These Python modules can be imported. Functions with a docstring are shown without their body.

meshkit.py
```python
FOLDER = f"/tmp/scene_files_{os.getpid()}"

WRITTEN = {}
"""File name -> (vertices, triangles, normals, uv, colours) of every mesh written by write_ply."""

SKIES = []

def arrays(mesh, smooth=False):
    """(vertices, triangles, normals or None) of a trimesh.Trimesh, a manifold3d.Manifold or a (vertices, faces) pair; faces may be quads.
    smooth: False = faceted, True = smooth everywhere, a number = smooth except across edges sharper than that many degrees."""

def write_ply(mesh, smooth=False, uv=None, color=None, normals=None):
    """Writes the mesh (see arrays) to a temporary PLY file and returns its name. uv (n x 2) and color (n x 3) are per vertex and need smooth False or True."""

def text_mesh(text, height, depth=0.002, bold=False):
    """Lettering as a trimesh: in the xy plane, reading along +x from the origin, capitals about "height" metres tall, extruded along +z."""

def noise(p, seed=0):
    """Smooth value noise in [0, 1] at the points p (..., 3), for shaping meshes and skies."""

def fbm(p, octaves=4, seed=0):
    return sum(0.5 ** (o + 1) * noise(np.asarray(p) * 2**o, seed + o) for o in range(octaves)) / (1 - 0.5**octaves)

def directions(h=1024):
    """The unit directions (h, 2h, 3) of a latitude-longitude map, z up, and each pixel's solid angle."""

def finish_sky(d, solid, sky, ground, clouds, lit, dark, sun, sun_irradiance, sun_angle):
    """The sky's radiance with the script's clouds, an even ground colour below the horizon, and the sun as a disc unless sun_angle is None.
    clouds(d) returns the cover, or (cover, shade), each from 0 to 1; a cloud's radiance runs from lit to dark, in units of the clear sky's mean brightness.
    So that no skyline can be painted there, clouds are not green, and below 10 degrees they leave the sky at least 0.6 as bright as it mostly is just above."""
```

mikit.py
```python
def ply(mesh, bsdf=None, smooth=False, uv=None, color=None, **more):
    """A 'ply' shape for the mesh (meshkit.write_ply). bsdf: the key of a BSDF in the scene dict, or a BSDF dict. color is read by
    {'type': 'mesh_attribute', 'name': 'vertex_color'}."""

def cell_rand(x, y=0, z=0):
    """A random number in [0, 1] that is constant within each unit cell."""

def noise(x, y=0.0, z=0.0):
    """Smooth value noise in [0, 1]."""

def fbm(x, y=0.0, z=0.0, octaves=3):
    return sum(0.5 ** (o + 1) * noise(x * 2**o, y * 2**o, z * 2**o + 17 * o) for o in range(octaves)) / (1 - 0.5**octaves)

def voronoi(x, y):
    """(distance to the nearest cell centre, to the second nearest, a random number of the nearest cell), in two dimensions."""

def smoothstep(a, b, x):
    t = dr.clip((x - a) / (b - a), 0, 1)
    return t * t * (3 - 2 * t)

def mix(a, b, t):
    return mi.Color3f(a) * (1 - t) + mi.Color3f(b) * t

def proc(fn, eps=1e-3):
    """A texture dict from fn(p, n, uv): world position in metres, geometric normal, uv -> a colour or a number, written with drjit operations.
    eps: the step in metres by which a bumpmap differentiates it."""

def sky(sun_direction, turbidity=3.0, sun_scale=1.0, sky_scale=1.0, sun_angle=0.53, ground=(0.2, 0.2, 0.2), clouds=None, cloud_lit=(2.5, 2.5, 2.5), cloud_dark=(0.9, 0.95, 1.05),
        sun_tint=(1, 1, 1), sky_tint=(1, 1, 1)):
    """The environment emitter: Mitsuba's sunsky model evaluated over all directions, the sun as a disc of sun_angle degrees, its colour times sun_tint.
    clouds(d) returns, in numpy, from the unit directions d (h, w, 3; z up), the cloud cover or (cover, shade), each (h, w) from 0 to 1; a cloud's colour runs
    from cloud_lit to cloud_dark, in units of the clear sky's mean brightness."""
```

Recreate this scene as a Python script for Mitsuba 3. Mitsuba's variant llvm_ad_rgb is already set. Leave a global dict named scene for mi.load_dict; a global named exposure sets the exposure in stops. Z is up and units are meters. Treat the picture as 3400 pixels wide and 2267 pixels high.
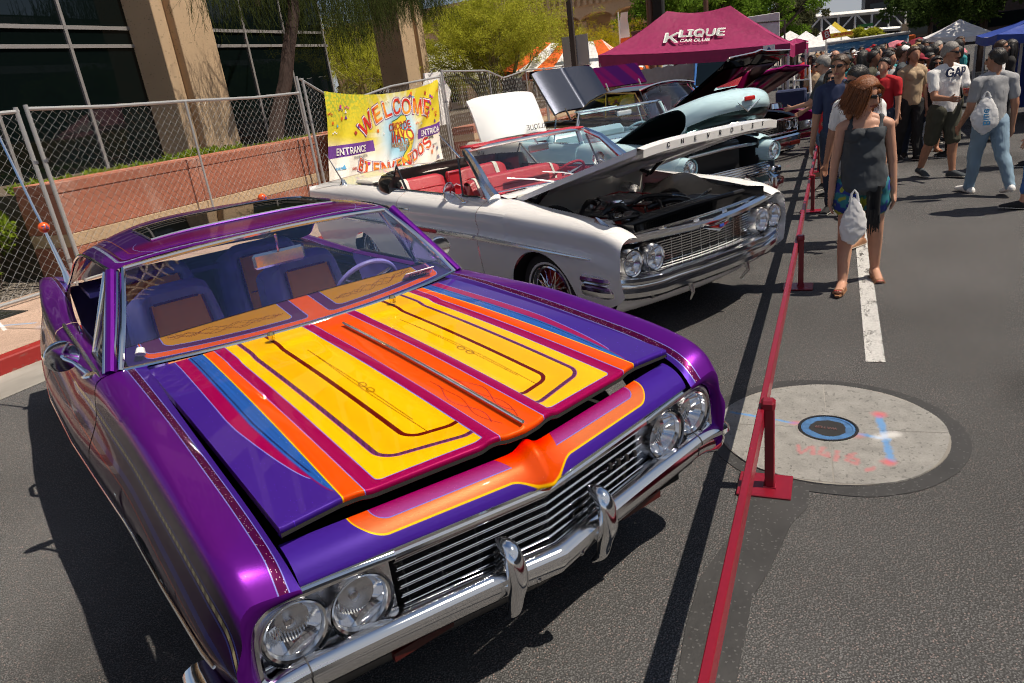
import math, numpy as np, trimesh, mitsuba as mi, mikit, meshkit, manifold3d, drjit as dr
from scipy.interpolate import PchipInterpolator
from shapely.geometry import Polygon, Point, box as sbox
from mikit import noise, fbm, voronoi, cell_rand, smoothstep, mix, proc
T = mi.ScalarTransform4f
scene, labels = {}, {}
# ---------------------------------------------------------------- camera, sky, exposure
EYE = np.array([0, 0, 1.878])
LOOK = np.array([-0.40997548, 0.84835661, -0.33497937]); UP = np.array([-0.02487987, 0.35672474, 0.93387818])
scene['camera'] = {'type': 'perspective', 'fov': 71.766, 'fov_axis': 'x', 'near_clip': 0.05, 'far_clip': 3000.0,
                   'to_world': T().look_at(origin=EYE.tolist(), target=(EYE + LOOK).tolist(), up=UP.tolist())}
def cloud_cover(d):
    p = d / np.maximum(d[..., 2:3], 0.08)
    n = meshkit.fbm(np.stack([p[..., 0] * .9, p[..., 1] * .9, 0 * p[..., 0]], -1) + 3, 5, 4)
    return np.maximum(np.clip((n - .47) * 3.0, 0, .8), .55 * np.clip(1 - d[..., 2] * 3.2, 0, 1))
scene['sky'] = mikit.sky((0.60, 0.06, 1.0), turbidity=3, sky_scale=.62, clouds=cloud_cover, cloud_lit=(1.9, 1.9, 1.95), cloud_dark=(1.0, 1.0, 1.05), sun_tint=(.93, .98, 1.06))
exposure = 1.85
RNG = np.random.default_rng(7)

# ---------------------------------------------------------------- helpers
def num(k):
    if k not in USED: USED.add(k); return k
    i = 1
    while f'{k}_{i:03d}' in USED: i += 1
    USED.add(f'{k}_{i:03d}'); return f'{k}_{i:03d}'
USED = set()
class M:
    def __init__(s): s.v, s.f, s.n = [], [], 0
    def add(s, v, f):
        v = np.asarray(v, float); f = np.asarray(f, int)
        if f.shape[1] == 4: f = np.vstack([f[:, :3], f[:, [0, 2, 3]]])
        s.v.append(v); s.f.append(f + s.n); s.n += len(v); return s
    def mesh(s, m): return s.add(m.vertices, m.faces)
    def box(s, c, d, rz=0, R=None):
        x, y, z = np.array(d) / 2
        v = np.array([[i, j, k] for i in (-x, x) for j in (-y, y) for k in (-z, z)])
        if rz: c_, s_ = math.cos(rz), math.sin(rz); v = v @ np.array([[c_, s_, 0], [-s_, c_, 0], [0, 0, 1]])
        if R is not None: v = v @ np.asarray(R).T
        return s.add(v + np.array(c), BOXF)
    def tube(s, pts, r, n=8, cap=True, closed=False):
        P = np.asarray(pts, float); m = len(P); r = np.broadcast_to(np.asarray(r, float), (m,))
        t = np.gradient(P, axis=0) if not closed else np.roll(P, -1, 0) - np.roll(P, 1, 0)
        t /= np.maximum(np.linalg.norm(t, axis=1, keepdims=True), 1e-9)
        ref = np.array([0, 0, 1.]) if abs(t[0][2]) < .9 else np.array([1., 0, 0])
        a = np.cross(t[0], ref); a /= np.linalg.norm(a); V = []
        th = np.arange(n) * 2 * np.pi / n
        for i in range(m):
            a = a - t[i] * (a @ t[i]); a /= max(np.linalg.norm(a), 1e-9); b = np.cross(t[i], a)
            V.append(P[i] + r[i] * (np.cos(th)[:, None] * a + np.sin(th)[:, None] * b))
        F = []; k = np.arange(n)
        for i in range(m - (0 if closed else 1)):
            j = (i + 1) % m
            F.append(np.stack([i * n + k, i * n + (k + 1) % n, j * n + (k + 1) % n, j * n + k], 1))
        V = np.vstack(V); F = np.vstack(F); F = np.vstack([F[:, :3], F[:, [0, 2, 3]]])
        if cap and not closed:
            V = np.vstack([V, P[:1], P[-1:]]); c0 = m * n
            F = np.vstack([F, np.stack([k * 0 + c0, (k + 1) % n, k], 1), np.stack([k * 0 + c0 + 1, (m - 1) * n + k, (m - 1) * n + (k + 1) % n], 1)])
        return s.add(V, F)
    def lathe(s, prof, c=(0, 0, 0), R=None, n=32):
        p = np.asarray(prof, float); th = np.arange(n) * 2 * np.pi / n; m = len(p)
        V = np.stack([np.stack([r * np.cos(th), r * np.sin(th), th * 0 + z], 1) for r, z in p]).reshape(-1, 3)
        if R is not None: V = V @ np.asarray(R).T
        k = np.arange(n)
        F = np.vstack([np.stack([i * n + k, i * n + (k + 1) % n, (i + 1) * n + (k + 1) % n, (i + 1) * n + k], 1) for i in range(m - 1)])
        return s.add(V + np.array(c), F)
    def grid(s, P):
        P = np.asarray(P, float); a, b = P.shape[:2]
        i = np.arange(a * b).reshape(a, b)
        return s.add(P.reshape(-1, 3), np.stack([i[:-1, :-1], i[1:, :-1], i[1:, 1:], i[:-1, 1:]], -1).reshape(-1, 4))
    def slab(s, P, t):
        """a closed thick sheet: the grid P and its copy moved by t (a vector or a grid of vectors)"""
        P = np.asarray(P, float); Q = P + t; a, b = P.shape[:2]
        s.grid(P); s.grid(Q[:, ::-1])
        for e, g in ((P[0], Q[0]), (P[-1][::-1], Q[-1][::-1]), (P[::-1, 0], Q[::-1, 0]), (P[:, -1], Q[:, -1])): s.grid(np.stack([g, e], 0))
        return s
    def prism(s, poly, z0, z1, fn=None):
        m = trimesh.creation.extrude_polygon(poly, z1 - z0, engine='earcut'); v = m.vertices + [0, 0, z0]
        return s.add(v if fn is None else fn(v), m.faces)
    def sweep(s, path, prof, closed=False, cap=True):
        """prof (k,2): sideways (to the right of travel) and up; path (n,3)"""
        P = np.asarray(path, float); t = np.gradient(P, axis=0); t[:, 2] = 0; t /= np.linalg.norm(t, axis=1, keepdims=True)
        nr = np.stack([t[:, 1], -t[:, 0], 0 * t[:, 0]], 1); pr = np.asarray(prof, float)
        if pr.ndim == 2: pr = np.broadcast_to(pr, (len(P),) + pr.shape)
        G = P[:, None] + nr[:, None] * pr[..., :1] + np.array([0, 0, 1.]) * pr[..., 1:]
        G = np.concatenate([G, G[:, :1]], 1); s.grid(G)
        if cap:
            for e, o in ((G[0], 1), (G[-1], -1)):
                c = e[:-1].mean(0); k = len(e) - 1; j = np.arange(k)
                f = np.stack([j * 0 + k, j, (j + 1) % k], 1)
                s.add(np.vstack([e[:-1], c]), f[:, ::o])
        return s
    @property
    def m(s): return trimesh.Trimesh(np.vstack(s.v), np.vstack(s.f), process=False)
    def tr(s, fn):
        s.v = [fn(v) for v in s.v]; return s
BOXF = np.array([[0, 1, 3, 2], [4, 6, 7, 5], [0, 4, 5, 1], [2, 3, 7, 6], [0, 2, 6, 4], [1, 5, 7, 3]])
def rot(axis, a):
    axis = np.asarray(axis, float) / np.linalg.norm(axis); K = np.array([[0, -axis[2], axis[1]], [axis[2], 0, -axis[0]], [-axis[1], axis[0], 0]])
    return np.eye(3) + math.sin(a) * K + (1 - math.cos(a)) * K @ K
def rbox(c, d, r=.01, rz=0):
    """a box with chamfered edges"""
    x, y, z = np.array(d) / 2; r = min(r, x * .9, y * .9, z * .9)
    P = [[sx * (x - r * (a != 0)), sy * (y - r * (a != 1)), sz * (z - r * (a != 2))] for sx in (-1, 1) for sy in (-1, 1) for sz in (-1, 1) for a in range(3)]
    m = trimesh.convex.convex_hull(np.array(P)); v = np.array(m.vertices)
    if rz: v = v @ rot([0, 0, 1], rz).T
    return trimesh.Trimesh(v + np.array(c), m.faces, process=False)
def put(key, mesh, mat, smooth=30, to=None, uv=None, **k):
    if isinstance(mesh, M): mesh = mesh.m
    d = mikit.ply(mesh, 'mat_' + mat, smooth=True if uv is not None and smooth else smooth, uv=uv, **k)
    if to is not None: d['to_world'] = to
    scene[key] = d; return key
class Thing:
    def __init__(s, name, label, cat, group=None, to=None, kind=None):
        s.key = num(name); s.to = to; labels[s.key] = {'label': label, 'category': cat}
        if group: labels[s.key]['group'] = group
        if kind: labels[s.key]['kind'] = kind
    def part(s, name, mesh, mat, smooth=30, uv=None, label=None, kind=None, parent=None):
        k = num((parent or s.key) + '__' + name); put(k, mesh, mat, smooth, s.to, uv)
        if label or kind: labels[k] = {a: b for a, b in (('label', label), ('kind', kind)) if b}
        return k
def single(name, label, cat, mesh, mat, smooth=30, group=None, kind=None, to=None, uv=None):
    k = num(name); put(k, mesh, mat, smooth, to, uv); labels[k] = {'label': label, 'category': cat}
    if group: labels[k]['group'] = group
    if kind: labels[k]['kind'] = kind
    return k
def struct(name, label, mesh, mat, smooth=False): return single(name, label, name.replace('_', ' '), mesh, mat, smooth, kind='structure')

# ---------------------------------------------------------------- materials
def rgb(c): return {'type': 'rgb', 'value': [float(x) for x in c]}
def tex(c): return proc(c) if callable(c) else rgb(c)
def mat(name, c, rough=.6, metal=0.0, bump=None, bscale=1, eps=1e-3, **k):
    d = {'type': 'principled', 'base_color': tex(c), 'roughness': rough if not callable(rough) else proc(rough), 'metallic': metal, **k}
    if bump is not None: d = {'type': 'bumpmap', 'texture': proc(bump, eps), 'scale': bscale, 'bsdf': d}
    scene['mat_' + name] = {'type': 'twosided', 'bsdf': d}; return name
def paint(name, c, w=.5, rough=.30, metal=.75, ior=1.75):
    """lacquered car paint: metal flake below, a clear mirror-smooth coat above"""
    scene['mat_' + name] = {'type': 'twosided', 'bsdf': {'type': 'blendbsdf', 'weight': w,
        'a': {'type': 'principled', 'base_color': tex(c), 'roughness': rough, 'metallic': metal, 'specular': .5},
        'b': {'type': 'plastic', 'diffuse_reflectance': tex(c), 'int_ior': ior, 'nonlinear': True}}}; return name
def metal(name, c, a=.03):
    scene['mat_' + name] = {'type': 'twosided', 'bsdf': {'type': 'roughconductor', 'material': 'none', 'alpha': a, 'specular_reflectance': rgb(c)}}; return name
metal('chrome', (.93, .94, .95), .02); metal('chrome_soft', (.80, .80, .81), .12); metal('gold_trim', (.75, .62, .35), .05); metal('mirror_glass', (.9, .9, .92), .004)
metal('steel_grey', (.42, .43, .44), .30); mat('galvanised', (.42, .43, .44), .42, .4)
def pane(name, tint, ior=1.5): scene['mat_' + name] = {'type': 'thindielectric', 'int_ior': ior, 'specular_transmittance': rgb(tint)}; return name
pane('clear_glass', (.88, .93, .93)); pane('tint_glass', (.55, .60, .66)); pane('lens_glass', (.95, .96, .97)); pane('ws_glass', (.88, .92, .95), 1.75)
mat('black_rubber', (.018, .018, .018), .75); mat('black_matte', (.012, .012, .013), .9); mat('black_gloss', (.012, .012, .013), .12, clearcoat=1.0, clearcoat_gloss=.95)
mat('dark_metal', (.05, .05, .052), .4, .6); mat('white_plastic', (.75, .75, .74), .4); mat('red_plastic', (.45, .02, .02), .25)
# asphalt: pale and reddish chips in dark binder
def asphalt_c(p, n, uv):
    a, b, r = voronoi(p.x * 140, p.y * 140)
    g = fbm(p.x * 1.1, p.y * 1.1, 0, 4); big = fbm(p.x * .23 + 7, p.y * .23, 2, 3)
    chip = smoothstep(.52, .30, a); tone = .074 + .118 * r * r + .03 * noise(p.x * 60, p.y * 60)
    base = .050 * (1 - chip) + tone * chip
    oil = smoothstep(.62, .78, fbm(p.x * .9 + 11, p.y * .7, 3, 4))
    k = base * (.78 + .46 * g) * (.80 + .40 * big) * (1 - .30 * oil)
    red = dr.select(r > .90, 1.0, 0.0) * chip
    return mi.Color3f(k * (.99 + .25 * red), k * (1.0 - .04 * red), k * (1.02 - .12 * red))
def asphalt_b(p, n, uv):
    a, b, r = voronoi(p.x * 140, p.y * 140); return .0028 * (smoothstep(.62, .2, a) * (.4 + .6 * r)) + .004 * fbm(p.x * 9, p.y * 9, 0, 2)
mat('asphalt', asphalt_c, .82, bump=asphalt_b, eps=2e-3, specular=.25)
def seal_c(p, n, uv):
    g = fbm(p.x * 6, p.y * 6, 0, 4); s = smoothstep(.93, .99, cell_rand(dr.floor(p.x * 140), dr.floor(p.y * 140), 1)); k = .032 + .02 * g + .05 * s
    return mi.Color3f(k, k * 1.0, k * 1.01)
mat('seal_tar', seal_c, .6, bump=lambda p, n, uv: .003 * fbm(p.x * 30, p.y * 30, 0, 3))
def pad_c(p, n, uv):
    g = fbm(p.x * 14, p.y * 14, 0, 4); f = noise(p.x * 160, p.y * 160); hole = smoothstep(.80, .90, noise(p.x * 70 + 3, p.y * 70)); 
    k = (.165 + .105 * g + .05 * f) * (1 - .35 * hole)
    # spray-paint survey marks: blue lines, red dots, white puff
    fz = .012 * (noise(p.x * 60, p.y * 60, 4) - .5) + .006 * (noise(p.x * 200, p.y * 200, 2) - .5)
    def seg(ax, ay, bx, by, w, soft):
        dx, dy = bx - ax, by - ay; t = dr.clip(((p.x - ax) * dx + (p.y - ay) * dy) / (dx * dx + dy * dy), 0, 1)
        return smoothstep(w + soft, w - soft * .5, dr.sqrt(dr.square(p.x - ax - t * dx) + dr.square(p.y - ay - t * dy)) + fz)
    blue = dr.maximum(dr.maximum(seg(-.50, 3.735, -.14, 3.645, .007, .008), seg(.10, 3.585, .275, 3.545, .010, .012)), seg(.245, 3.80, .275, 3.33, .013, .014))
    red = dr.maximum(seg(.245, 3.82, .247, 3.81, .022, .03), seg(.262, 3.315, .264, 3.31, .02, .03))
    red = dr.maximum(red, seg(-.16, 3.65, -.15, 3.65, .014, .03) * .7); red = dr.maximum(red, seg(.12, 3.565, .14, 3.56, .02, .03) * .5)
    strokes = [(-.135, 3.41, -.12, 3.33), (-.12, 3.33, -.07, 3.41), (-.07, 3.41, -.06, 3.33), (-.02, 3.40, -.035, 3.34), (-.035, 3.34, .005, 3.32), (.005, 3.32, .0, 3.36), (.045, 3.38, .04, 3.29), (.085, 3.34, .12, 3.37), (.12, 3.37, .09, 3.31), (.085, 3.30, .125, 3.27), (.125, 3.27, .135, 3.31), (.135, 3.31, .09, 3.33), (.17, 3.22, .20, 3.25)]
    for s_ in strokes: red = dr.maximum(red, seg(*s_, .007, .014) * .55)
    white = seg(.235, 3.56, .30, 3.60, .02, .035) * .75
    c = mi.Color3f(k * 1.0, k * .99, k * .945)
    c = mix(c, mi.Color3f(.09, .26, .55), blue * .8); c = mix(c, mi.Color3f(.55, .10, .12), red * .75); return mix(c, mi.Color3f(.75, .75, .75), white * .7)
mat('pad_concrete', pad_c, .85, bump=lambda p, n, uv: .004 * fbm(p.x * 60, p.y * 60, 0, 3))
def lane_c(p, n, uv):
    a, b, r = voronoi(p.x * 95, p.y * 95); w = smoothstep(.20, .42, fbm(p.x * 25, p.y * 9, 0, 4) + .25 * (r - .5)); return mix(mi.Color3f(.09, .088, .085), mi.Color3f(.52, .52, .51) * (.8 + .3 * r), w)
mat('lane_paint', lane_c, .75, bump=asphalt_b)
def walk_c(p, n, uv):
    r = cell_rand(dr.floor(p.x * 90), dr.floor(p.y * 90), 1); g = fbm(p.x * 3, p.y * 3, 0, 3); k = .75 + .30 * g + .30 * (r - .5)
    blue = smoothstep(.03, .01, dr.abs((p.y - 4.45) - (p.x + 8.2) * .25)) * smoothstep(.35, .30, dr.abs(p.x + 8.15)) + .5 * smoothstep(.16, .02, dr.sqrt(dr.square(p.x + 7.55) + dr.square(p.y - 4.5)))
    wh = smoothstep(.03, .012, dr.abs((p.y - 4.43) + (p.x + 8.25) * .45)) * smoothstep(.30, .25, dr.abs(p.x + 8.25))
    return mix(mix(mi.Color3f(.40 * k, .285 * k, .22 * k), mi.Color3f(.15, .3, .5), dr.clip(blue, 0, 1) * .7), mi.Color3f(.75, .75, .75), wh * .7)
mat('pink_walk', walk_c, .88, bump=lambda p, n, uv: .004 * noise(p.x * 90, p.y * 90))
mat('gutter', lambda p, n, uv: mi.Color3f(.29, .275, .25) * (.6 + .7 * fbm(p.x * 5, p.y * 2, 0, 4)), .85)
mat('red_kerb', lambda p, n, uv: mix(mi.Color3f(.27, .018, .016), mi.Color3f(.20, .13, .11), smoothstep(.60, .75, fbm(p.x * 9, p.y * 9, p.z * 9, 4))), .55)
def gravel_c(p, n, uv):
    a, b, r = voronoi(p.x * 28, p.y * 28); return mi.Color3f(.34, .30, .26) * (smoothstep(.75, .1, a) * (.45 + .9 * r))
mat('gravel', gravel_c, .9, bump=lambda p, n, uv: .03 * smoothstep(.7, .1, voronoi(p.x * 28, p.y * 28)[0]), eps=3e-3)
def stone_red(p, n, uv):
    g = fbm(p.x * 1.5, p.y * 1.5, p.z * 2.5, 4); st = fbm(p.x * .6, p.y * 2.2, p.z * .4 + 9, 4); s = noise(p.x * 120, p.y * 120, p.z * 120)
    k = .72 + .45 * g + .14 * (s - .5); c = mi.Color3f(.36 * k, .135 * k, .085 * k)
    return mix(c, mi.Color3f(.50, .33, .27), smoothstep(.52, .74, st) * .6)
mat('red_stone', stone_red, .62, bump=lambda p, n, uv: .002 * noise(p.x * 130, p.y * 130, p.z * 130))
mat('tan_stone', lambda p, n, uv: mi.Color3f(.46, .34, .215) * (.72 + .45 * fbm(p.x * 1.2, p.y * 1.2, p.z * 2, 4) + .12 * noise(p.x * 110, p.y * 110, p.z * 110)), .75)
def stucco_c(p, n, uv):
    g = fbm(p.x * .8, p.y * .8, p.z * .6, 4); s = noise(p.x * 90, p.y * 90, p.z * 90); pit = smoothstep(.80, .9, noise(p.x * 24, p.y * 24, p.z * 24))
    return mi.Color3f(.47, .345, .22) * ((.83 + .27 * g + .10 * (s - .5)) * (1 - .35 * pit))
mat('stucco', stucco_c, .85, bump=lambda p, n, uv: .003 * fbm(p.x * 60, p.y * 60, p.z * 60, 2))
scene['mat_office_glass'] = {'type': 'twosided', 'bsdf': {'type': 'plastic', 'diffuse_reflectance': rgb((.003, .006, .006)), 'int_ior': 1.55}}
mat('mullion', (.30, .29, .29), .45, .3); mat('bark_dark', lambda p, n, uv: mi.Color3f(.055, .036, .03) * (.5 + fbm(p.x * 18, p.y * 18, p.z * 5, 4)), .9, bump=lambda p, n, uv: .02 * fbm(p.x * 30, p.y * 30, p.z * 7, 3))
mat('bark_green', lambda p, n, uv: mi.Color3f(.20, .19, .075) * (.6 + .7 * fbm(p.x * 14, p.y * 14, p.z * 5, 3)), .75)
def leafmat(name, c, k=.35, trans=.55):
    col = lambda p, n, uv: mi.Color3f(*c) * (1 - k + 2 * k * fbm(p.x * 2.3, p.y * 2.3, p.z * 2.3, 3))
    scene['mat_' + name] = {'type': 'principledthin', 'base_color': proc(col), 'roughness': .55, 'diff_trans': trans, 'spec_trans': 0.0}; return name
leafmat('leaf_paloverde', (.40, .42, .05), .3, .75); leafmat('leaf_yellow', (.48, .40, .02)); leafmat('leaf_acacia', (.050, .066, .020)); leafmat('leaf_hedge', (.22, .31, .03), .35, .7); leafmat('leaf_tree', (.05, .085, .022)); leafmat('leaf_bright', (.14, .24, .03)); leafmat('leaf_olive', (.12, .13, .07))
mat('ground_dirt', lambda p, n, uv: mi.Color3f(.20, .17, .14) * (.6 + .8 * fbm(p.x * .6, p.y * .6, 0, 4)), .95)
mat('soil', (.07, .055, .04), .95)
# ---------------------------------------------------------------- the setting
def flat(x0, x1, y0, y1, z, n=1):
    return M().add([[x0, y0, z], [x1, y0, z], [x1, y1, z], [x0, y1, z]], [[0, 1, 2, 3]])
struct('ground', 'plain dusty ground reaching to the horizon behind the street', flat(-900, 900, -900, 900, -.06), 'ground_dirt')
struct('road', 'grey asphalt street with pale and reddish stone chips', flat(-6.9, 16, -12, 130, 0), 'asphalt')
struct('gutter', 'pale concrete gutter strip along the red kerb', flat(-6.9, -6.22, -12, 100, .004), 'gutter')
k_ = np.array([[-.16, 0], [-.16, .148], [-.012, .148], [0, .135], [.006, 0]])
kp = np.stack([np.full(40, -6.9), np.linspace(-12, 100, 40), np.full(40, 0.0)], 1)
struct('kerb', 'kerb painted red beside the pink sidewalk', M().sweep(kp, k_), 'red_kerb', 30)
# sidewalk slabs, with open joints, then the plaza sheet beyond
struct('plaza', 'pale plaza floor beyond the sidewalk under the tents', flat(-60, -7.04, 12.7, 110, .13), 'pink_walk')
struct('sidewalk_bed', 'sand bed below the sidewalk slabs', flat(-9.6, -7.05, -4, 12.7, .128), 'soil')
side = Thing('sidewalk', 'pinkish exposed aggregate sidewalk along the planter', 'sidewalk', kind='structure')
for i in range(9):
    y0 = -2.1 + i * 1.62
    for x0, x1 in ((-8.30, -7.07), (-9.55, -8.31)):
        side.part('slab', rbox(((x0 + x1) / 2, y0 + .80, .08), (x1 - x0 - .008, 1.606, .14), .006), 'pink_walk', False)
struct('gravel_bed', 'bed of pale gravel below the shrub', flat(-13.4, -9.56, -4, 12.7, .14), 'gravel')
# seal ring, round concrete pad in four sectors, cover
CX, CY = .0, 3.62
def blob(r, k, seed, n=96, ex=1.0):
    a = np.arange(n) * 2 * np.pi / n; w = meshkit.fbm(np.stack([np.cos(a) * 2 + seed, np.sin(a) * 2, 0 * a], 1), 3)
    return np.stack([CX + ex * (r + k * (w - .5)) * np.cos(a), CY + (r + k * (w - .5)) * np.sin(a)], 1)
strip = Polygon([(-.10, 3.03), (-.10, 2.88), (-.16, 2.74), (-.19, 2.58), (-.23, 2.38), (-.27, 2.24), (-.275, 1.98), (-.28, 1.7), (-.31, 1.45), (-.38, 1.5), (-.40, 1.8), (-.415, 2.02), (-.41, 2.29), (-.38, 2.41), (-.33, 2.60), (-.33, 3.05)])
ring_poly = Polygon(blob(.635, .05, 3)).union(strip.buffer(.06).buffer(-.03))
struct('seal_ring', 'dark tar seal round the concrete pad with a tongue running to the viewer', M().prism(ring_poly, -.002, .004), 'seal_tar')
pad = Thing('concrete_pad', 'round pale concrete pad with blue and red spray marks round a water cover', 'concrete pad', kind='structure')
for i in range(4):
    a = np.linspace(i * np.pi / 2 + .006, (i + 1) * np.pi / 2 - .006, 24) + .06
    q = [(CX + .146 * math.cos(t), CY + .146 * math.sin(t)) for t in a[::-1]] + [(CX + (.545 + .010 * math.sin(5 * t)) * math.cos(t), CY + (.545 + .01 * math.sin(5 * t)) * math.sin(t)) for t in a]
    pad.part('sector', M().prism(Polygon(q), -.01, .012), 'pad_concrete', False)
def cover_c(p, n, uv):
    r = dr.sqrt(dr.square(p.x - CX) + dr.square(p.y - CY)) + .03 * (fbm(p.x * 18, p.y * 18, 0, 3) - .5)
    return mix(mi.Color3f(.035, .034, .033), mi.Color3f(.075, .19, .40), smoothstep(.084, .092, r) * (.6 + .6 * fbm(p.x * 40, p.y * 40, 0, 2)))
mat('cover_iron', cover_c, .5, .2)
struct('pad_joint_fill', 'pale sand filling the joints of the round concrete pad', M().lathe([(.55, -.005), (.55, .0105), (.146, .0105), (.146, -.005)], (CX, CY, 0), n=64), 'gutter')
cov = Thing('water_cover', 'small round iron water cover with a blue painted rim', 'manhole cover')
cov.part('rim', M().lathe([(.144, -.01), (.144, .015), (.134, .016), (.131, .009), (.131, -.01)], (CX, CY, 0), n=48), 'dark_metal')
cov.part('lid', M().lathe([(.13, -.005), (.13, .012), (.118, .013), (.116, .010), (.0005, .0105)], (CX, CY, 0), n=48), 'cover_iron')
tm = meshkit.text_mesh('WATER', .022, .003, True); tm.apply_translation([-.045, -.011, 0]); tm.apply_transform(trimesh.transformations.rotation_matrix(math.pi - .15, [0, 0, 1])); tm.apply_translation([CX, CY, .010])
mat('cover_text', (.16, .09, .085), .5, .3); cov.part('lettering', tm, 'cover_text', False)
lane = Thing('lane_marking', 'worn white lane stripe painted on the asphalt by the sandalled woman', 'lane marking', kind='structure')
lane.part('stripe', flat(.205, .315, 4.57, 9.4, .004), 'lane_paint')
for y in (15.5, 24.5, 34): lane.part('stripe', flat(.205, .315, y, y + 3.2, .004), 'lane_paint')
gr = Thing('utility_grate', 'dark rectangular utility grate set in the sidewalk', 'grate')
gr.part('frame', M().box((-8.86, 4.62, .152), (.62, .62, .012)), 'dark_metal', False)
for i in range(4): gr.part('ridge', M().box((-8.86, 4.62, .159 + .003 * i), (.52 - .11 * i, .52 - .11 * i, .008)), 'steel_grey' if i % 2 else 'dark_metal', False)
# ---------------------------------------------------------------- planter wall
PX = -9.36
wall = Thing('planter_wall', 'long red stone planter wall with a tan band behind the chain link fence', 'planter wall')
def wall_run(x, y0, y1, zt, step, nx=.85, along='y'):
    y = y0
    while y < y1 - .05:
        e = min(y + step, y1)
        for z0, z1, m, o in ((.12, .60, 'red_stone', .0), (.60, .78, 'tan_stone', .006), (.78, zt - .14, 'red_stone', 0), (zt - .14, zt, 'red_stone', .012)):
            wall.part('panel' if z1 < zt else 'coping', rbox((x - nx / 2 + o, (y + e) / 2, (z0 + z1) / 2), (nx, e - y - .008, z1 - z0 - .003), .008), m, False)
        y = e
wall_run(PX, 6.25, 13.6, 1.46, 2.45)
wall_run(PX - .9, 13.605, 19.0, 1.46, 2.7)
wall_run(PX - .15, 19.0, 34.0, 1.0, 2.8)
struct('planter_soil', 'dark soil bed behind the planter wall', M().box((-12.2, 18.0, .7), (4.0, 23.4, 1.3)), 'soil')
# stone benches and low walls beyond the fence
for i, (x, y, w, h, l) in enumerate([(-11.3, 21.5, 2.6, .95, 'low brown stone seat wall beyond the banner'), (-12.5, 26.5, 3.0, 1.15, 'tan stepped seat wall under the feathery green tree'), (-10.4, 30.0, 3.4, 1.05, 'tan seat wall in front of the striped tent')]):
    b = Thing('seat_wall', l, 'seat wall')
    b.part('base', rbox((x, y, h / 2), (1.1, w, h), .02), 'red_stone', False); b.part('cap', rbox((x, y, h + .05), (1.25, w + .15, .1), .02), 'tan_stone', False)
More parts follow.
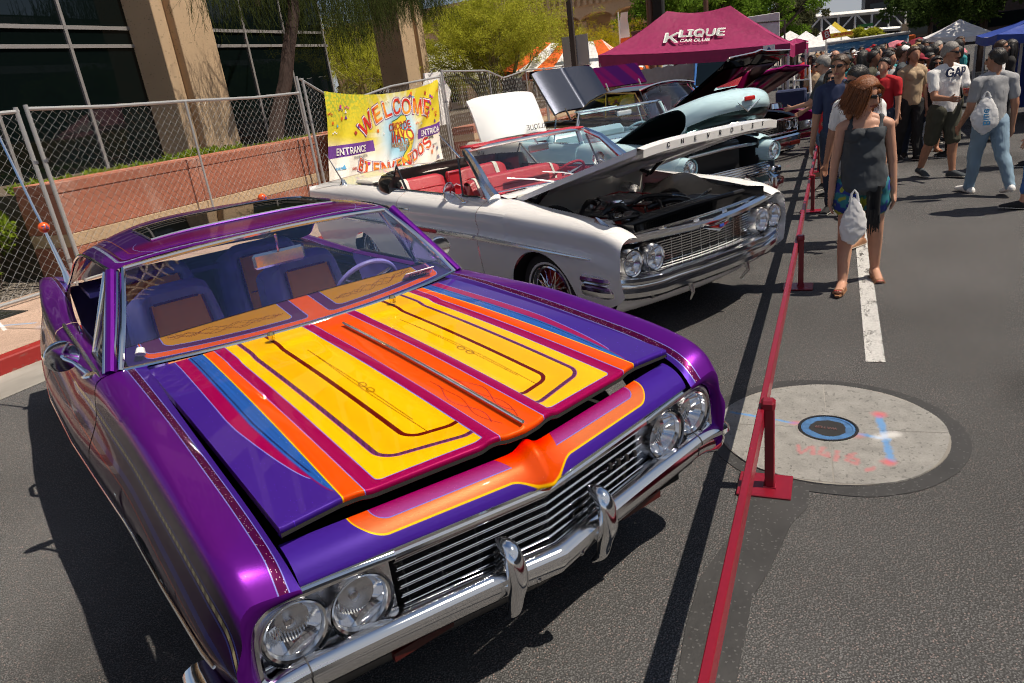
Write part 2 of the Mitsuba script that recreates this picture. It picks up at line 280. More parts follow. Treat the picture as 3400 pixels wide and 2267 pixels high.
# ---------------------------------------------------------------- office building
off = Thing('office_building', 'dark glass office building with tan stucco columns behind the fence', 'building')
GX = -14.35
ys = [3.2, 5.1, 7.0, 9.0, 10.9, 12.75, 14.35, 16.02, 17.6, 19.35]
zs = [1.30, 3.80, 4.16, 6.6, 9.0]
for i in range(len(ys) - 1):
    for j in range(len(zs) - 1):
        dx = .012 * RNG.standard_normal()
        P = np.array([[[GX + dx * .2, ys[i] + .02, zs[j] + .02], [GX - dx * .2, ys[i + 1] - .02, zs[j] + .02]], [[GX + dx * .1, ys[i] + .02, zs[j + 1] - .02], [GX, ys[i + 1] - .02, zs[j + 1] - .02]]])
        off.part('pane', M().slab(P, np.array([-.02, 0, 0])), 'office_glass', False)
for y in ys: off.part('mullion', M().box((GX + .02, y, 5.2), (.07, .065, 7.9)), 'mullion', False)
for z in zs: off.part('transom', M().box((GX + .015, 11.3, z), (.05, 16.4, .075)), 'mullion', False)
off.part('inner_wall', M().box((GX - .6, 11.0, 5.2), (.3, 16.4, 8.0)), 'black_matte', False)
off.part('sill', M().box((GX - .1, 11.3, 1.2), (.5, 16.6, .2)), 'tan_stone', False)
off.part('side_wall', M().box((GX - 7, 19.45, 5.0), (13.6, .2, 8.0)), 'office_glass', False)
def column(y0, y1, yg0, yg1):
    off.part('column', rbox((-14.03, (y0 + yg0) / 2, 5.2), (1.06, yg0 - y0, 8.4), .015), 'stucco', False)
    off.part('column_fin', rbox((-14.10, (yg0 + yg1) / 2, 5.2), (.80, yg1 - yg0, 8.4), .012), 'stucco', False)
    off.part('column_face', rbox((-13.97, (yg1 + y1) / 2, 5.2), (1.0, y1 - yg1, 8.4), .015), 'stucco', False)
column(12.45, 14.05, 12.70, 12.97)
column(22.55, 24.1, 23.45, 23.68)
off.part('overhang', M().box((-16.5, 14.5, 9.7), (7.0, 26, 1.4)), 'stucco', False)
off.part('upper_wall', M().box((-18.0, 11.0, 27), (7.4, 30, 33)), 'black_matte', False)
for i in range(21): off.part('fin', M().box((-13.9, -3.2 + 1.42 * i, 27), (.9, .30, 33)), 'stucco', False)
for z in np.arange(12.5, 43, 3.6): off.part('floor_band', M().box((-14.2, 11.0, z), (.35, 29.5, .55)), 'tan_stone', False)
# ---------------------------------------------------------------- chain link fence
FX = -9.08
def zig(m, yA, yB, zfun, z0=.24, pitch=.062, r=.0024):
    n = int((yB - yA) / pitch); dz = .058
    for i in range(n + 1):
        y = yA + i * pitch; zt = zfun(y); k = max(3, int((zt - z0) / dz)); z = z0 + (zt - z0) * np.arange(k + 1) / k
        off_ = pitch * .52 * (1 - 2 * ((np.arange(k + 1) + i) % 2))
        w = .012 * np.sin(y * 1.7 + z * 2) + .01 * np.sin(y * 5 + z * 3.1)
        m.tube(np.stack([FX + .004 * (1 - 2 * (np.arange(k + 1) % 2)) + w, y + off_ * .5 * 2 * .5 + off_ * .5, z], 1), r, 3, cap=False)
    return m
def fence(label, y0, y1, top, posts, mid, r=.0024):
    f = Thing('fence_panel', label, 'fence', 'chain link fence panels along the sidewalk')
    tp = np.array(top); zf = lambda y: float(np.interp(y, tp[:, 0], tp[:, 1]))
    f.part('wire_mesh', zig(M(), y0 + .04, y1 - .04, lambda y: zf(y) - .03, r=r), 'galvanised', False)
    yy = np.linspace(y0, y1, 24); f.part('top_rail', M().tube([(FX, y, zf(y)) for y in yy], .024, 8), 'galvanised')
    f.part('bottom_rail', M().tube([(FX, y0, .20), (FX, y1, .20)], .021, 8), 'galvanised')
    for y in posts: f.part('post', M().tube([(FX, y + .0, .13), (FX, y - .015, zf(y) + .05)], .027, 10), 'galvanised')
    for y in mid: f.part('stiffener', M().tube([(FX + .01, y, .2), (FX + .01, y, zf(y))], .017, 8), 'galvanised')
    for y in posts:
        for z in (.5, 1.75): f.part('clamp', M().tube([(FX, y, z - .02), (FX, y, z + .02)], .036, 10), 'steel_grey')
    return f
fence('fence panel at the left edge of the photo, cut off by the frame', 2.9, 5.96, [(2.9, 2.30), (5.96, 2.36)], [2.9, 5.95], [4.4])
fence('fence panel with a sagging top rail in front of the red planter wall', 6.06, 11.2, [(6.06, 2.38), (7.2, 2.33), (8.55, 2.31), (10, 2.27), (11.2, 2.28)], [6.08], [8.52])
fence('fence panel that carries the yellow welcome banner', 11.32, 16.72, [(11.32, 2.52), (12.1, 2.16), (13.2, 2.10), (14.3, 2.24), (16.72, 2.36)], [11.25, 11.40, 16.72], [14.2])
fence('fence panel with a dipping top rail beyond the banner', 16.84, 24.0, [(16.84, 2.48), (19.5, 2.42), (20.6, 2.18), (22.6, 2.36), (24, 2.34)], [16.84, 24.0], [19.6, 22.4], .0018)
fence('fence panel behind the open dark trunk lid', 24.1, 33.0, [(24.1, 2.34), (28, 2.40), (33, 2.36)], [24.1, 33.0], [27, 30], .0016)
# ---------------------------------------------------------------- welcome banner on the fence
def BN(s, t, o=0.0):
    s, t = np.asarray(s, float), np.asarray(t, float)
    top = 2.27 - .17 * np.sin(np.pi * np.clip(s, 0, 1)) ** .8 * (s < 1) + .03 * (s > .96)
    y = 11.86 + s * (16.32 - 11.86) + (-.42 * (1 - s) - .22 * s) * t
    z = top + (.42 - top) * t
    fold = np.exp(-((s + .62 * t - 1.03) / .06) ** 2) * .05
    x = -9.00 + .035 * np.sin(s * 26 + t * 5) * (.3 + t) + .02 * np.sin(s * 61 + 9 * t) * t + fold + .05 * np.sin(np.pi * s) * t + o
    return np.stack([x, y, z], -1)
ban = Thing('welcome_banner', 'yellow and white festival banner tied to the chain link fence', 'banner')
ss, tt = np.meshgrid(np.linspace(0, 1, 90), np.linspace(0, 1, 44), indexing='ij')
def banner_c(p, n, uv):
    s, t = uv.x, uv.y
    a, b, r = voronoi(s * 62, t * 26)
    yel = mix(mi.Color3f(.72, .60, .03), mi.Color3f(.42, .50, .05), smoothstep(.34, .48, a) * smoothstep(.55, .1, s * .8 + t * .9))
    dx, dy = (s - .56) * 2.6, (t - .52); rr = dr.sqrt(dx * dx + dy * dy); ang = dr.atan2(dy, dx)
    rays = smoothstep(.25, .6, dr.sin(ang * 22)) * smoothstep(.9, .3, rr)
    blue = mix(mi.Color3f(.22, .52, .70), mi.Color3f(.72, .84, .88), smoothstep(.10, .55, rr))
    c = mix(yel, mi.Color3f(.86, .86, .80), smoothstep(.55, .85, t + .1 * rr))
    c = mix(c, mi.Color3f(.80, .80, .70), rays * .55); c = mix(c, blue, smoothstep(.62, .30, rr))
    band = smoothstep(.545, .55, t + .03 * s) * smoothstep(.68, .675, t + .03 * s) * dr.select((s < .34) | (s > .74), 1.0, 0.0)
    return mix(c, mi.Color3f(.15, .05, .30), band)
mat('banner_print', banner_c, .55)
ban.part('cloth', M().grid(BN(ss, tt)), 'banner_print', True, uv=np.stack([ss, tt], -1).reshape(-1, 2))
mat('print_fire', lambda p, n, uv: mix(mi.Color3f(.62, .03, .02), mi.Color3f(.85, .33, .03), smoothstep(.35, .75, fbm(p.y * 3, p.z * 6, 0, 2))), .5)
for n_, c_ in (('print_white', (.84, .84, .82)), ('print_plum', (.20, .05, .20)), ('print_red', (.45, .05, .03)), ('print_brown', (.40, .17, .03)), ('print_yellow', (.78, .64, .05)), ('print_green', (.05, .17, .10)), ('print_navy', (.04, .06, .22)), ('print_black', (.02, .02, .02)), ('print_blue', (.10, .40, .70)), ('print_orange', (.72, .18, .02)), ('print_grey', (.35, .35, .36)), ('print_magenta', (.50, .04, .30)), ('print_purple', (.15, .05, .30))): mat(n_, c_, .55)
W_, H_ = 4.45, 1.80
def bprint(mesh, mt, o, nm='lettering', sub=.06):
    m = mesh.subdivide_to_size(sub); v = m.vertices
    ban.part(nm, (BN(v[:, 0] / W_, v[:, 1] / H_, o + v[:, 2]), m.faces), mt, False)
def word(txt, s, t, h, mt, o=.006, ang=0, bold=True, squash=1, skew=0):
    m = meshkit.text_mesh(txt, h, .002, bold); v = np.array(m.vertices); v[:, 0] -= (v[:, 0].min() + v[:, 0].max()) / 2; v[:, 1] -= h / 2
    v[:, 0] = v[:, 0] * squash + skew * v[:, 1]; v[:, 1] *= -1; v[:, :2] = v[:, :2] @ np.array([[math.cos(ang), math.sin(ang)], [-math.sin(ang), math.cos(ang)]])
    v[:, :2] += (s * W_, t * H_); bprint(trimesh.Trimesh(v, m.faces, process=False), mt, o)
def arc_word(txt, pts, h):
    q = np.array(pts)
    for i, ch in enumerate(txt):
        s, t, a = q[i]
        for (dh, mt, o) in ((1.22, 'print_plum', .004), (1.12, 'print_white', .007), (1.0, 'print_fire', .011)): word(ch, s, t, h * dh, mt, o, a, True, 1.18)
arc_word('WELCOME', [(.285, .345, -.6), (.385, .235, -.35), (.47, .19, -.2), (.56, .175, -.05), (.655, .195, .1), (.76, .23, .2), (.855, .275, .3)], .33)
arc_word('BIENVENIDOS', [(.225, .80, .35), (.275, .845, .30), (.33, .88, .2), (.395, .90, .12), (.46, .91, .05), (.525, .905, -.05), (.59, .885, -.2), (.635, .86, -.25), (.695, .835, -.35), (.765, .785, -.5), (.825, .725, -.6)], .25)
word('ENTRANCE', .165, .615, .13, 'print_white', .014, 0, True, 1.0); word('ENTRADA', .875, .59, .13, 'print_white', .016, 0, True, .95)
word('CINCO DE', .565, .42, .16, 'print_red', .014, 0, True, .84); word('MAYO', .575, .55, .25, 'print_red', .014, 0, True, .80); word('PHOENIX FEST', .565, .655, .095, 'print_brown', .012, 0, True, .72); word('2019', .575, .715, .085, 'print_brown', .012)
for txt, s, t, h, mt in (('GRAND CANYON', .225, .70, .05, 'print_grey'), ('UNIVERSITY', .225, .735, .025, 'print_grey'), ('DTPHX', .855, .665, .075, 'print_black'), ('SRP', .93, .835, .07, 'print_navy'), ('CBS5', .945, .955, .075, 'print_navy'), ('3 AMIGOS', .165, .93, .06, 'print_navy'), ('COMMUNITY', .90, .77, .03, 'print_grey'), ('RADIO', .075, .79, .05, 'print_blue'), ('PHX', .165, .82, .06, 'print_red'), ('DOWNTOWN', .08, .975, .06, 'print_purple'), ('MUSIC', .07, .905, .035, 'print_grey'), ('W', .86, .86, .10, 'print_orange')): word(txt, s, t, h, mt, .012)
rib = Polygon([(.50, .36), (.56, .34), (.60, .30), (.64, .31), (.645, .36), (.61, .40), (.575, .41), (.60, .48), (.655, .52), (.66, .62), (.64, .74), (.60, .82), (.605, .87), (.58, .90), (.52, .93), (.515, .89), (.56, .86), (.58, .80), (.62, .70), (.625, .60), (.53, .52), (.515, .43)])
sc = lambda g: Polygon([(x * W_, y * H_) for x, y in g.exterior.coords])
bprint(trimesh.creation.extrude_polygon(sc(rib).buffer(.025), .001, engine='earcut'), 'print_green', .003, 'ribbon_edge'); bprint(trimesh.creation.extrude_polygon(sc(rib), .001, engine='earcut'), 'print_yellow', .006, 'ribbon')
cr = np.random.default_rng(3)
for i in range(90):
    s, t = cr.uniform(.02, .98), cr.uniform(.04, .56 if i < 70 else .9)
    if .42 < s < .72 and t > .1 or (.25 < s < .86 and .12 < t < .40) or abs(t - .61) < .09: continue
    w = cr.uniform(.035, .06); a = cr.uniform(0, 3); k = [(w * math.cos(a + j * 2 * math.pi / (3 + i % 2)), w * math.sin(a + j * 2 * math.pi / (3 + i % 2))) for j in range(3 + i % 2)]
    if i % 5 == 0: k = [(x - .08, .02 * math.sin(x * 60)) for x in np.linspace(0, .16, 9)] + [(x - .08, .02 * math.sin(x * 60) + .022) for x in np.linspace(.16, 0, 9)]
    bprint(trimesh.creation.extrude_polygon(Polygon([(x + s * W_, y + t * H_) for x, y in k]), .001, engine='earcut'), ('print_purple', 'print_orange', 'print_blue', 'print_magenta', 'print_white', 'print_red')[i % 6], .014, 'confetti')
# ---------------------------------------------------------------- plants
def slivers(c, d, L, w, rng, fold=0):
    """leaf slivers at c along d: two triangles each"""
    n = len(c); d = d / np.linalg.norm(d, axis=1, keepdims=True); s = np.cross(d, rng.normal(size=(n, 3))); s /= np.linalg.norm(s, axis=1, keepdims=True)
    L = np.broadcast_to(L, (n,))[:, None]; w = np.broadcast_to(w, (n,))[:, None]
    V = np.stack([c, c + d * L * .5 + s * w, c + d * L, c + d * L * .5 - s * w], 1).reshape(-1, 3)
    return V, np.arange(4 * n).reshape(n, 4)
def clumps(rng, centers, radii, n, L, w, up=.3, squash=1.0):
    k = rng.integers(0, len(centers), n); q = rng.normal(size=(n, 3)); q /= np.linalg.norm(q, axis=1, keepdims=True); q *= rng.uniform(.25, 1, (n, 1)) ** .5
    q[:, 2] *= squash; c = np.asarray(centers)[k] + q * np.asarray(radii)[k][:, None]
    d = q + rng.normal(size=(n, 3)) * .7 + [0, 0, up]; return slivers(c, d, L * rng.uniform(.6, 1.3, n), w * rng.uniform(.6, 1.3, n), rng)
def branches(rng, base, d0, L, r, depth, spread=.55, m=None, tips=None, up=.12, kids=(2, 4)):
    """a recursive limb; collects the tips"""
    m = m or M(); tips = [] if tips is None else tips; d = np.array(d0, float) / np.linalg.norm(d0); p = [np.array(base, float)]
    k = 5
    for i in range(k): d = d + rng.normal(size=3) * .10 + [0, 0, up * .3]; d /= np.linalg.norm(d); p.append(p[-1] + d * L / k)
    m.tube(p, np.linspace(r, r * .62, k + 1), 7 if r > .03 else 4, cap=False)
    if depth == 0: tips.append(p[-1]); tips.append(p[3]); return m, tips
    for _ in range(rng.integers(*kids)):
        e = d + rng.normal(size=3) * spread + [0, 0, up]; branches(rng, p[rng.integers(3, k + 1)], e, L * rng.uniform(.62, .85), r * .58, depth - 1, spread, m, tips, up, kids)
    return m, tips
# feathery green tree beyond the banner (multi-stemmed)
def palo(name, label, x, y, h, w, n, seed, lm='leaf_paloverde', stems=6, group=None):
    rng = np.random.default_rng(seed); t = Thing(name, label, 'tree', group); m, tips = M(), []
    m.tube([(x, y, .1), (x + .03, y, .9)], [.14 * h / 4, .12 * h / 4], 10)
    for i in range(stems):
        a = i * 2 * np.pi / stems + rng.uniform(0, .6); branches(rng, (x + .02, y, .8 * h / 4.5), (math.cos(a) * .8, math.sin(a) * .8, .8), h * .30, .055 * h / 4, 3, .5, m, tips, .10)
    t.part('trunk', m, 'bark_green')
    tips = np.array(tips); tips = tips[tips[:, 2] > h * .25]
    cs = tips[rng.integers(0, len(tips), 900)] + rng.normal(size=(900, 3)) * [w * .16, w * .16, h * .07]
    v, f = clumps(rng, cs, rng.uniform(.10, .34, 900), n, .13, .011, .1, .7); t.part('crown', (v, f), lm, False); return t
palo('feathery_tree', 'yellow green feathery tree standing behind the fence right of the banner', -12.5, 27.2, 6.0, 6.0, 80000, 5, stems=9)
palo('feathery_tree', 'small feathery tree seen between the glass wall and the far tan column', -23.6, 33.5, 7.4, 6.5, 60000, 9)
palo('feathery_tree', 'yellow flowering tree in front of the scalloped building', -12.6, 46.0, 5.2, 6.0, 30000, 12, 'leaf_yellow')
palo('feathery_tree', 'feathery green tree between the striped tent and the scalloped building', -15.5, 36.0, 6.0, 6.5, 40000, 15)
# drooping tree with hanging needles in the planter
rng = np.random.default_rng(21); ac = Thing('drooping_tree', 'dark trunked tree with long drooping needles in front of the glass wall', 'tree')
m, tips = branches(rng, (-12, 13.5, 1.2), (.06, .16, 1), 3.9, .19, 0)
for i in range(8): branches(rng, (-11.9, 13.9 + .12 * i * .5, 4.3 + .12 * i), (rng.uniform(-.5, .5), rng.uniform(.1, 1.3), .7), 1.9, .06, 2, .6, m, tips, .1)
ac.part('trunk', m, 'bark_dark')
V, F, n0 = [], [], 0; curves = M(); cs, ds = [], []
for i in range(2300):
    b = np.array([rng.uniform(-12.4, -10.9), 12.1 + 9.9 * rng.uniform(0, 1) ** .9, 0]); b[2] = 5.0 + .35 * math.sin(b[1]) + rng.uniform(-.4, .5)
    edge = abs(b[1] - 15.8) / 5.5; L = rng.uniform(.5, 1.45) * (1 - .25 * edge) * (1.15 if 13 < b[1] < 17 else .95); k = 9; q = np.arange(k + 1) / k
    sw = rng.normal(size=2) * .16
    p = np.stack([b[0] + sw[0] * q ** 2 + .02 * np.sin(q * 8 + i), b[1] + sw[1] * q + .03 * np.sin(q * 7 + i), b[2] - L * q ** 1.1], 1)
    curves.tube(p, .0035, 3, cap=False)
    for _ in range(9):
        u = rng.uniform(.1, 1) * k; j = min(int(u), k - 1); cs.append(p[j] + (p[j + 1] - p[j]) * (u - j)); ds.append([rng.normal() * .35, rng.normal() * .35, -1])
v, f = slivers(np.array(cs), np.array(ds), rng.uniform(.10, .24, len(cs)), .0045, rng)
ac.part('crown', curves.add(v, f), 'leaf_acacia', False)
# ground cover on the planter and the shrub at its end
def bush(name, label, cs, rs, n, L, w, lm, cat='shrub', seed=1):
    rng = np.random.default_rng(seed); t = Thing(name, label, cat)
    v, f = clumps(rng, cs, rs, n, L, w, .5, .8); t.part('leaves', (v, f), lm, False)
    m = M(); c = np.asarray(cs)
    for q in c[:: max(1, len(c) // 14)]: m.tube([(q[0] * .6 + c[:, 0].mean() * .4, q[1] * .8 + c[:, 1].mean() * .2, .12 if name == 'leafy_shrub' else 1.2), q], .012, 5)
    t.part('stems', m, 'bark_dark')
r_ = np.random.default_rng(4)
bush('leafy_shrub', 'green leafy shrub at the end of the red planter wall', [(r_.uniform(-11.9, -10.0), r_.uniform(4.4, 6.0), r_.uniform(.35, 1.25)) for _ in range(60)], r_.uniform(.12, .3, 60), 9000, .085, .02, 'leaf_hedge')
for i, (y0, y1, h, l) in enumerate([(6.4, 9.2, .03, 'low bright green hedge growing along the planter at the left'), (9.2, 11.0, .10, 'bushier clump of green hedge in the middle of the planter'), (11.0, 13.3, .02, 'thin end of the green hedge by the tan column')]):
    bush('planter_hedge', l, [(r_.uniform(-10.7, -10.15), r_.uniform(y0, y1), 1.37 + r_.uniform(-.02, h)) for _ in range(50)], r_.uniform(.05, .13, 50), (4200, 4200, 1300)[i], .075, .016, 'leaf_hedge', 'hedge', 5 + i)
# ---------------------------------------------------------------- cars: shared parts
def place_car(x, y, a): return T().translate([x, y, 0]).rotate([0, 0, 1], math.degrees(a))
class Skin:
    """a body side from stations: {v: [(u, z), ...]} from the hood gap over the crown to the sill"""
    def __init__(s, st):
        s.vs = np.array(sorted(st)); A = np.array([st[v] for v in s.vs], float); s.fn = PchipInterpolator(s.vs, A, axis=0); s.k = A.shape[1]
    def at(s, v, n):
        c = s.fn(v); q = np.concatenate([[0], np.cumsum(np.linalg.norm(np.diff(c, axis=0), axis=1))]); t = np.linspace(0, q[-1], n)
        return PchipInterpolator(q, c, axis=0)(t), t + c[0, 0]
    def grid(s, v0, v1, nv, nt, side, arches=(), floor=None):
        P, U = np.zeros((nv, nt, 3)), np.zeros((nv, nt, 2))
        for i, v in enumerate(np.linspace(v0, v1, nv)):
            c, t = s.at(v, nt); zb = c[-1, 1]
            for (av, az, ar) in arches:
                if abs(v - av) < ar: zb = max(zb, az + math.sqrt(ar * ar - (v - av) ** 2))
            if zb > c[-1, 1]:                                   # end the section at the arch
                j = np.argmax((c[:, 1] < zb) & (np.arange(nt) > nt // 4)); fr = np.linspace(0, 1, nt); tt = np.interp(zb, [c[j, 1], c[j - 1, 1]], [t[j], t[j - 1]])
                q = t[0] + (tt - t[0]) * fr; c = np.stack([np.interp(q, t, c[:, 0]), np.interp(q, t, c[:, 1])], 1); t = q
            P[i, :, 0] = c[:, 0] * side; P[i, :, 1] = v; P[i, :, 2] = c[:, 1]; U[i, :, 0] = t; U[i, :, 1] = v
        return P, U.reshape(-1, 2)
def flipif(P, side): return P if side > 0 else P
Rfront = np.array([[1, 0, 0], [0, 0, -1], [0, 1, 0.]])        # lathe axis z -> -v (forward)
def headlamp(t, u, v, z, R, ring='chrome', depth=.05, tilt=0):
    Rr = rot([1, 0, 0], tilt) @ Rfront; c = np.array([u, v, z])
    k = t.part('headlight', M().lathe([(R * .86, -depth), (R * .99, -.01), (R * 1.02, .012), (R * .98, .022), (R * .90, .018), (R * .86, .002)], c, Rr, 40), ring)
    t.part('reflector', M().lathe([(.004, -R * .62), (R * .3, -R * .57), (R * .62, -R * .40), (R * .86, 0)], c, Rr, 32), 'mirror_glass', parent=k)
    t.part('bulb', M().lathe([(.0, -R * .2), (R * .16, -R * .25), (R * .14, -R * .55)], c, Rr, 12), 'chrome_soft', parent=k)
    rib = M(); a = np.linspace(-.8, .8, 15)
    q = np.linspace(0, 1, 9); rib.lathe([(R * .87 * math.sin(x * 1.2) / math.sin(1.2), .004 + R * .26 * (math.cos(x * 1.2) - math.cos(1.2))) for x in q[::-1]], c, Rr, 36)
    t.part('lens', rib, 'lens_glass', parent=k)
    ridges = M()
    for x in a:
        h = math.sqrt(1 - x * x) * R * .8; ridges.tube([c + Rr @ np.array([x * R * .8, -h * q, -R * (.58 - .50 * (x * x * .64 + (h * q / R) ** 2))]) for q in (.12, .45, .75, .98)], .0016, 4)
    t.part('lens_flutes', ridges, 'lens_flute', False, parent=k); return k
mat('lens_flute', (.75, .77, .78), .2, 0, spec_trans=0.0, specular=.9)
mat('tyre', lambda p, n, uv: mi.Color3f(.022, .022, .022) * (.7 + .6 * fbm(p.x * 20, p.y * 20, p.z * 20, 2)), .8); mat('whitewall', (.70, .69, .66), .55)
def wheel(t, u, v, side, r=.325, rim='chrome', hub='red_candy', w=.15, white=True):
    c = np.array([u, v, r]); R = np.array([[0, 0, side], [0, 1, 0], [-side, 0, 0.]]) if side > 0 else np.array([[0, 0, -1.], [0, 1, 0], [1, 0, 0]])
    k = t.part('wheel', M().lathe([(r * .62, .03), (r * .66, w * .46), (r * .80, w * .52), (r * .95, w * .47), (r, w * .36), (r, -w * .36), (r * .95, -w * .47), (r * .66, -w * .46), (r * .62, -.03)], c, R, 48), 'tyre')
    if white: t.part('whitewall_band', M().lathe([(r * .72, w * .505), (r * .735, w * .53), (r * .76, w * .53), (r * .775, w * .518)], c, R, 48), 'whitewall', parent=k)
    t.part('rim', M().lathe([(r * .68, w * .46), (r * .64, w * .50), (r * .61, w * .44), (r * .57, w * .30), (r * .55, 0), (r * .6, -.04)], c, R, 48), rim, parent=k)
    sp = M()
    for i in range(36):
        a = i * 2 * np.pi / 36; b = a + (.5 if i % 2 else -.5)
        sp.tube([c + R @ np.array([r * .17 * math.cos(b), r * .17 * math.sin(b), w * (.30 if i % 2 else .42)]), c + R @ np.array([r * .58 * math.cos(a), r * .58 * math.sin(a), w * (.12 if i % 2 else .34)])], .0032, 4, cap=False)
    t.part('spokes', sp, rim, parent=k); t.part('hub', M().lathe([(r * .02, w * .62), (r * .09, w * .60), (r * .13, w * .5), (r * .19, w * .42), (r * .19, 0)], c, R, 24), rim, parent=k)
    t.part('rim_dish', M().lathe([(r * .60, -.02), (r * .3, -.03), (r * .05, -.03)], c, R, 32), hub, parent=k); return k
paint('red_candy', (.30, .01, .01), .5)
def ring_tube(m, c, R, r, axis_R=None, n=36, k=8):
    a = np.arange(n) * 2 * np.pi / n; P = np.stack([R * np.cos(a), R * np.sin(a), 0 * a], 1)
    if axis_R is not None: P = P @ axis_R.T
    return m.tube(P + np.array(c), r, k, closed=True)
def steering(t, c, R, tilt, mt, hubm):
    A = rot([1, 0, 0], tilt); k = t.part('steering_wheel', ring_tube(M(), c, R, .013, A), mt)
    m = M()
    for a in (-2.6, -.54, 1.57): m.tube([np.array(c), np.array(c) + A @ np.array([R * math.cos(a), R * math.sin(a), 0])], [.018, .01], 6)
    m.lathe([(.001, .03), (.04, .02), (.05, -.02)], c, A, 16); m.tube([np.array(c), np.array(c) + A @ np.array([0, 0, -.3])], .03, 8)
    t.part('spokes', m, hubm, parent=k)
def round_mirror(t, base, c, R, face, arm='chrome'):
    """a round chrome mirror: head at c turned towards face, arm from base"""
    f = np.asarray(face, float) / np.linalg.norm(face); x = np.cross([0, 0, 1.], f); x /= np.linalg.norm(x); A = np.stack([x, np.cross(f, x), f], 1)
    k = t.part('side_mirror', M().lathe([(.001, -.016), (R * .30, -.015), (R * .80, -.011), (R * .95, -.006), (R, 0), (R * .97, .008), (R * .93, .003)], c, A, 36), 'chrome')
    t.part('glass', M().lathe([(R * .94, .004), (.001, .004)], c, A, 36), 'mirror_glass', False, parent=k)
    t.part('arm', M().tube([base, (np.array(base) * .45 + np.array(c) * .55 + [0, 0, .01]), np.array(c) - f * .03], [.011, .008, .010], 8).lathe([(.036, 0), (.034, .008), (.012, .016)], base, None, 20), arm, parent=k)
# ---------------------------------------------------------------- the purple show car
pc = Thing('purple_lowrider', 'candy purple show car with yellow, orange and magenta striped hood', 'car', to=place_car(-.736, 1.687, 1.066))
PUR, VIO, YEL, ORA, MAG, BLU, LIL, DRED = [mi.ScalarColor3f(*c) for c in ((.10, .032, .42), (.19, .014, .36), (.93, .70, .004), (.90, .165, .006), (.50, .002, .15), (.04, .20, .62), (.36, .38, .85), (.24, .012, .006))]
def C3(c): return mi.Color3f(c[0], c[1], c[2])
def edge(x, w=.0012): return smoothstep(-w, w, x)
def over(c, col, m): return mix(c, C3(col), m)
def glit(uv, s=420, th=.985): return dr.select(cell_rand(dr.floor(uv.x * s), dr.floor(uv.y * s), 5) > th, 1.0, 0.0)
def rr(a, d, ao, do, r):
    """signed distance outside a quarter-rounded corner: inside where a < ao and d > do"""
    qx, qy = a - ao + r, do - d + r
    return dr.sqrt(dr.square(dr.maximum(qx, 0)) + dr.square(dr.maximum(qy, 0))) + dr.minimum(dr.maximum(qx, qy), 0) - r
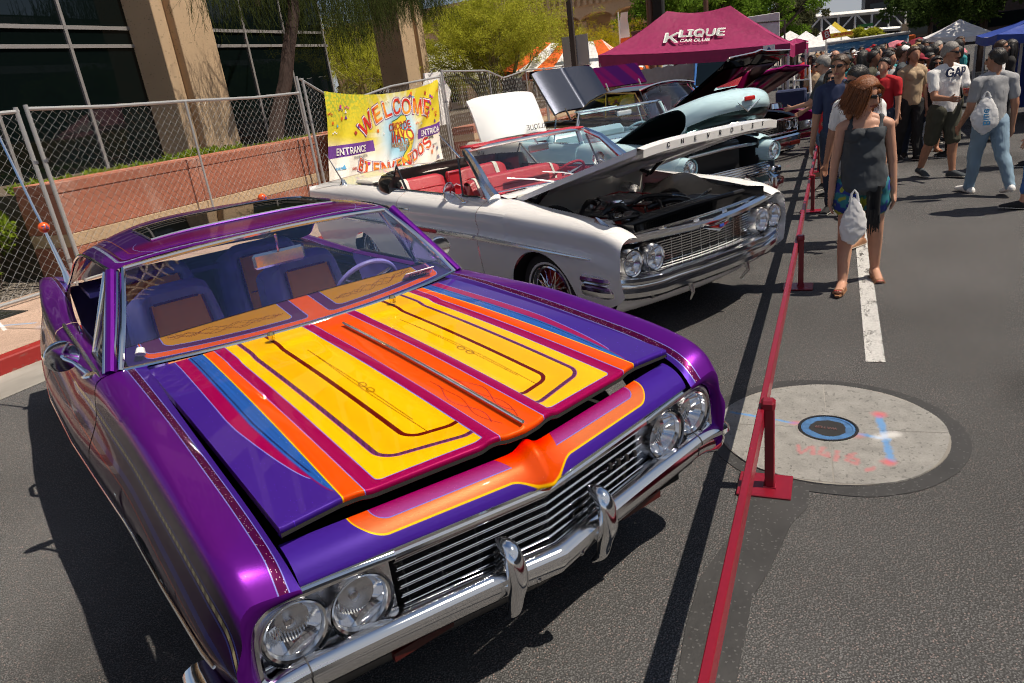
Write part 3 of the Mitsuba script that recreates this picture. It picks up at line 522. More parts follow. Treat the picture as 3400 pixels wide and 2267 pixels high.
def hood_c(p, n, uv):
    a, v = dr.abs(uv.x), uv.y; f = dr.clip((v - .2) / 1.3, 0, 1); E = .118 + .15 * dr.minimum(a, .58); d = v - E
    ao = .567 - .030 * f; am = .506 - .011 * f; ay = .459 - .008 * f; g = glit(uv, 420, .993)
    c = C3(PUR) * (1 + .8 * glit(uv, 500, .996))
    wb = .060 * dr.sqrt(dr.clip((v - .244) / .55, 0, 1)); bo = ao + wb
    wm = .050 * dr.sqrt(dr.clip((v - .344) / .55, 0, 1)); mo = bo + wm
    m2 = edge(mo - a) * edge(a - bo); c = over(c, MAG, m2); c = over(c, LIL, edge(.0016 - dr.abs(a - mo)) * edge(wm - .004))
    mb = edge(bo - a) * edge(a - ao); c = mix(c, C3(BLU) * (.80 + .3 * noise(uv.x * 300, uv.y * 6)) + .25 * g, mb)
    c = over(c, (.35, .02, .25), edge(.0022 - dr.abs(a - bo - .0025)) * edge(wb - .004)); c = over(c, (.02, .02, .16), edge(.0022 - dr.abs(a - bo + .010)) * edge(wb - .03))
    c = over(c, ORA, edge(ao - a)); c = over(c, YEL, edge(.0022 - dr.abs(a - ao)))
    c = over(c, MAG, edge(am - a) * edge(a - .086)); c = over(c, LIL, edge(.0016 - dr.abs(a - am)))
    sy = rr(a, d, ay, .026, .018); iny = edge(-sy) * edge(a - .128); yc = C3(YEL) * (1 + .0 * g)
    fade = smoothstep(.10, .0, dr.abs(rr(a, d, .36, .11, .05) + .02)) * .22
    yc = mix(yc, mi.Color3f(.80, .36, .0), fade)
    c = mix(c, yc, iny); c = over(c, LIL, edge(.0016 - dr.abs(sy)) * edge(a - .128)); c = over(c, LIL, edge(.0016 - dr.abs(a - .128)) * edge(d - .026)); c = over(c, LIL, edge(.0014 - dr.abs(a - .086)))
    sp = rr(a, d, .404, .068 + .16 * dr.maximum(a - .13, 0), .06); dash = .55 + .45 * edge(dr.sin((v + a * 2) * 150), .3)
    c = mix(c, mi.Color3f(.22, .01, .17) * dash + .04, edge(.0085 - dr.abs(sp + .008)) * iny); c = over(c, (.55, .18, .5), edge(.0013 - dr.abs(sp)) * iny)
    sr = rr(a, d, .292, .150 + .12 * dr.maximum(a - .13, 0), .055); c = over(c, DRED, edge(.0085 - dr.abs(sr + .008)) * iny)
    # hairline scrolls
    x1 = a - (.213 + .010 * dr.sin(v * 2.2)); c = over(c, DRED, edge(.0012 - dr.abs(x1 - .006 * smoothstep(1.25, .75, v) * smoothstep(.25, .75, v)), .0009) * edge(v - .32) * edge(1.25 - v)); c = over(c, DRED, edge(.0012 - dr.abs(x1 + .006 * smoothstep(1.25, .75, v)), .0009) * edge(v - .42) * edge(1.25 - v))
    lo = dr.abs(dr.sqrt(dr.square((a - .213) * 1.0) + dr.square((dr.abs(v - .74) - .03) * .55)) - .011); c = over(c, DRED, edge(.0014 - lo, .0009))
    fl = dr.abs(a - .035 - .022 * dr.sin((v - .2) * 17) * smoothstep(.52, .3, v)); c = over(c, (.45, .03, .02), edge(.0013 - fl, .001) * edge(v - .19) * edge(.60 - v)); fl2 = dr.abs(a - .05 - .018 * dr.cos((v - .15) * 23)); c = over(c, (.40, .02, .10), edge(.0012 - fl2, .001) * edge(v - .22) * edge(.55 - v))
    return c
paint('hood_stripes', hood_c, .88, .35, .3, 1.6)
def fender_c(p, n, uv):
    a, v = uv.x, uv.y; g = glit(uv, 420, .97)
    c = mix(C3(PUR), C3(VIO), edge(a - .800)); c = mix(c, mi.Color3f(.030, .004, .055), smoothstep(.945, .985, a))  # flanks darkened in the colour itself to stand for their dark ground reflection
    c = mix(c, mi.Color3f(.13, .003, .085) + g * .5, edge(a - .785) * edge(.813 - a)); c = over(c, LIL, edge(.0016 - dr.abs(a - .785))); c = over(c, LIL, edge(.0016 - dr.abs(a - .813)))
    w = .012 * dr.sin(v * 1.6)
    chk = edge(dr.sin(v * 170), .4); c = mix(c, mi.Color3f(.55, .50, .30) * (.45 + .55 * chk), edge(.0075 - dr.abs(a - 1.045 - w))); c = over(c, (.05, .06, .30), edge(.0035 - dr.abs(a - 1.062 - w))); c = over(c, (.05, .06, .30), edge(.0035 - dr.abs(a - 1.028 - w)))
    c = over(c, (.30, .02, .02), edge(.003 - dr.abs(a - 1.17 - w))); c = over(c, (.03, .03, .22), edge(.012 - dr.abs(a - 1.13 - w)))
    c = mix(c, mi.Color3f(.16, .045, .005), smoothstep(1.46, 1.60, a) * .6)
    return c
paint('fender_candy', fender_c, .55, .32, .7)
def header_c(p, n, uv):
    a, d = dr.abs(uv.x), uv.y; g = glit(uv, 600, .994)
    low = .020 * smoothstep(.03, .12, a)
    so = rr(a, d, .568, low, .075 + 0 * a); inn = edge(-so) ; c = C3(PUR) * 1.15
    fade = smoothstep(.0, .06, d); oc = mix(mi.Color3f(.80, .30, .10), mi.Color3f(.85, .15, .006), smoothstep(.04, .11, d) + smoothstep(.2, .02, a)) * (1 - .0 * g) + g * .08
    c = mix(c, oc, inn); c = over(c, YEL, edge(.0022 - dr.abs(so)))
    sm = rr(a, d, .508, .052, .04); im = edge(-sm) * edge(a - .088 - (d - .05) * .4); mc = mix(mi.Color3f(.55, .12, .45), mi.Color3f(.50, .0, .22), smoothstep(.05, .11, d)) + g * .15
    c = mix(c, mc, im); return over(c, LIL, edge(.0014 - dr.abs(sm)) * edge(a - .088))
paint('header_stripes', header_c, .88, .36, .3)
def roof_c(p, n, uv):
    a, v = dr.abs(uv.x), uv.y; d = v - (2.0 + .09 * dr.square(a / .66)); g = glit(uv, 420, .985)
    c = mix(C3(VIO), mi.Color3f(.20, .004, .13), smoothstep(.08, .20, d) * smoothstep(.64, .56, a)) * (1 + .5 * g)
    c = mix(c, mi.Color3f(.08, .012, .20), smoothstep(.24, .34, d))
    sr = rr(a, d, .668, .058, .05); chk = edge(dr.sin((uv.x + uv.y) * 260), .5)
    c = mix(c, mi.Color3f(.50, .56, .78) * (.55 + .45 * chk), edge(.006 - dr.abs(sr))); c = over(c, (.10, .004, .06), edge(.006 - dr.abs(sr + .018)))
    c = over(c, (.50, .12, .02), edge(.0016 - dr.abs(rr(a, d, .60, .12, .08)))); return over(c, LIL, edge(.0013 - dr.abs(a - .45 - .12 * dr.sin(d * 7))) * edge(.34 - d))
paint('roof_candy', roof_c, .6, .32, .6)
paint('nose_violet', (.15, .010, .29), .6); paint('violet_paint', (.17, .012, .33), .55); paint('dark_violet', (.05, .008, .09), .6); paint('orange_paint', (.80, .14, .01), .6)
mat('under_dark', (.010, .010, .010), .9)
PS = Skin({0.105: [(0.756, 0.77), (0.81, 0.782), (0.875, 0.792), (0.909, 0.768), (0.924, 0.697), (0.955, 0.62), (0.945, 0.56), (0.9349999999999999, 0.53)], 0.16: [(0.762, 0.822), (0.81, 0.846), (0.882, 0.858), (0.916, 0.834), (0.933, 0.736), (0.968, 0.63), (0.955, 0.56), (0.945, 0.53)], 0.26: [(0.766, 0.862), (0.82, 0.886), (0.884, 0.897), (0.918, 0.881), (0.942, 0.765), (0.985, 0.64), (0.97, 0.53), (0.96, 0.5)], 0.67: [(0.764, 0.915), (0.82, 0.938), (0.888, 0.951), (0.922, 0.935), (0.951, 0.798), (1.0, 0.65), (0.985, 0.47), (0.93, 0.28)], 1.18: [(0.756, 0.955), (0.82, 0.975), (0.89, 0.984), (0.924, 0.968), (0.958, 0.815), (1.012, 0.65), (0.99, 0.46), (0.93, 0.27)], 1.7: [(0.742, 0.985), (0.82, 0.99), (0.892, 0.984), (0.926, 0.968), (0.971, 0.82), (1.04, 0.66), (1.0, 0.46), (0.93, 0.27)], 2.2: [(0.85, 0.962), (0.88, 0.97), (0.915, 0.962), (0.949, 0.946), (0.995, 0.809), (1.065, 0.66), (1.01, 0.46), (0.93, 0.27)], 3.0: [(0.84, 0.962), (0.88, 0.968), (0.915, 0.958), (0.949, 0.942), (1.001, 0.807), (1.078, 0.66), (1.01, 0.46), (0.93, 0.27)], 3.7: [(0.79, 0.99), (0.85, 1.005), (0.905, 0.985), (0.939, 0.969), (0.983, 0.821), (1.05, 0.66), (1.0, 0.46), (0.93, 0.28)], 4.35: [(0.72, 0.985), (0.81, 1.02), (0.865, 1.03), (0.899, 1.014), (0.932, 0.854), (0.985, 0.68), (0.95, 0.48), (0.9, 0.32)], 4.95: [(0.68, 0.93), (0.78, 0.965), (0.83, 0.97), (0.864, 0.954), (0.879, 0.822), (0.91, 0.68), (0.89, 0.5), (0.86, 0.38)]})
ARF, ARR = (.86, .30, .37), (3.92, .29, .36)
for s in (-1, 1):
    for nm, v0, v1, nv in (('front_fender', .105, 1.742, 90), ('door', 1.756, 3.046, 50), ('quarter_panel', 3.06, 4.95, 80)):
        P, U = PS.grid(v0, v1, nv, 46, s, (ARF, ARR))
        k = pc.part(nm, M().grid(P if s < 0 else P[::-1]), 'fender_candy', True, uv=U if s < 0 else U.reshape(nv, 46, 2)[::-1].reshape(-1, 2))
        if nm == 'door': pc.part('door_inner', M().grid(np.stack([np.stack([np.full(12, s * (.83 if z > .8 else .86)), np.linspace(1.8, 3.02, 12), np.full(12, z)], 1) for z in (.965, .93, .8, .35)], 0)), 'seat_violet', True, parent=k)
        if nm == 'front_fender':
            for q in range(4): pc.part('badge_letter', rbox((s * 1.012, 1.32 + .05 * q, .655), (.012, .032, .03), .004), 'chrome', parent=k)
        P2 = P[:, -1:]; lip = np.concatenate([P2, P2 * [.93, 1, 1] + [0, 0, .015]], 1); pc.part('lower_edge', M().grid(lip), 'chrome_soft' if nm != 'door' else 'under_dark', True, parent=k)
    mm = M(); q = np.linspace(.22, 4.7, 60); mm.tube([(s * (np.interp(v, PS.vs, [r[5][0] for r in [PS.fn(x) for x in PS.vs]]) + .006), v, .60 + 0 * v) for v in q if True], .0055, 6); pc.part('side_moulding', mm, 'chrome')
    pc.part('belt_moulding', M().tube([(s * .905, v, .970 + .0 * v) for v in np.linspace(1.78, 3.04, 14)], .010, 6), 'chrome')
    wheel(pc, s * .80, .86, s, .315); wheel(pc, s * .80, 3.92, s, .315)
mat('seat_violet', lambda p, n, uv: mi.Color3f(.30, .25, .70) * (.75 + .5 * fbm(p.x * 9, p.y * 9, p.z * 9, 2)), .42, 0, specular=.6, sheen=.2)
mat('seat_orange', (.95, .33, .13), .5); mat('seat_purple_piping', (.15, .02, .25), .5)
# hood (popped a few centimetres at the front)
nu, nv = 121, 110; us = np.linspace(-.745, .745, nu); Pg = np.zeros((nv, nu, 3)); Ug = np.zeros((nv, nu, 2))
for j, u in enumerate(us):
    a = abs(u); E = .118 + .15 * min(a, .58); vr = 1.535 + .115 * (a / .745) ** 2; t = np.linspace(0, 1, nv - 3); v = E + (vr - E) * t
    z = (.915 - .016 * (a / .745) ** 2) + t * (.098 - .012 * (a / .745) ** 2) + .012 * np.sin(np.pi * t)
    z += .010 * math.exp(-(a / .010) ** 2) * (v > .13) * (v < 1.35)                       # centre spine
    z -= .007 * (1 / (1 + math.exp((a - .076) / .006))) * (1 / (1 + np.exp((v - 1.37) / .012)))
    pan = 1 / (1 + math.exp(-(a - .135) / .006)) / (1 + math.exp((a - .505) / .008)) / (1 + np.exp((v - 1.36 - .03 * a) / .010))
    z -= .010 * pan
    Pg[3:, j] = np.stack([0 * v + u, v, z], 1); z0 = z[0]
    for k, (dv, dz) in enumerate(((.035, -.036), (.006, -.034), (-.003, -.010))): Pg[k, j] = (u, E + dv, z0 + dz)
    Ug[:, j, 0] = u; Ug[3:, j, 1] = v; Ug[:3, j, 1] = E
hood = pc.part('hood', M().grid(Pg[:, ::-1]), 'hood_stripes', True, uv=Ug[:, ::-1].reshape(-1, 2))
pc.part('underside', M().grid(Pg[2:, :] - [0, 0, .018]), 'under_dark', False, parent=hood)
for s in (-1, 1): pc.part('edge_flange', M().grid(np.stack([Pg[2:, 0 if s < 0 else -1], Pg[2:, 0 if s < 0 else -1] - [0, 0, .03]], 1)), 'violet_paint', parent=hood)
pc.part('spine_trim', M().tube([(0, v, .915 + (v - .118) / 1.417 * .098 + .012 * math.sin(np.pi * (v - .118) / 1.417) + .012) for v in np.linspace(.122, 1.36, 30)], .0055, 8), 'chrome', parent=hood)
for s in (-1, 1): pc.part('washer_nozzle', M().lathe([(.014, 0), (.013, .012), (.016, .022), (.010, .034), (.0005, .037)], (s * .29, 1.44, 1.016), None, 16), 'gold_trim', label='small chrome washer nozzle on the hood')
# engine bay void under the hood gap
pc.part('engine_bay_liner', M().box((0, .88, .60), (1.46, 1.3, .05)).box((0, 1.56, .78), (1.5, .02, .38)), 'under_dark', False)
# header panel
nu = 101; us = np.linspace(-.752, .752, nu); prof = np.array([(.118, .76), (.117, .80), (.114, .828), (.106, .837), (.085, .834), (.055, .824), (.03, .808), (.010, .787), (.0, .766), (.008, .755)])
pf = PchipInterpolator(np.linspace(0, 1, len(prof)), prof, axis=0)(np.linspace(0, 1, 34))
P = np.zeros((34, nu, 3)); U = np.zeros((34, nu, 2))
for j, u in enumerate(us):
    a = abs(u); vb = .022 + .137 * a; h = .031 * math.exp(-(u / .030) ** 2)
    P[:, j] = np.stack([0 * pf[:, 0] + u, vb + pf[:, 0] - h * .5 * np.clip(1 - pf[:, 0] * 8, 0, 1), pf[:, 1] + h * np.clip(pf[:, 0] * 14, 0, 1) - .012 * (1 - a / .752) * np.clip(1 - pf[:, 0] * 20, 0, 1)], 1); U[:, j, 0] = u; U[:, j, 1] = pf[:, 0]
pc.part('header_panel', M().grid(P[:, ::-1]), 'header_stripes', True, uv=U[:, ::-1].reshape(-1, 2))
# grille, headlights, bumper
VB = lambda u: .022 + .137 * np.abs(u)
gl = pc.part('grille', M().sweep([(u, VB(u) + .012, .738 + .012 * abs(u)) for u in np.linspace(-.80, .80, 81)], [(-.03, .022), (.002, .022), (.012, .015), (.008, .002), (.014, -.004), (.012, -.016), (-.004, -.024), (-.03, -.024)]), 'chrome')
ub = np.concatenate([np.linspace(-.885, -.01, 30), [0], np.linspace(.01, .885, 30)])
for i in range(14): pc.part('grille_bar', M().sweep([(u, VB(u) + .030 + (.012 if i % 2 else 0), .702 - i * .0148) for u in (ub if i > 10 else ub[np.abs(ub) < .515])], [(-.006, .0022), (.001, .0022), (.003, 0), (.001, -.0022), (-.006, -.0022)]), 'chrome', parent=gl)
for u in (-.47, -.36, -.24, -.12, 0, .12, .24, .36, .47): pc.part('divider', M().box((u, VB(u) + .052, .605), (.004, .02, .20)), 'dark_metal', False, parent=gl)
pc.part('backing', M().grid(np.array([[(u, VB(u) + .10, z) for u in ub] for z in (.49, .76)])), 'under_dark', False, parent=gl)
pc.part('lower_trim', M().sweep([(u, VB(u) + .026, .492) for u in ub], [(-.05, .010), (.010, .010), (.014, 0), (.006, -.012), (-.05, -.012)]), 'chrome_soft', parent=gl)
for i, (u, ch) in enumerate(zip((.30, .345, .39, .435), 'IMPA')): pc.part('badge_letter', M().box((u, VB(u) + .016, .655 - .006 * i), (.012, .01, .02)), 'dark_metal', False, parent=gl)
for s in (-1, 1):
    sc_, _ = PS.at(.105, 44); tq = PchipInterpolator(np.linspace(0, 1, 6), np.array([(.756, .756), (.82, .752), (.875, .722), (.900, .66), (.906, .56), (.905, .44)]))(np.linspace(0, 1, 44))
    pc.part('fender_nose', M().grid(np.stack([np.stack([s * sc_[:, 0], np.full(44, .105), sc_[:, 1]], 1), np.stack([s * (sc_[:, 0] * .4 + tq[:, 0] * .6), np.full(44, .098) + .0 * tq[:, 0], sc_[:, 1] * .4 + tq[:, 1] * .6], 1), np.stack([s * tq[:, 0], VB(tq[:, 0]) - .012, tq[:, 1]], 1)][::s])), 'nose_violet', True)
    q = [(s * .50, .735), (s * .62, .742), (s * .76, .746), (s * .83, .738), (s * .875, .705), (s * .893, .65), (s * .900, .56), (s * .897, .505)]
    qa = PchipInterpolator(np.linspace(0, 1, 8), np.array(q))(np.linspace(0, 1, 44))
    pc.part('headlight_surround', M().tube([(u, VB(u) + .004, z) for u, z in qa], np.linspace(.010, .019, 44), 10), 'chrome')
    pc.part('surround_liner', M().grid(np.array([[(s * u, VB(u) + .062, z) for u in np.linspace(.50, .91, 9)] for z in np.linspace(.50, .735, 5)])), 'chrome_soft', True)
    headlamp(pc, s * .789, .150, .642, .088); headlamp(pc, s * .613, .132, .632, .088)
    pc.part('lamp_pod', M().lathe([(.094, .03), (.096, -.03), (.100, -.08)], (s * .789, .150, .642), Rfront, 40), 'chrome_soft'); pc.part('lamp_pod', M().lathe([(.094, .03), (.096, -.03), (.100, -.08)], (s * .613, .132, .632), Rfront, 40), 'chrome_soft')
bp = [(0, .002, .540), (.10, .020, .541), (.19, .036, .543), (.45, .070, .55), (.70, .098, .557), (.80, .110, .558), (.89, .116, .552), (.965, .132, .538), (1.015, .170, .522), (1.035, .235, .512), (1.03, .40, .505)]
bp = PchipInterpolator(np.arange(11), np.array(bp))(np.linspace(0, 10, 70)); bpath = np.vstack([bp[::-1] * [-1, 1, 1], bp[1:]])
bprof = [(-.07, -.020), (-.055, -.006), (-.035, .001), (-.012, .001), (.008, -.008), (.019, -.022), (.020, -.036), (.010, -.047), (.002, -.054), (.004, -.066), (-.002, -.09), (-.018, -.112), (-.04, -.124), (-.08, -.126)]
bprof = np.array(bprof); bm = pc.part('bumper', M().sweep(bpath, np.array([bprof * (1 + .22 * min(1, max(0, (abs(q[0]) - .86) / .12)) * min(1, (.42 - q[1]) / .12)) for q in bpath])), 'chrome')
for s in (-1, 1):
    pc.part('end_seam', M().sweep([(s * .788 + x, .1085, .5577) for x in (-.002, .002)][::1], [(a + .0015, b + .001) for a, b in bprof]), 'dark_metal', False, parent=bm)
    g = M(); gp = PchipInterpolator(np.linspace(0, 1, 7), np.array([(.066, .632), (.022, .626), (-.006, .59), (-.012, .535), (.012, .46), (.030, .40), (.085, .335)]))(np.linspace(0, 1, 26)); gr_ = np.interp(np.linspace(0, 1, 26), [0, .12, .3, .5, .68, .85, 1], [.012, .025, .032, .032, .026, .021, .007])
    g.tube([(s * .187, v, z) for v, z in gp], gr_, 14); gk = pc.part('bumper_guard', g, 'chrome', 60)
    for i in range(5): pc.part('rib', M().tube([(s * (.187 + x), .058 - .02 * abs(x) * 20, .612 - i * .014) for x in np.linspace(-.034, .034, 7)], .004, 5), 'dark_metal', parent=gk)
    pc.part('bumper_bolt', M().lathe([(.012, 0), (.010, .012), (.0005, .018)], (s * .09, .03, .455), Rfront, 12), 'chrome', parent=bm)
    pc.part('signal_lens', M().box((s * .46, .115, .413), (.20, .02, .028)), 'red_amber', False)
mat('red_amber', (.05, .006, .005), .2)
pc.part('valance', M().grid(np.array([[(u, VB(u) + dv, z) for u in np.linspace(-.9, .9, 31)] for z, dv in ((.45, .045), (.40, .055), (.34, .09), (.30, .16))])), 'dark_metal', True)
pc.part('underbody', M().box((0, 2.5, .34), (1.66, 4.5, .10)), 'under_dark', False)
# windshield, roof, pillars
def ws(u, t):
    q = u; ub, ut = .815 * q, .655 * q; u_ = ub + (ut - ub) * t
    v_ = (1.525 + .215 * q * q) * (1 - t) + (2.005 + .085 * q * q) * t - .035 * np.sin(np.pi * t); z_ = (1.014 - .020 * q * q) * (1 - t) + (1.372 - .036 * q * q) * t
    return np.stack([u_, v_, z_], -1)
Q, TT = np.meshgrid(np.linspace(-1, 1, 41), np.linspace(0, 1, 14), indexing='ij')
pc.part('windshield', M().grid(ws(Q, TT)), 'ws_glass', True)
tr = M(); q = np.linspace(-1, 1, 50); tr.tube(ws(q, q * 0 - .012), .010, 8); tr.tube(ws(q * 1.01, q * 0 + 1.012), .012, 8)
for s in (-1, 1): tq = np.linspace(-.012, 1.012, 24); tr.tube(ws(tq * 0 + s * 1.018, tq), .012, 8); tr.tube(ws(tq * 0 + s * 1.05, tq) + [0, .012, -.004], .008, 8)
pc.part('windshield_trim', tr, 'chrome')
ev_ = np.array([2.09, 2.2, 2.5, 2.8, 3.1, 3.4, 3.66, 3.95, 4.28]); eu_ = np.array([.700, .712, .722, .728, .738, .760, .790, .785, .765]); ez_ = np.array([1.338, 1.350, 1.358, 1.352, 1.30, 1.18, 1.06, 1.005, .985])
eu_f, ez_f = PchipInterpolator(ev_, eu_), PchipInterpolator(ev_, ez_)
cz_f = PchipInterpolator([2.0, 2.3, 2.8, 3.3, 3.6, 4.28], [1.378, 1.415, 1.435, 1.41, 1.35, 1.02])
nv, nu = 80, 61; P = np.zeros((nv, nu, 3)); U = np.zeros((nv, nu, 2))
for i, t in enumerate(np.linspace(0, 1, nv)):
    for j, q in enumerate(np.linspace(-1, 1, nu)):
        v0 = 2.018 + .09 * q * q; v = v0 + (4.28 - v0) * t; ue, ze, zc = eu_f(max(v, 2.09)), ez_f(max(v, 2.09)), cz_f(v)
        w = abs(q); z = ze + (zc - ze) * (1 - w ** 3.2) if w < 1 else ze; P[i, j] = (q * ue, v, z - .012 * (w > .985)); U[i, j] = (q * ue, v)
pc.part('roof', M().grid(P[:, ::-1]), 'roof_candy', True, uv=U[:, ::-1].reshape(-1, 2))
pc.part('headliner', M().grid(P[2:50, 2:-2] - [0, 0, .035]), 'seat_violet', True)
sr = np.array([[(u, v, cz_f(v) - (abs(u) / .72) ** 3.2 * (cz_f(v) - ez_f(v)) + .006) for u in np.linspace(-.475, .475, 21)] for v in np.linspace(2.345, 2.78, 8)])
pc.part('sunroof', M().slab(sr, np.array([0, 0, -.012])), 'black_mirror', 40); pc.part('sunroof_trim', M().tube(np.vstack([sr[0], sr[1:, -1], sr[-1, ::-1], sr[::-1, 0]]), .006, 6), 'chrome')
scene['mat_black_mirror'] = {'type': 'twosided', 'bsdf': {'type': 'plastic', 'diffuse_reflectance': rgb((.003, .003, .003)), 'int_ior': 1.8}}
for s in (-1, 1):
    pc.part('windshield_pillar', M().tube([(s * .868, 1.765, .985), (s * .79, 1.93, 1.16), (s * .712, 2.105, 1.338)], .022, 10), 'violet_paint')
    pc.part('drip_rail', M().tube([(s * (eu_f(v) + .006), v, ez_f(v) - .006) for v in np.linspace(2.10, 4.2, 50)], .0075, 6), 'chrome')
    pc.part('pillar_moulding', M().tube([(s * .888, 1.775, .985), (s * .81, 1.95, 1.165), (s * .725, 2.12, 1.335)], .011, 8), 'chrome')
    k = pc.part('vent_window', M().tube([(s * .875, 1.86, .97), (s * .868, 2.22, .975), (s * .79, 2.24, 1.15), (s * .715, 2.27, 1.315)], .012, 8).tube([(s * .868, 2.22, .975), (s * .742, 2.10, 1.30)], .010, 8), 'chrome')
    pc.part('pane', M().grid(np.array([[(s * .87, 1.86, .975), (s * .73, 2.12, 1.31)], [(s * .865, 2.22, .978), (s * .718, 2.262, 1.305)]])), 'tint_glass', False, parent=k)
    B_ = np.array([-.760, 4.365, 1.385]) if s < 0 else np.array([.80, 4.52, 1.285])
    am = M().tube([(s * .735, 4.25, .99), (s * .735, 4.27, 1.08)], [.028, .018], 10).tube([(s * .735, 4.27, 1.06), tuple(B_ - [0, 0, .03])], [.017, .009], 10)
    if s < 0: am.tube([tuple(B_), (-.775, 4.42, 1.52), (-.84, 4.66, 2.25)], .009, 6)
    k = pc.part('antenna', am, 'chrome')
    pc.part('ball', trimesh.creation.icosphere(3, .036).apply_translation(B_), 'ball_orange', True, parent=k, label='small orange antenna ball')
    tm = meshkit.text_mesh('76', .024, .004, True); v = np.array(tm.vertices); v[:, 0] -= .016; v[:, 1] -= .012; ang = -.35
    fx = np.array([math.cos(ang), 0, 0]) ; A = np.stack([[1, 0, 0], [0, .25, .97], [0, -.97, .25]], 1); pc.part('numerals', trimesh.Trimesh(v @ A.T + B_ + [0, -.035, .002], tm.faces, process=False), 'print_navy', False, parent=k)
mat('ball_orange', (.75, .10, .012), .25, clearcoat=1.0)
round_mirror(pc, (-.93, 1.90, .965), (-1.0, 2.05, 1.04), .070, (-.15, 1, .12)); round_mirror(pc, (.92, 2.02, .965), (.985, 2.13, 1.045), .070, (.25, 1, .05))
pc.part('door_handle', M().tube([(-1.015, 2.80, .84), (-1.045, 2.84, .85), (-1.045, 2.96, .85), (-1.015, 3.0, .84)], [.016, .013, .013, .016], 8), 'chrome'); pc.part('door_lock', M().lathe([(.012, 0), (.01, .008), (.0005, .009)], (-1.03, 2.95, .79), np.array([[0, 0, -1], [0, 1, 0], [1, 0, 0.]]), 12), 'chrome')
pc.part('lock_pin', M().tube([(-.86, 2.72, .96), (-.86, 2.72, 1.01)], .005, 6), 'chrome')
# inside
def dash_c(p, n, uv):
    u, v = uv.x, uv.y; a = dr.abs(u); b = v - (1.525 + .32 * dr.square(u))
    so = rr(dr.abs(u), b, .73, .045, .03); c = C3(PUR) * .5; c = over(c, ORA, edge(-so)); c = over(c, LIL, edge(.002 - dr.abs(so)))
    s1 = rr(dr.abs(a - .385), b, .335, .085, .03); c = over(c, (.16, .03, .16), edge(-s1)); c = over(c, LIL, edge(.002 - dr.abs(s1)))
    s2 = rr(dr.abs(a - .375), b, .265, .125, .03); c = over(c, (.70, .36, .008), edge(-s2)); c = over(c, LIL, edge(.002 - dr.abs(s2)))
    w = dr.abs(dr.sin((a - .375) * 26)); fl = dr.abs(dr.abs(b - .20) - .035 * w * smoothstep(.27, .02, dr.abs(a - .375))); c = over(c, DRED, edge(.0018 - fl, .0015) * edge(-s2 - .02)); fl2 = dr.abs(dr.abs(b - .20) - .02 * dr.abs(dr.sin((a - .375) * 47 + 1)))
    return over(c, DRED, edge(.0014 - fl2, .0012) * edge(-s2 - .03))
paint('dash_stripes', dash_c, .7, .4, .2)
P = np.zeros((24, 61, 3)); U = np.zeros((24, 61, 2))
for j, u in enumerate(np.linspace(-.80, .80, 61)):
    v0 = 1.535 + .32 * u * u
    for i, t in enumerate(np.linspace(0, 1, 24)):
        v = v0 + (1.87 - v0) * min(t * 1.15, 1); z = 1.002 - .012 * (u / .8) ** 2 + .055 * min(t * 1.15, 1) - (.12 * max(0, t - .87) / .13); P[i, j] = (u, v + .02 * max(0, t - .87) / .13, z); U[i, j] = (u, v)
pc.part('dashboard', M().grid(P[:, ::-1]), 'dash_stripes', True, uv=U[:, ::-1].reshape(-1, 2))
def bucket(u, v, name, zt=1.17, w=.50):
    zz = np.linspace(0, 1, 16); ww = np.linspace(-1, 1, 25); G = np.zeros((16, 25, 3))
    for i, t in enumerate(zz):
        for j, q in enumerate(ww):
            b = abs(q) ** 4; wd = w / 2 * (1 - .16 * t ** 2) ; G[i, j] = (u + q * wd, v + .20 * t - .10 * (1 - b) * 0 - .055 * np.exp(-((abs(q) - .80) / .16) ** 2) + .13 * abs(q) ** 8, .50 + (zt - .50) * t - .10 * abs(q) ** 6 * t)
    k = pc.part(name, M().grid(G).grid((G + [0, .13, 0])[::-1]).grid(np.stack([G[-1], G[-1] + [0, .065, .035], G[-1] + [0, .13, 0]], 0)), 'seat_violet', True)
    pc.part('insert', M().grid(G[:15, 5:20] - [0, .012, 0]), 'seat_orange', True, parent=k)
    pc.part('piping', M().tube(G[:15, 5] - [0, .016, 0], .006, 5).tube(G[:15, 19] - [0, .016, 0], .006, 5).tube(G[14, 6:19] - [0, .016, 0], .006, 5).tube(G[8, 6:19] - [0, .016, 0], .004, 5), 'seat_purple_piping', parent=k)
    pc.part('cushion', M().slab(np.array([[(u + q * w / 2, v - .52 + .55 * t, .50 + .03 * math.cos(q * 1.5) - .05 * t) for q in np.linspace(-1, 1, 13)] for t in np.linspace(0, 1, 8)]), np.array([0, 0, -.15])), 'seat_violet', 40, parent=k)
bucket(-.44, 2.20, 'passenger_seat', 1.13); bucket(.26, 2.20, 'driver_seat', 1.13); bucket(-.36, 3.25, 'rear_seat', 1.08, .66); bucket(.36, 3.25, 'rear_seat', 1.08, .66)
pc.part('console', M().mesh(rbox((0, 2.5, .60), (.24, 1.2, .30), .05)), 'seat_violet', 40)
pc.part('parcel_shelf', M().box((0, 3.8, 1.0), (1.4, .5, .03)), 'seat_violet', False); pc.part('cabin_floor', M().box((0, 2.7, .42), (1.6, 2.4, .03)), 'under_dark', False)
pc.part('cabin_rear_wall', M().box((0, 4.2, .7), (1.5, .03, .55)), 'seat_violet', False)
steering(pc, (.44, 2.03, .975), .175, -.95, 'seat_violet', 'chrome')
k = pc.part('rear_view_mirror', M().mesh(rbox((0, 1.99, 1.245), (.26, .025, .075), .012)), 'chrome', 30); pc.part('stalk', M().tube([(0, 1.98, 1.28), (0, 1.97, 1.36)], .007, 6), 'chrome', parent=k)
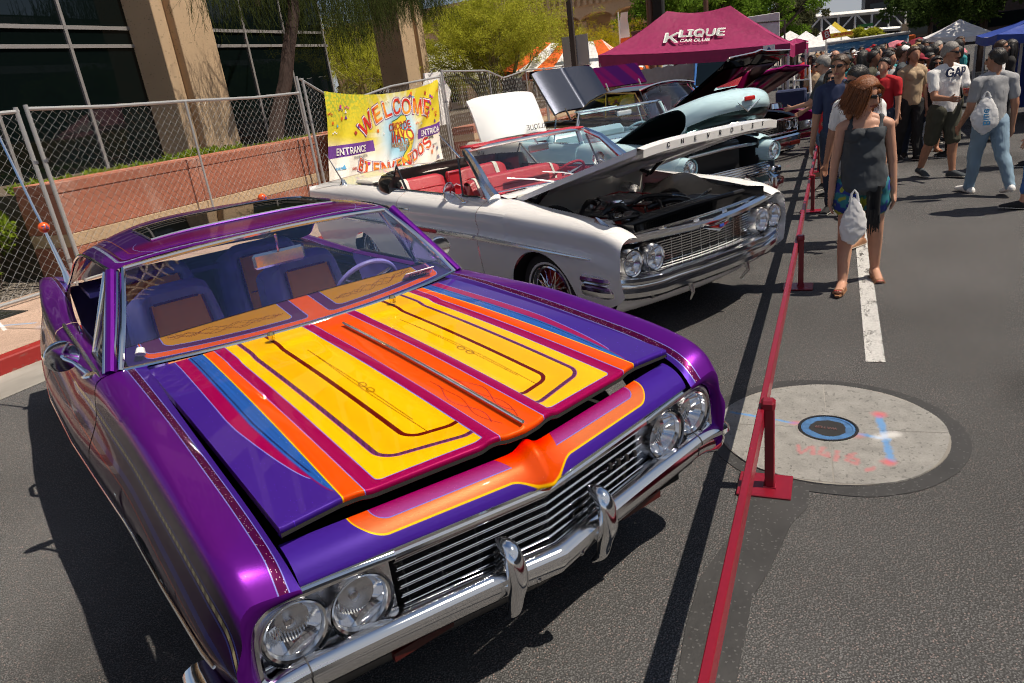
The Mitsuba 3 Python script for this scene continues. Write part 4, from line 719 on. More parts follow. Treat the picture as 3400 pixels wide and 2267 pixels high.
A = rot([0, 0, 1], .12) @ rot([1, 0, 0], -.75); cd = pc.part('dash_card', M().box((.60, 1.735, 1.035), (.17, .004, .085), R=rot([1, 0, 0], .95) @ np.eye(3)), 'white_plastic', False, label='small white card with lettering on the dashboard')
for txt, dx, dy, h in (('Look', -.06, .012, .020), ("DON'T", .012, .016, .012), ('TOUCH', -.055, -.026, .022)):
    tm = meshkit.text_mesh(txt, h, .002, True); v = np.array(tm.vertices) + [dx, dy, 0]; v = np.stack([v[:, 0], -.004 - v[:, 2], v[:, 1]], 1) @ rot([1, 0, 0], .95).T; pc.part('lettering', trimesh.Trimesh(v + [.60, 1.735, 1.035], tm.faces, process=False), 'print_black', False, parent=cd)
pc.part('badge_decal', M().tube([ws(np.array(-.93), np.array(.10)) + [0, .012, 0], ws(np.array(-.93), np.array(.16)) + [0, .012, 0]], [.022, .016], 10), 'white_plastic', label='small pale sticker in the windshield corner')
# ---------------------------------------------------------------- the white convertible
wc = Thing('white_convertible', 'white convertible with red seats and its hood propped open', 'car', to=place_car(-.7514, 5.2586, 1.0613))
scene['mat_white_paint'] = {'type': 'twosided', 'bsdf': {'type': 'plastic', 'diffuse_reflectance': rgb((.80, .80, .80)), 'int_ior': 1.5, 'nonlinear': False}}
scene['mat_cream_paint'] = {'type': 'twosided', 'bsdf': {'type': 'plastic', 'diffuse_reflectance': rgb((.62, .60, .54)), 'int_ior': 1.5}}
def vinyl(n, c): mat(n, c, .38, specular=.6, bump=lambda p, n, uv: .002 * noise(p.x * 160, p.y * 160, p.z * 160))
vinyl('red_vinyl', (.42, .022, .035)); vinyl('white_vinyl', (.62, .60, .54)); mat('engine_black', (.022, .022, .024), .3); mat('engine_red', (.30, .02, .012), .4); mat('canvas_black', (.02, .02, .021), .7)
WS = Skin({
 .085: [(.775, .825), (.84, .838), (.91, .815), (.94, .77), (.952, .70), (.96, .62), (.95, .52), (.93, .44)],
 .13: [(.765, .848), (.845, .862), (.922, .838), (.950, .785), (.957, .715), (.968, .63), (.955, .50), (.93, .40)],
 .30: [(.758, .895), (.85, .915), (.940, .880), (.966, .825), (.960, .755), (.985, .67), (.965, .48), (.92, .33)],
 .95: [(.750, .975), (.86, .972), (.955, .915), (.972, .86), (.960, .785), (.99, .715), (.97, .47), (.92, .27)],
 1.60: [(.745, 1.03), (.86, 1.005), (.963, .940), (.976, .88), (.962, .80), (.992, .735), (.97, .47), (.92, .26)],
 2.1: [(.810, 1.035), (.87, 1.018), (.965, .948), (.978, .885), (.964, .805), (.992, .74), (.97, .47), (.92, .26)],
 3.0: [(.810, 1.055), (.87, 1.040), (.967, .965), (.979, .90), (.965, .815), (.992, .745), (.97, .47), (.92, .26)],
 4.2: [(.800, 1.090), (.87, 1.078), (.965, .985), (.975, .91), (.962, .82), (.985, .745), (.96, .47), (.91, .27)],
 5.3: [(.700, 1.075), (.80, 1.065), (.950, 1.00), (.955, .92), (.945, .82), (.96, .74), (.93, .50), (.88, .34)]})
AW = ((.93, .31, .385), (3.95, .27, .34))
for s in (-1, 1):
    for nm, v0, v1, nv in (('front_fender', .085, 1.70, 80), ('door', 1.706, 3.06, 40), ('quarter_panel', 3.066, 5.3, 60)):
        P, U = WS.grid(v0, v1, nv, 40, s, AW); k = wc.part(nm, M().grid(P if s < 0 else P[::-1]), 'white_paint', 13)
        if nm == 'front_fender':
            wc.part('fender_ornament', M().add([[s * .86, .24, .905], [s * .868, .33, .922], [s * .86, .40, .93], [s * .852, .33, .922], [s * .86, .35, .962], [s * .86, .385, .968]], [[0, 1, 4], [0, 4, 3], [1, 2, 5], [1, 5, 4], [3, 4, 5], [3, 5, 2]]), 'chrome', False, parent=k)
            a = np.linspace(0, np.pi, 24); wc.part('wheel_well', M().grid(np.array([[(s * x, .93 + .40 * math.cos(t), .29 + .40 * math.sin(t)) for t in a] for x in (.955, .55)])), 'under_dark', True, parent=k)
    mo = [(s * .985, .34, .700), (s * 1.0, .7, .715), (s * 1.003, 1.69, .745)]
    wc.part('side_moulding', M().tube(PchipInterpolator([0, .4, 1], mo)(np.linspace(0, 1, 20)), np.linspace(.006, .022, 20), 8), 'chrome', 40); wc.part('side_moulding', M().tube([(s * 1.004, 1.72, .746), (s * 1.004, 3.05, .757)], .022, 8), 'chrome', 40)
    wc.part('moulding_insert', M().tube([(s * 1.018, 2.28, .751), (s * 1.018, 2.32, .752), (s * 1.016, 3.04, .758)], [.006, .017, .019], 8), 'red_vinyl', 40); wc.part('side_moulding', M().tube([(s * 1.0, 3.07, .757), (s * .985, 4.3, .762), (s * .965, 5.25, .757)], .022, 8), 'chrome', 40)
    wc.part('door_handle', M().tube([(s * .975, 3.02, .915), (s * 1.005, 3.0, .922), (s * 1.005, 2.86, .922), (s * .978, 2.82, .918)], [.012, .010, .012, .016], 8), 'chrome'); wc.part('belt_moulding', M().tube([(s * .818, 1.80, 1.038), (s * .818, 3.0, 1.060), (s * .812, 3.8, 1.082)], .011, 6), 'chrome')
    wheel(wc, s * .82, .93, s, .335, hub='red_candy'); wheel(wc, s * .80, 3.95, s, .335, hub='red_candy')
    wc.part('door_inner', M().box((s * .79, 2.4, .86), (.03, 1.4, .34)), 'red_vinyl', False)
    if s < 0: wc.part('windshield_pillar', M().tube(PchipInterpolator([0, .35, .75, 1], [(s * .83, 1.60, 1.035), (s * .82, 1.70, 1.12), (s * .765, 1.95, 1.33), (s * .715, 2.11, 1.405)])(np.linspace(0, 1, 20)), np.linspace(.060, .032, 20), 10), 'chrome')
    else: wc.part('windshield_pillar', M().tube([(s * .83, 1.60, 1.035), (s * .82, 1.70, 1.12), (s * .765, 1.95, 1.33), (s * .715, 2.11, 1.405)], [.05, .045, .03, .024], 10), 'chrome')
    k = wc.part('vent_window', M().tube([(s * .835, 1.84, 1.05), (s * .83, 2.07, 1.045), (s * .765, 2.16, 1.36)], .010, 8), 'black_gloss'); wc.part('pane', M().grid(np.array([[(s * .835, 1.80, 1.06), (s * .75, 2.05, 1.36)], [(s * .83, 2.07, 1.06), (s * .762, 2.155, 1.36)]])), 'clear_glass', False, parent=k)
    k = wc.part('quarter_window', M().tube([(s * .83, 3.07, 1.075), (s * .79, 3.27, 1.29), (s * .80, 3.42, 1.08)], [.013, .010, .006], 8), 'black_gloss'); wc.part('pane', M().add([[s * .83, 3.07, 1.08], [s * .79, 3.26, 1.28], [s * .80, 3.41, 1.085]], [[0, 1, 2]]), 'clear_glass', False, parent=k)
    wc.part('antenna', M().lathe([(.045, 0), (.03, .02), (.02, .05)], (s * .82, 4.55, 1.085), None, 12).tube([(s * .82, 4.56, 1.12), (s * .79, 4.95, 1.42)], [.010, .005], 8), 'chrome')
round_mirror(wc, (-.90, 1.95, 1.01), (-.87, 2.22, 1.085), .085, (-.35, 1, .1)); round_mirror(wc, (.90, 1.95, 1.01), (.90, 2.15, 1.10), .070, (.2, 1, .1))
wc.part('rear_deck', M().grid(np.array([[(u * (.81 - .09 * (v - 3.85) / 1.45), v, 1.085 + .03 * (1 - u * u) + (.0 if v < 5.2 else -.03)) for u in np.linspace(-1, 1, 17)] for v in np.linspace(3.95, 5.3, 14)])), 'white_paint', True)
wc.part('tail_panel', M().grid(np.array([[(u, 5.3, z) for u in np.linspace(-.94, .94, 9)] for z in (1.06, .8, .5)])), 'white_paint', False)
wc.part('cowl', M().grid(np.array([[(u, v + .14 * (u / .75) ** 2, z) for u in np.linspace(-.76, .76, 25)] for v, z in ((1.36, 1.03), (1.47, 1.05), (1.60, 1.062))])), 'white_paint', True)
ks = M()
for s in (-1, 1):
    for i in range(9): ks.box((s * (.50 + .024 * i), 1.60, 1.066), (.008, .05, .004))
wc.part('cowl_vent', ks, 'dark_metal', False)
# open hood
def wh(u, t, under=0):
    a = abs(u); L = 1.46; ang = math.radians(15.6); zl = .018 * math.sin(np.pi * t) * (1 - a) - .02 * under - .03 * (a / .75) ** 4 + .03 * math.exp(-(u / .05) ** 2) * 0; s = t * L
    return (u, 1.47 - s * math.cos(ang) - zl * math.sin(ang), 1.045 + s * math.sin(ang) + zl * math.cos(ang))
tt_, uu_ = np.linspace(0, 1, 24), np.linspace(-.735, .735, 33)
hk = wc.part('hood', M().grid(np.array([[wh(u, t) for u in uu_] for t in tt_])), 'white_paint', True)
wc.part('underside', M().grid(np.array([[wh(u * .99, t * .985, 1.2) for u in uu_[::-1]] for t in tt_])), 'silver_under', True, parent=hk)
mat('silver_under', (.78, .78, .77), .3, .25)
lipf = np.array([[wh(u, 1), tuple(np.array(wh(u, 1)) + [0, -.055 - .03 * (1 - (u / .735) ** 2), -.012]), tuple(np.array(wh(u, 1)) + [0, -.050 - .03 * (1 - (u / .735) ** 2), -.065]), tuple(np.array(wh(u, 1)) + [0, .03, -.085])] for u in uu_])
wc.part('front_lip', M().grid(lipf), 'white_paint', 50, parent=hk)
for s in (-1, 1): wc.part('side_flange', M().grid(np.array([[wh(s * .735, t), tuple(np.array(wh(s * .735, t)) - [0, -.01, .045])] for t in tt_])), 'white_paint', False, parent=hk)
for i, ch in enumerate('CHEVROLET'):
    u = -.52 + i * .13; b = np.array(wh(u, 1)) + [0, -.053 - .03 * (1 - (u / .735) ** 2), -.045]; tm = meshkit.text_mesh(ch, .030, .004, False); v = np.array(tm.vertices); v = np.stack([v[:, 0] - .012, -v[:, 2], v[:, 1]], 1); wc.part('hood_letter', trimesh.Trimesh(v + b, tm.faces, process=False), 'dark_metal', False, parent=hk)
br = M()
for q in ((.15, .40), (.55, .80)):
    for s in (-1, 1): br.grid(np.array([[tuple(np.array(wh(s * u, t, 1.2)) - [0, 0, .012]) for u in (.10, .62)] for t in q]))
for s in (-1, 1): br.tube([tuple(np.array(wh(s * .40, t, 1.2)) - [0, 0, .02]) for t in (.05, .5, .95)], .022, 8)
br.tube([tuple(np.array(wh(u, .93, 1.2)) - [0, 0, .02]) for u in (-.66, 0, .66)], .03, 8); wc.part('inner_brace', br, 'silver_under', 40, parent=hk)
for s in (-1, 1): wc.part('hood_hinge', M().tube([(s * .68, 1.38, 1.03), (s * .67, 1.25, 1.00), (s * .67, 1.12, 1.12)], .016, 6).tube([(s * .64, 1.28, .98), (s * .66, 1.04, 1.14)], .010, 6), 'engine_black', False)
# engine bay
eb = M()
for s in (-1, 1): eb.grid(np.array([[(s * x, v, z + (.16 if x < .75 else .03) * math.exp(-((v - .93) / .33) ** 2) * (x < .74)) for v in np.linspace(.14, 1.40, 24)] for x, z in ((.745, .90), (.735, .84), (.62, .70), (.46, .60))]))
eb.box((0, .75, .40), (1.4, 1.4, .03)); wc.part('engine_bay', eb, 'engine_black', True)
wc.part('firewall', M().box((0, 1.42, .80), (1.46, .02, .50)), 'cream_paint', False)
k = wc.part('engine', M().mesh(rbox((-.02, 1.0, .64), (.44, .66, .34), .05)).mesh(rbox((-.26, 1.0, .74), (.16, .56, .12), .04)).mesh(rbox((.22, 1.0, .74), (.16, .56, .12), .04)), 'engine_red', 40)
wc.part('air_cleaner', M().lathe([(.0005, .075), (.06, .072), (.15, .062), (.172, .055), (.175, .035), (.165, .033), (.165, .01), (.172, .004), (.12, 0)], (-.05, .93, .88), None, 40), 'chrome', 40, parent=k)
hs = M(); r_ = np.random.default_rng(8)
for i in range(22):
    a = np.array([r_.uniform(-.5, .5), r_.uniform(.45, 1.3), r_.uniform(.68, .86)]); b = a + np.array([r_.uniform(-.4, .4), r_.uniform(-.3, .3), r_.uniform(-.1, .12)]); hs.tube(PchipInterpolator([0, .5, 1], [a, (a + b) / 2 + [0, 0, .07], b])(np.linspace(0, 1, 9)), r_.uniform(.008, .022), 7)
wc.part('hoses', hs, 'engine_black'); wc.part('fan_shroud', M().mesh(rbox((0, .50, .66), (.72, .10, .40), .03)), 'engine_black', 40); wc.part('radiator', M().mesh(rbox((0, .40, .68), (.84, .06, .42), .02)), 'engine_black', 40)
cs_ = M()
for i in range(40): cs_.box((-.38 + i * .0195, .365, .66), (.006, .012, .34))
wc.part('radiator_fins', cs_, 'dark_metal', False); wc.part('support_bar', M().tube([(-.72, .32, .86), (0, .28, .885), (.72, .32, .86)], .02, 8).tube([(-.7, .62, .86), (.05, .33, .87)], .011, 6).tube([(.7, .62, .87), (.05, .33, .87)], .011, 6), 'engine_black')
wc.part('alternator', M().lathe([(.0005, .06), (.05, .05), (.06, 0), (.06, -.08)], (.28, .62, .80), Rfront, 16), 'chrome_soft', 40, parent=k); wc.part('pulley', M().lathe([(.0005, .05), (.07, .04), (.075, 0), (.07, -.05)], (-.24, .64, .80), Rfront, 18), 'chrome_soft', 40, parent=k); wc.part('distributor', M().mesh(rbox((.0, 1.28, .84), (.20, .10, .12), .02)), 'chrome_soft', 40, parent=k)
for s in (-1, 1): wc.part('valve_cover', M().mesh(rbox((s * .24, 1.0, .82), (.13, .52, .07), .03)), 'chrome', 40, parent=k)
for i in range(8): wc.part('spark_lead', M().tube(PchipInterpolator([0, .5, 1], np.array([(0, 1.26, .88), ((-1) ** i * .16, 1.15 - .05 * i, .93), ((-1) ** i * .32, 1.2 - .12 * (i // 2), .80)]))(np.linspace(0, 1, 9)), .006, 5), ('red_plastic', 'engine_black')[i % 2], parent=k)
wc.part('upper_hose', M().tube(PchipInterpolator([0, .5, 1], np.array([(.10, .78, .82), (.22, .6, .88), (.26, .44, .84)]))(np.linspace(0, 1, 12)), .028, 10), 'engine_black'); wc.part('washer_bottle', M().mesh(rbox((-.58, .62, .78), (.14, .2, .18), .03)), 'white_plastic', 40); wc.part('inner_fender_hump', M().lathe([(.37, -.10), (.385, -.04), (.385, .05), (.36, .10)], (.60, .93, .47), np.array([[0, 0, 1], [0, 1, 0], [-1, 0, 0.]]), 40), 'black_gloss', 40)
wc.part('battery', M().mesh(rbox((.52, .58, .74), (.22, .28, .22), .015)), 'engine_black', 40); wc.part('brake_canister', M().lathe([(.0005, .12), (.08, .10), (.10, .03), (.10, 0)], (.45, 1.36, .86), Rfront, 20), 'chrome_soft')
# front end
wv = lambda u: .045 + .10 * (np.abs(u) / .85) ** 2
gl = wc.part('grille', M().sweep([(u, wv(u) + .0, .775 + .03 * (abs(u) / .85)) for u in np.linspace(-.87, .87, 41)], [(-.05, .030), (-.01, .032), (.012, .015), (.010, -.010), (-.01, -.022), (-.05, -.022)]), 'chrome')
for i in range(11): wc.part('grille_bar', M().sweep([(u, wv(u) + .05, .735 - i * .0185) for u in np.linspace(-.90, .90, 31)], [(-.014, .004), (.004, .003), (.004, -.003), (-.014, -.004)]), 'chrome', parent=gl)
for u in np.linspace(-.40, .40, 9): wc.part('divider', M().box((u, wv(u) + .06, .64), (.006, .02, .21)), 'chrome_soft', False, parent=gl)
for i in range(5):
    wc.part('top_slot', M().sweep([(u, wv(u) + .055, .822) for u in np.linspace(-.78 + i * .32, -.52 + i * .32, 8)], [(-.03, .010), (.03, .010), (.034, -.010), (-.03, -.010)]), 'chrome', parent=gl)
wc.part('backing', M().grid(np.array([[(u, wv(u) + .10, z) for u in np.linspace(-.93, .93, 25)] for z in (.50, .80)])), 'under_dark', False, parent=gl)
wc.part('upper_fascia', M().grid(np.array([[(u, wv(u) + dv, z) for u in np.linspace(-.80, .80, 31)] for z, dv in ((.838, .075), (.835, .05), (.81, .025))])), 'chrome_soft', True)
em = wc.part('hood_emblem', M().add([[-.17, .02, .765], [0, .005, .715], [.17, .02, .765], [.15, .02, .785], [0, .005, .745], [-.15, .02, .785], [0, -.012, .74]], [[0, 1, 6], [1, 2, 6], [2, 3, 6], [3, 4, 6], [4, 5, 6], [5, 0, 6]]), 'chrome', False); wc.part('crest', M().add([[-.11, .000, .766], [0, -.016, .735], [.11, .000, .766], [0, -.014, .770]], [[0, 1, 2], [0, 2, 3]]), 'red_candy', False, parent=em); wc.part('crest_centre', M().mesh(rbox((0, -.016, .757), (.05, .006, .02), .002)), 'blue_enamel', False, parent=em)
mat('blue_enamel', (.03, .08, .4), .2)
for s in (-1, 1):
    headlamp(wc, s * .815, .115, .655, .092); headlamp(wc, s * .619, .090, .660, .092)
    for u, v in ((.815, .115), (.619, .09)): wc.part('lamp_pod', M().lathe([(.096, .02), (.104, -.02), (.106, -.10)], (s * u, v, .657), Rfront, 36), 'chrome_soft')
wc.part('pan', M().grid(np.array([[(u, wv(u) + dv, z) for u in np.linspace(-.93, .93, 31)] for z, dv in ((.53, .09), (.525, .02), (.50, .0))])), 'white_paint', True)
bp = PchipInterpolator(np.arange(9), np.array([(0, -.045, .565), (.25, -.035, .563), (.45, .0, .556), (.60, .03, .545), (.72, .06, .548), (.85, .10, .560), (.94, .17, .572), (.985, .28, .578), (.99, .44, .580)]))(np.linspace(0, 8, 60)); bpath = np.vstack([bp[::-1] * [-1, 1, 1], bp[1:]])
wc.part('bumper', M().sweep(bpath, [(-.07, .0), (-.02, .006), (.012, -.006), (.018, -.028), (.004, -.052), (-.012, -.064), (.008, -.078), (.014, -.105), (.002, -.140), (-.03, -.165), (-.07, -.165)]), 'chrome')
wc.part('lower_valance', M().grid(np.array([[(u, wv(u) + dv, z) for u in np.linspace(-.88, .88, 31)] for z, dv in ((.40, .06), (.36, .06), (.30, .09), (.26, .16))])), 'white_paint', True)
for s in (-1, 1): wc.part('bumper_hook', M().tube([(s * .33, .02, .41), (s * .33, .0, .34), (s * .30, .05, .27)], [.02, .016, .008], 8), 'chrome_soft')
wc.part('underbody', M().box((0, 2.8, .30), (1.7, 4.6, .10)), 'under_dark', False)
def wsw(u, t): q = u / .78; return np.stack([u * (1 - .09 * t), (1.60 + .16 * q * q) * (1 - t) + (2.0 + .12 * q * q) * t, 1.06 + t * (.37 - .02 * q * q)], -1)
Q, TT = np.meshgrid(np.linspace(-.78, .78, 31), np.linspace(0, 1, 10), indexing='ij'); wc.part('windshield', M().grid(wsw(Q, TT)), 'clear_glass', True)
q = np.linspace(-.79, .79, 40); wc.part('windshield_frame', M().tube(wsw(q, q * 0 + 1.01), .017, 8).tube(wsw(q, q * 0), .011, 8), 'chrome')
for s in (-1, 1): wc.part('sun_visor', M().mesh(rbox((s * .36, 2.17, 1.435), (.60, .22, .02), .008)), 'red_vinyl', 40)
wc.part('wiper', M().tube([(-.22, 1.55, 1.075), (-.42, 1.60, 1.13), (-.62, 1.68, 1.17)], [.008, .006, .005], 6), 'chrome_soft'); wc.part('wiper', M().tube([(.10, 1.55, 1.075), (-.08, 1.58, 1.13), (-.28, 1.62, 1.17)], [.008, .006, .005], 6), 'chrome_soft')
k = wc.part('rear_view_mirror', M().mesh(rbox((.02, 2.0, 1.335), (.24, .02, .065), .012)), 'chrome'); wc.part('stalk', M().tube([(.02, 2.0, 1.36), (.0, 2.03, 1.42)], .006, 6), 'chrome', parent=k)
wc.part('dashboard', M().grid(np.array([[(u, v, z) for u in np.linspace(-.78, .78, 15)] for v, z in ((1.62, 1.06), (1.78, 1.065), (1.86, 1.03), (1.87, .80))])), 'red_vinyl', True)
steering(wc, (.40, 2.08, 1.02), .19, -.75, 'red_vinyl', 'chrome')
def bench(u0, u1, v, name, zt, zs=.60, depth=.5, stripes=()):
    uu = np.linspace(u0, u1, 40); G = np.array([[(u, v + .16 * t - .02 * math.sin(np.pi * t) + .0 * u, zs + (zt - zs) * t - .035 * (abs((u - (u0 + u1) / 2) / (u1 - u0) * 2) ** 8)) for u in uu] for t in np.linspace(0, 1, 12)])
    top = np.array([[g + [0, .03 * (1 - math.cos(a)) * 2, .03 * math.sin(a)] for g in G[-1]] for a in np.linspace(0, np.pi, 7)])
    k = wc.part(name, M().grid(G).grid(top).grid(np.stack([top[-1], top[-1] - [0, -.06, .5]])), 'red_vinyl', 50)
    wc.part('end_panel', M().grid(np.stack([G[:, 0], G[:, 0] + [0, .12, 0]], 1)).grid(np.stack([G[:, -1] + [0, .12, 0], G[:, -1]], 1)), 'red_vinyl', 50, parent=k)
    wc.part('cushion', M().slab(np.array([[(u, v - depth + depth * 1.05 * t, zs + .05 * math.sin(np.pi * (.2 + .6 * t))) for u in uu] for t in np.linspace(0, 1, 8)]), np.array([0, 0, -.16])), 'red_vinyl', 40, parent=k)
    for sa, sb in stripes:
        j = [i for i, u in enumerate(uu) if sa <= u <= sb]; wc.part('stripe', M().grid(np.vstack([G, top])[:, j[0]:j[-1] + 1] + [0, -.006, .005]), 'white_vinyl', 50, parent=k)
    pl = M()
    for z in (3, 5, 7, 9): pl.tube(G[z, 3:-3] + [0, -.004, 0], .0035, 4)
    wc.part('pleats', pl, 'red_candy', parent=k)
bench(-.44, .68, 2.36, 'front_seat', 1.085, stripes=((-.40, -.33), (.55, .62))); bench(-.70, -.13, 3.32, 'rear_seat', 1.09, stripes=((-.66, -.58),)); bench(.06, .70, 3.32, 'rear_seat', 1.09, stripes=((.52, .60),))
k = wc.part('armrest', M().mesh(rbox((-.035, 3.45, .98), (.17, .06, .28), .015)), 'red_vinyl', 40); wc.part('trim', M().tube([(-.11, 3.41, .86), (-.11, 3.41, 1.11), (.04, 3.41, 1.11), (.04, 3.41, .86), (-.11, 3.41, .86)], .006, 6).tube([(-.09, 3.41, .95), (-.04, 3.405, .98), (0.02, 3.41, .95)], .008, 6), 'chrome', parent=k)
wc.part('cabin_floor', M().box((0, 2.7, .46), (1.6, 2.4, .03)), 'red_vinyl', False)
tp = np.array([(-.79, 3.30), (-.74, 3.62), (-.55, 3.80), (0, 3.88), (.55, 3.80), (.74, 3.62), (.79, 3.30)]); tp = PchipInterpolator(np.arange(7), tp)(np.linspace(0, 6, 40))
wc.part('folded_top_well', M().sweep(np.column_stack([tp, tp[:, 0] * 0 + 1.10])[::-1], [(-.02, .09), (.05, .085), (.10, .02), (.12, -.10), (-.02, -.10)]), 'black_gloss', 50); ft = M(); 
for i in range(6): ft.tube([(-.80 + .015 * i, 3.25 + .04 * i, 1.10 + .012 * i), (-.72 + .01 * i, 3.72, 1.12 + .012 * i), (-.5, 3.92, 1.12 + .01 * i), (.5, 3.92, 1.12 + .01 * i), (.74, 3.7, 1.12)], .024, 6)
wc.part('folded_top', ft, 'canvas_black'); wc.part('top_boot', M().mesh(rbox((-.66, 4.05, 1.115), (.30, .42, .045), .02)).mesh(rbox((.4, 4.05, 1.115), (1.4, .40, .04), .02)), 'white_vinyl', 40)
# ---------------------------------------------------------------- generic neighbours
mat('blue_plain', (.36, .56, .62), .3)
scene['mat_sky_paint'] = {'type': 'twosided', 'bsdf': {'type': 'plastic', 'diffuse_reflectance': rgb((.50, .70, .77)), 'int_ior': 1.5}}
scene['mat_black_paint'] = {'type': 'twosided', 'bsdf': {'type': 'plastic', 'diffuse_reflectance': rgb((.006, .006, .007)), 'int_ior': 1.7}}
paint('magenta_paint', (.42, .004, .20), .55); paint('wine_mirror', (.12, .004, .02), .25, .08, .95); paint('slate_paint', (.035, .045, .075), .5, .3, .5); paint('teal_under', (.05, .11, .12), .3, .15, .9)
def stn(sc, off=0): return {v: [(u, z * sc + off) for u, z in WS.fn(v)] for v in (.085, .13, .30, .95, 1.6, 2.1, 3.0, 4.2, 5.3)}
# sky blue car
bc = Thing('pale_blue_car', 'pale sky blue car with a bulging hood raised and a white trunk lid open', 'car', to=place_car(-1.0, 8.25, .97))
BS = Skin({
 .10: [(.52, .98), (.60, 1.0), (.68, .985), (.745, .93), (.77, .85), (.775, .76), (.78, .62), (.77, .50)],
 .16: [(.52, 1.0), (.61, 1.022), (.70, 1.005), (.77, .94), (.80, .85), (.81, .74), (.81, .58), (.78, .44)],
 .5: [(.55, 1.05), (.65, 1.07), (.75, 1.045), (.82, .97), (.85, .86), (.86, .74), (.86, .52), (.80, .32)],
 1.4: [(.64, 1.11), (.73, 1.12), (.81, 1.09), (.86, 1.0), (.885, .88), (.89, .74), (.88, .50), (.82, .30)],
 1.9: [(.72, 1.13), (.78, 1.135), (.83, 1.10), (.87, 1.0), (.89, .88), (.895, .74), (.88, .50), (.82, .30)],
 3.2: [(.72, 1.15), (.78, 1.155), (.83, 1.11), (.87, 1.0), (.89, .88), (.895, .74), (.88, .50), (.82, .30)],
 4.6: [(.66, 1.16), (.75, 1.17), (.82, 1.12), (.86, 1.0), (.88, .86), (.88, .72), (.86, .5), (.80, .34)]})
for s in (-1, 1):
    for nm, v0, v1, m in (('front_fender', .10, 1.72, 'sky_paint'), ('door', 1.73, 3.0, 'sky_paint'), ('quarter_panel', 3.01, 4.6, 'cream_paint')):
        P, U = BS.grid(v0, v1, 50, 30, s, ((.85, .31, .37), (3.7, .30, .34))); bc.part(nm, M().grid(P if s < 0 else P[::-1]), m, 40)
    headlamp(bc, s * .664, .055, .835, .098); bc.part('lamp_hood', M().lathe([(.104, .05), (.112, .0), (.122, -.12)], (s * .664, .06, .84), Rfront, 36), 'sky_paint')
    wheel(bc, s * .74, .85, s, .33); wheel(bc, s * .74, 3.7, s, .33)
    k = bc.part('vent_window', M().tube([(s * .80, 1.95, 1.14), (s * .78, 2.28, 1.14), (s * .70, 2.30, 1.42)], .010, 6), 'chrome')
    bc.part('windshield_pillar', M().tube([(s * .78, 1.70, 1.14), (s * .755, 1.80, 1.30), (s * .68, 1.83, 1.47)], [.035, .026, .02], 8), 'chrome'); bc.part('signal_lamp', M().mesh(rbox((s * .70, .02, .62), (.15, .05, .08), .02)), 'chrome', 40)
bc.part('grille', M().sweep([(u, .07 + .05 * u * u, .66) for u in np.linspace(-.74, .74, 21)], [(-.03, .06), (.01, .05), (.01, -.05), (-.03, -.06)]), 'chrome')
for i in range(6): bc.part('grille_bar', M().tube([(u, .05 + .05 * u * u, .72 - i * .028) for u in np.linspace(-.62, .62, 15)], .006, 5), 'chrome')
bp = PchipInterpolator(np.arange(6), np.array([(0, -.03, .50), (.4, -.03, .50), (.62, -.02, .50), (.78, .02, .50), (.88, .10, .50), (.92, .3, .50)]))(np.linspace(0, 5, 40)); bpath = np.vstack([bp[::-1] * [-1, 1, 1], bp[1:]])
bc.part('bumper', M().sweep(bpath, [(-.06, .0), (-.01, .02), (.03, .0), (.03, -.05), (.0, -.10), (-.06, -.11)]), 'chrome')
for s in (-1, 1): bc.part('bumper_guard', M().tube([(s * .55, .0, .40), (s * .55, -.06, .45), (s * .55, -.06, .54), (s * .55, .0, .60)], [.04, .05, .045, .02], 10), 'chrome')
def bh(u, t, o=0.0):
    q = u / .64; keys = np.array([(-.02, 1.25), (-.12, 1.30), (-.19, 1.41), (-.15, 1.51), (.0, 1.565), (.30, 1.50), (.85, 1.30), (1.36, 1.10)]); p = PchipInterpolator(np.linspace(0, 1, 8), keys)(t)
    f = np.clip((p[0] + .2) / .8, 0, 1); z = p[1] - (.15 * (1 - f) + .05 * f) * abs(q) ** 3.2 + .025 * math.exp(-(u / .05) ** 2) * (t > .4) * (1 - t); v = p[0] + .40 * (1 - t) * abs(q) ** 3
    return (u * (1 - .0 * t), v + o * .5, z - o)
uu_, tt_ = np.linspace(-.64, .64, 41), np.linspace(0, 1, 40)
hk = bc.part('hood', M().grid(np.array([[bh(u, t) for u in uu_] for t in tt_])), 'sky_paint', True); bc.part('underside', M().grid(np.array([[bh(u * .97, .06 + t * .93, .03) for u in uu_[::-1]] for t in tt_])), 'teal_under', True, parent=hk)
bc.part('lip_trim', M().tube([tuple(np.array(bh(u, 0)) + [0, -.01, 0]) for u in uu_], .014, 6), 'chrome', parent=hk)
bc.part('v_emblem', M().tube([tuple(np.array(bh(-.17, .30)) + [0, -.015, .02]), tuple(np.array(bh(0, .20)) + [0, -.02, 0]), tuple(np.array(bh(.17, .30)) + [0, -.015, .02])], [.004, .014, .004], 6), 'chrome', parent=hk); bc.part('crest', M().mesh(rbox(np.array(bh(0, .36)) + [0, -.03, .0], (.16, .02, .045), .01)), 'red_plastic', 30, parent=hk)
bc.part('hood_bird', M().add([[0, -.05, 1.60], [-.03, .22, 1.60], [.03, .22, 1.60], [0, -.12, 1.69], [0, .28, 1.57]], [[0, 1, 3], [0, 3, 2], [1, 4, 3], [2, 3, 4], [0, 2, 4], [0, 4, 1]]), 'chrome', False, parent=hk)
bc.part('engine_bay', M().box((0, .75, .55), (1.1, 1.1, .05)).box((-.56, .75, .80), (.02, 1.2, .5)).box((.56, .75, .80), (.02, 1.2, .5)).box((0, 1.36, .85), (1.2, .02, .5)), 'engine_black', False); bc.part('radiator', M().mesh(rbox((0, .28, .80), (.74, .08, .42), .03)).mesh(rbox((0, .8, .75), (.4, .5, .3), .06)), 'engine_black', 40)
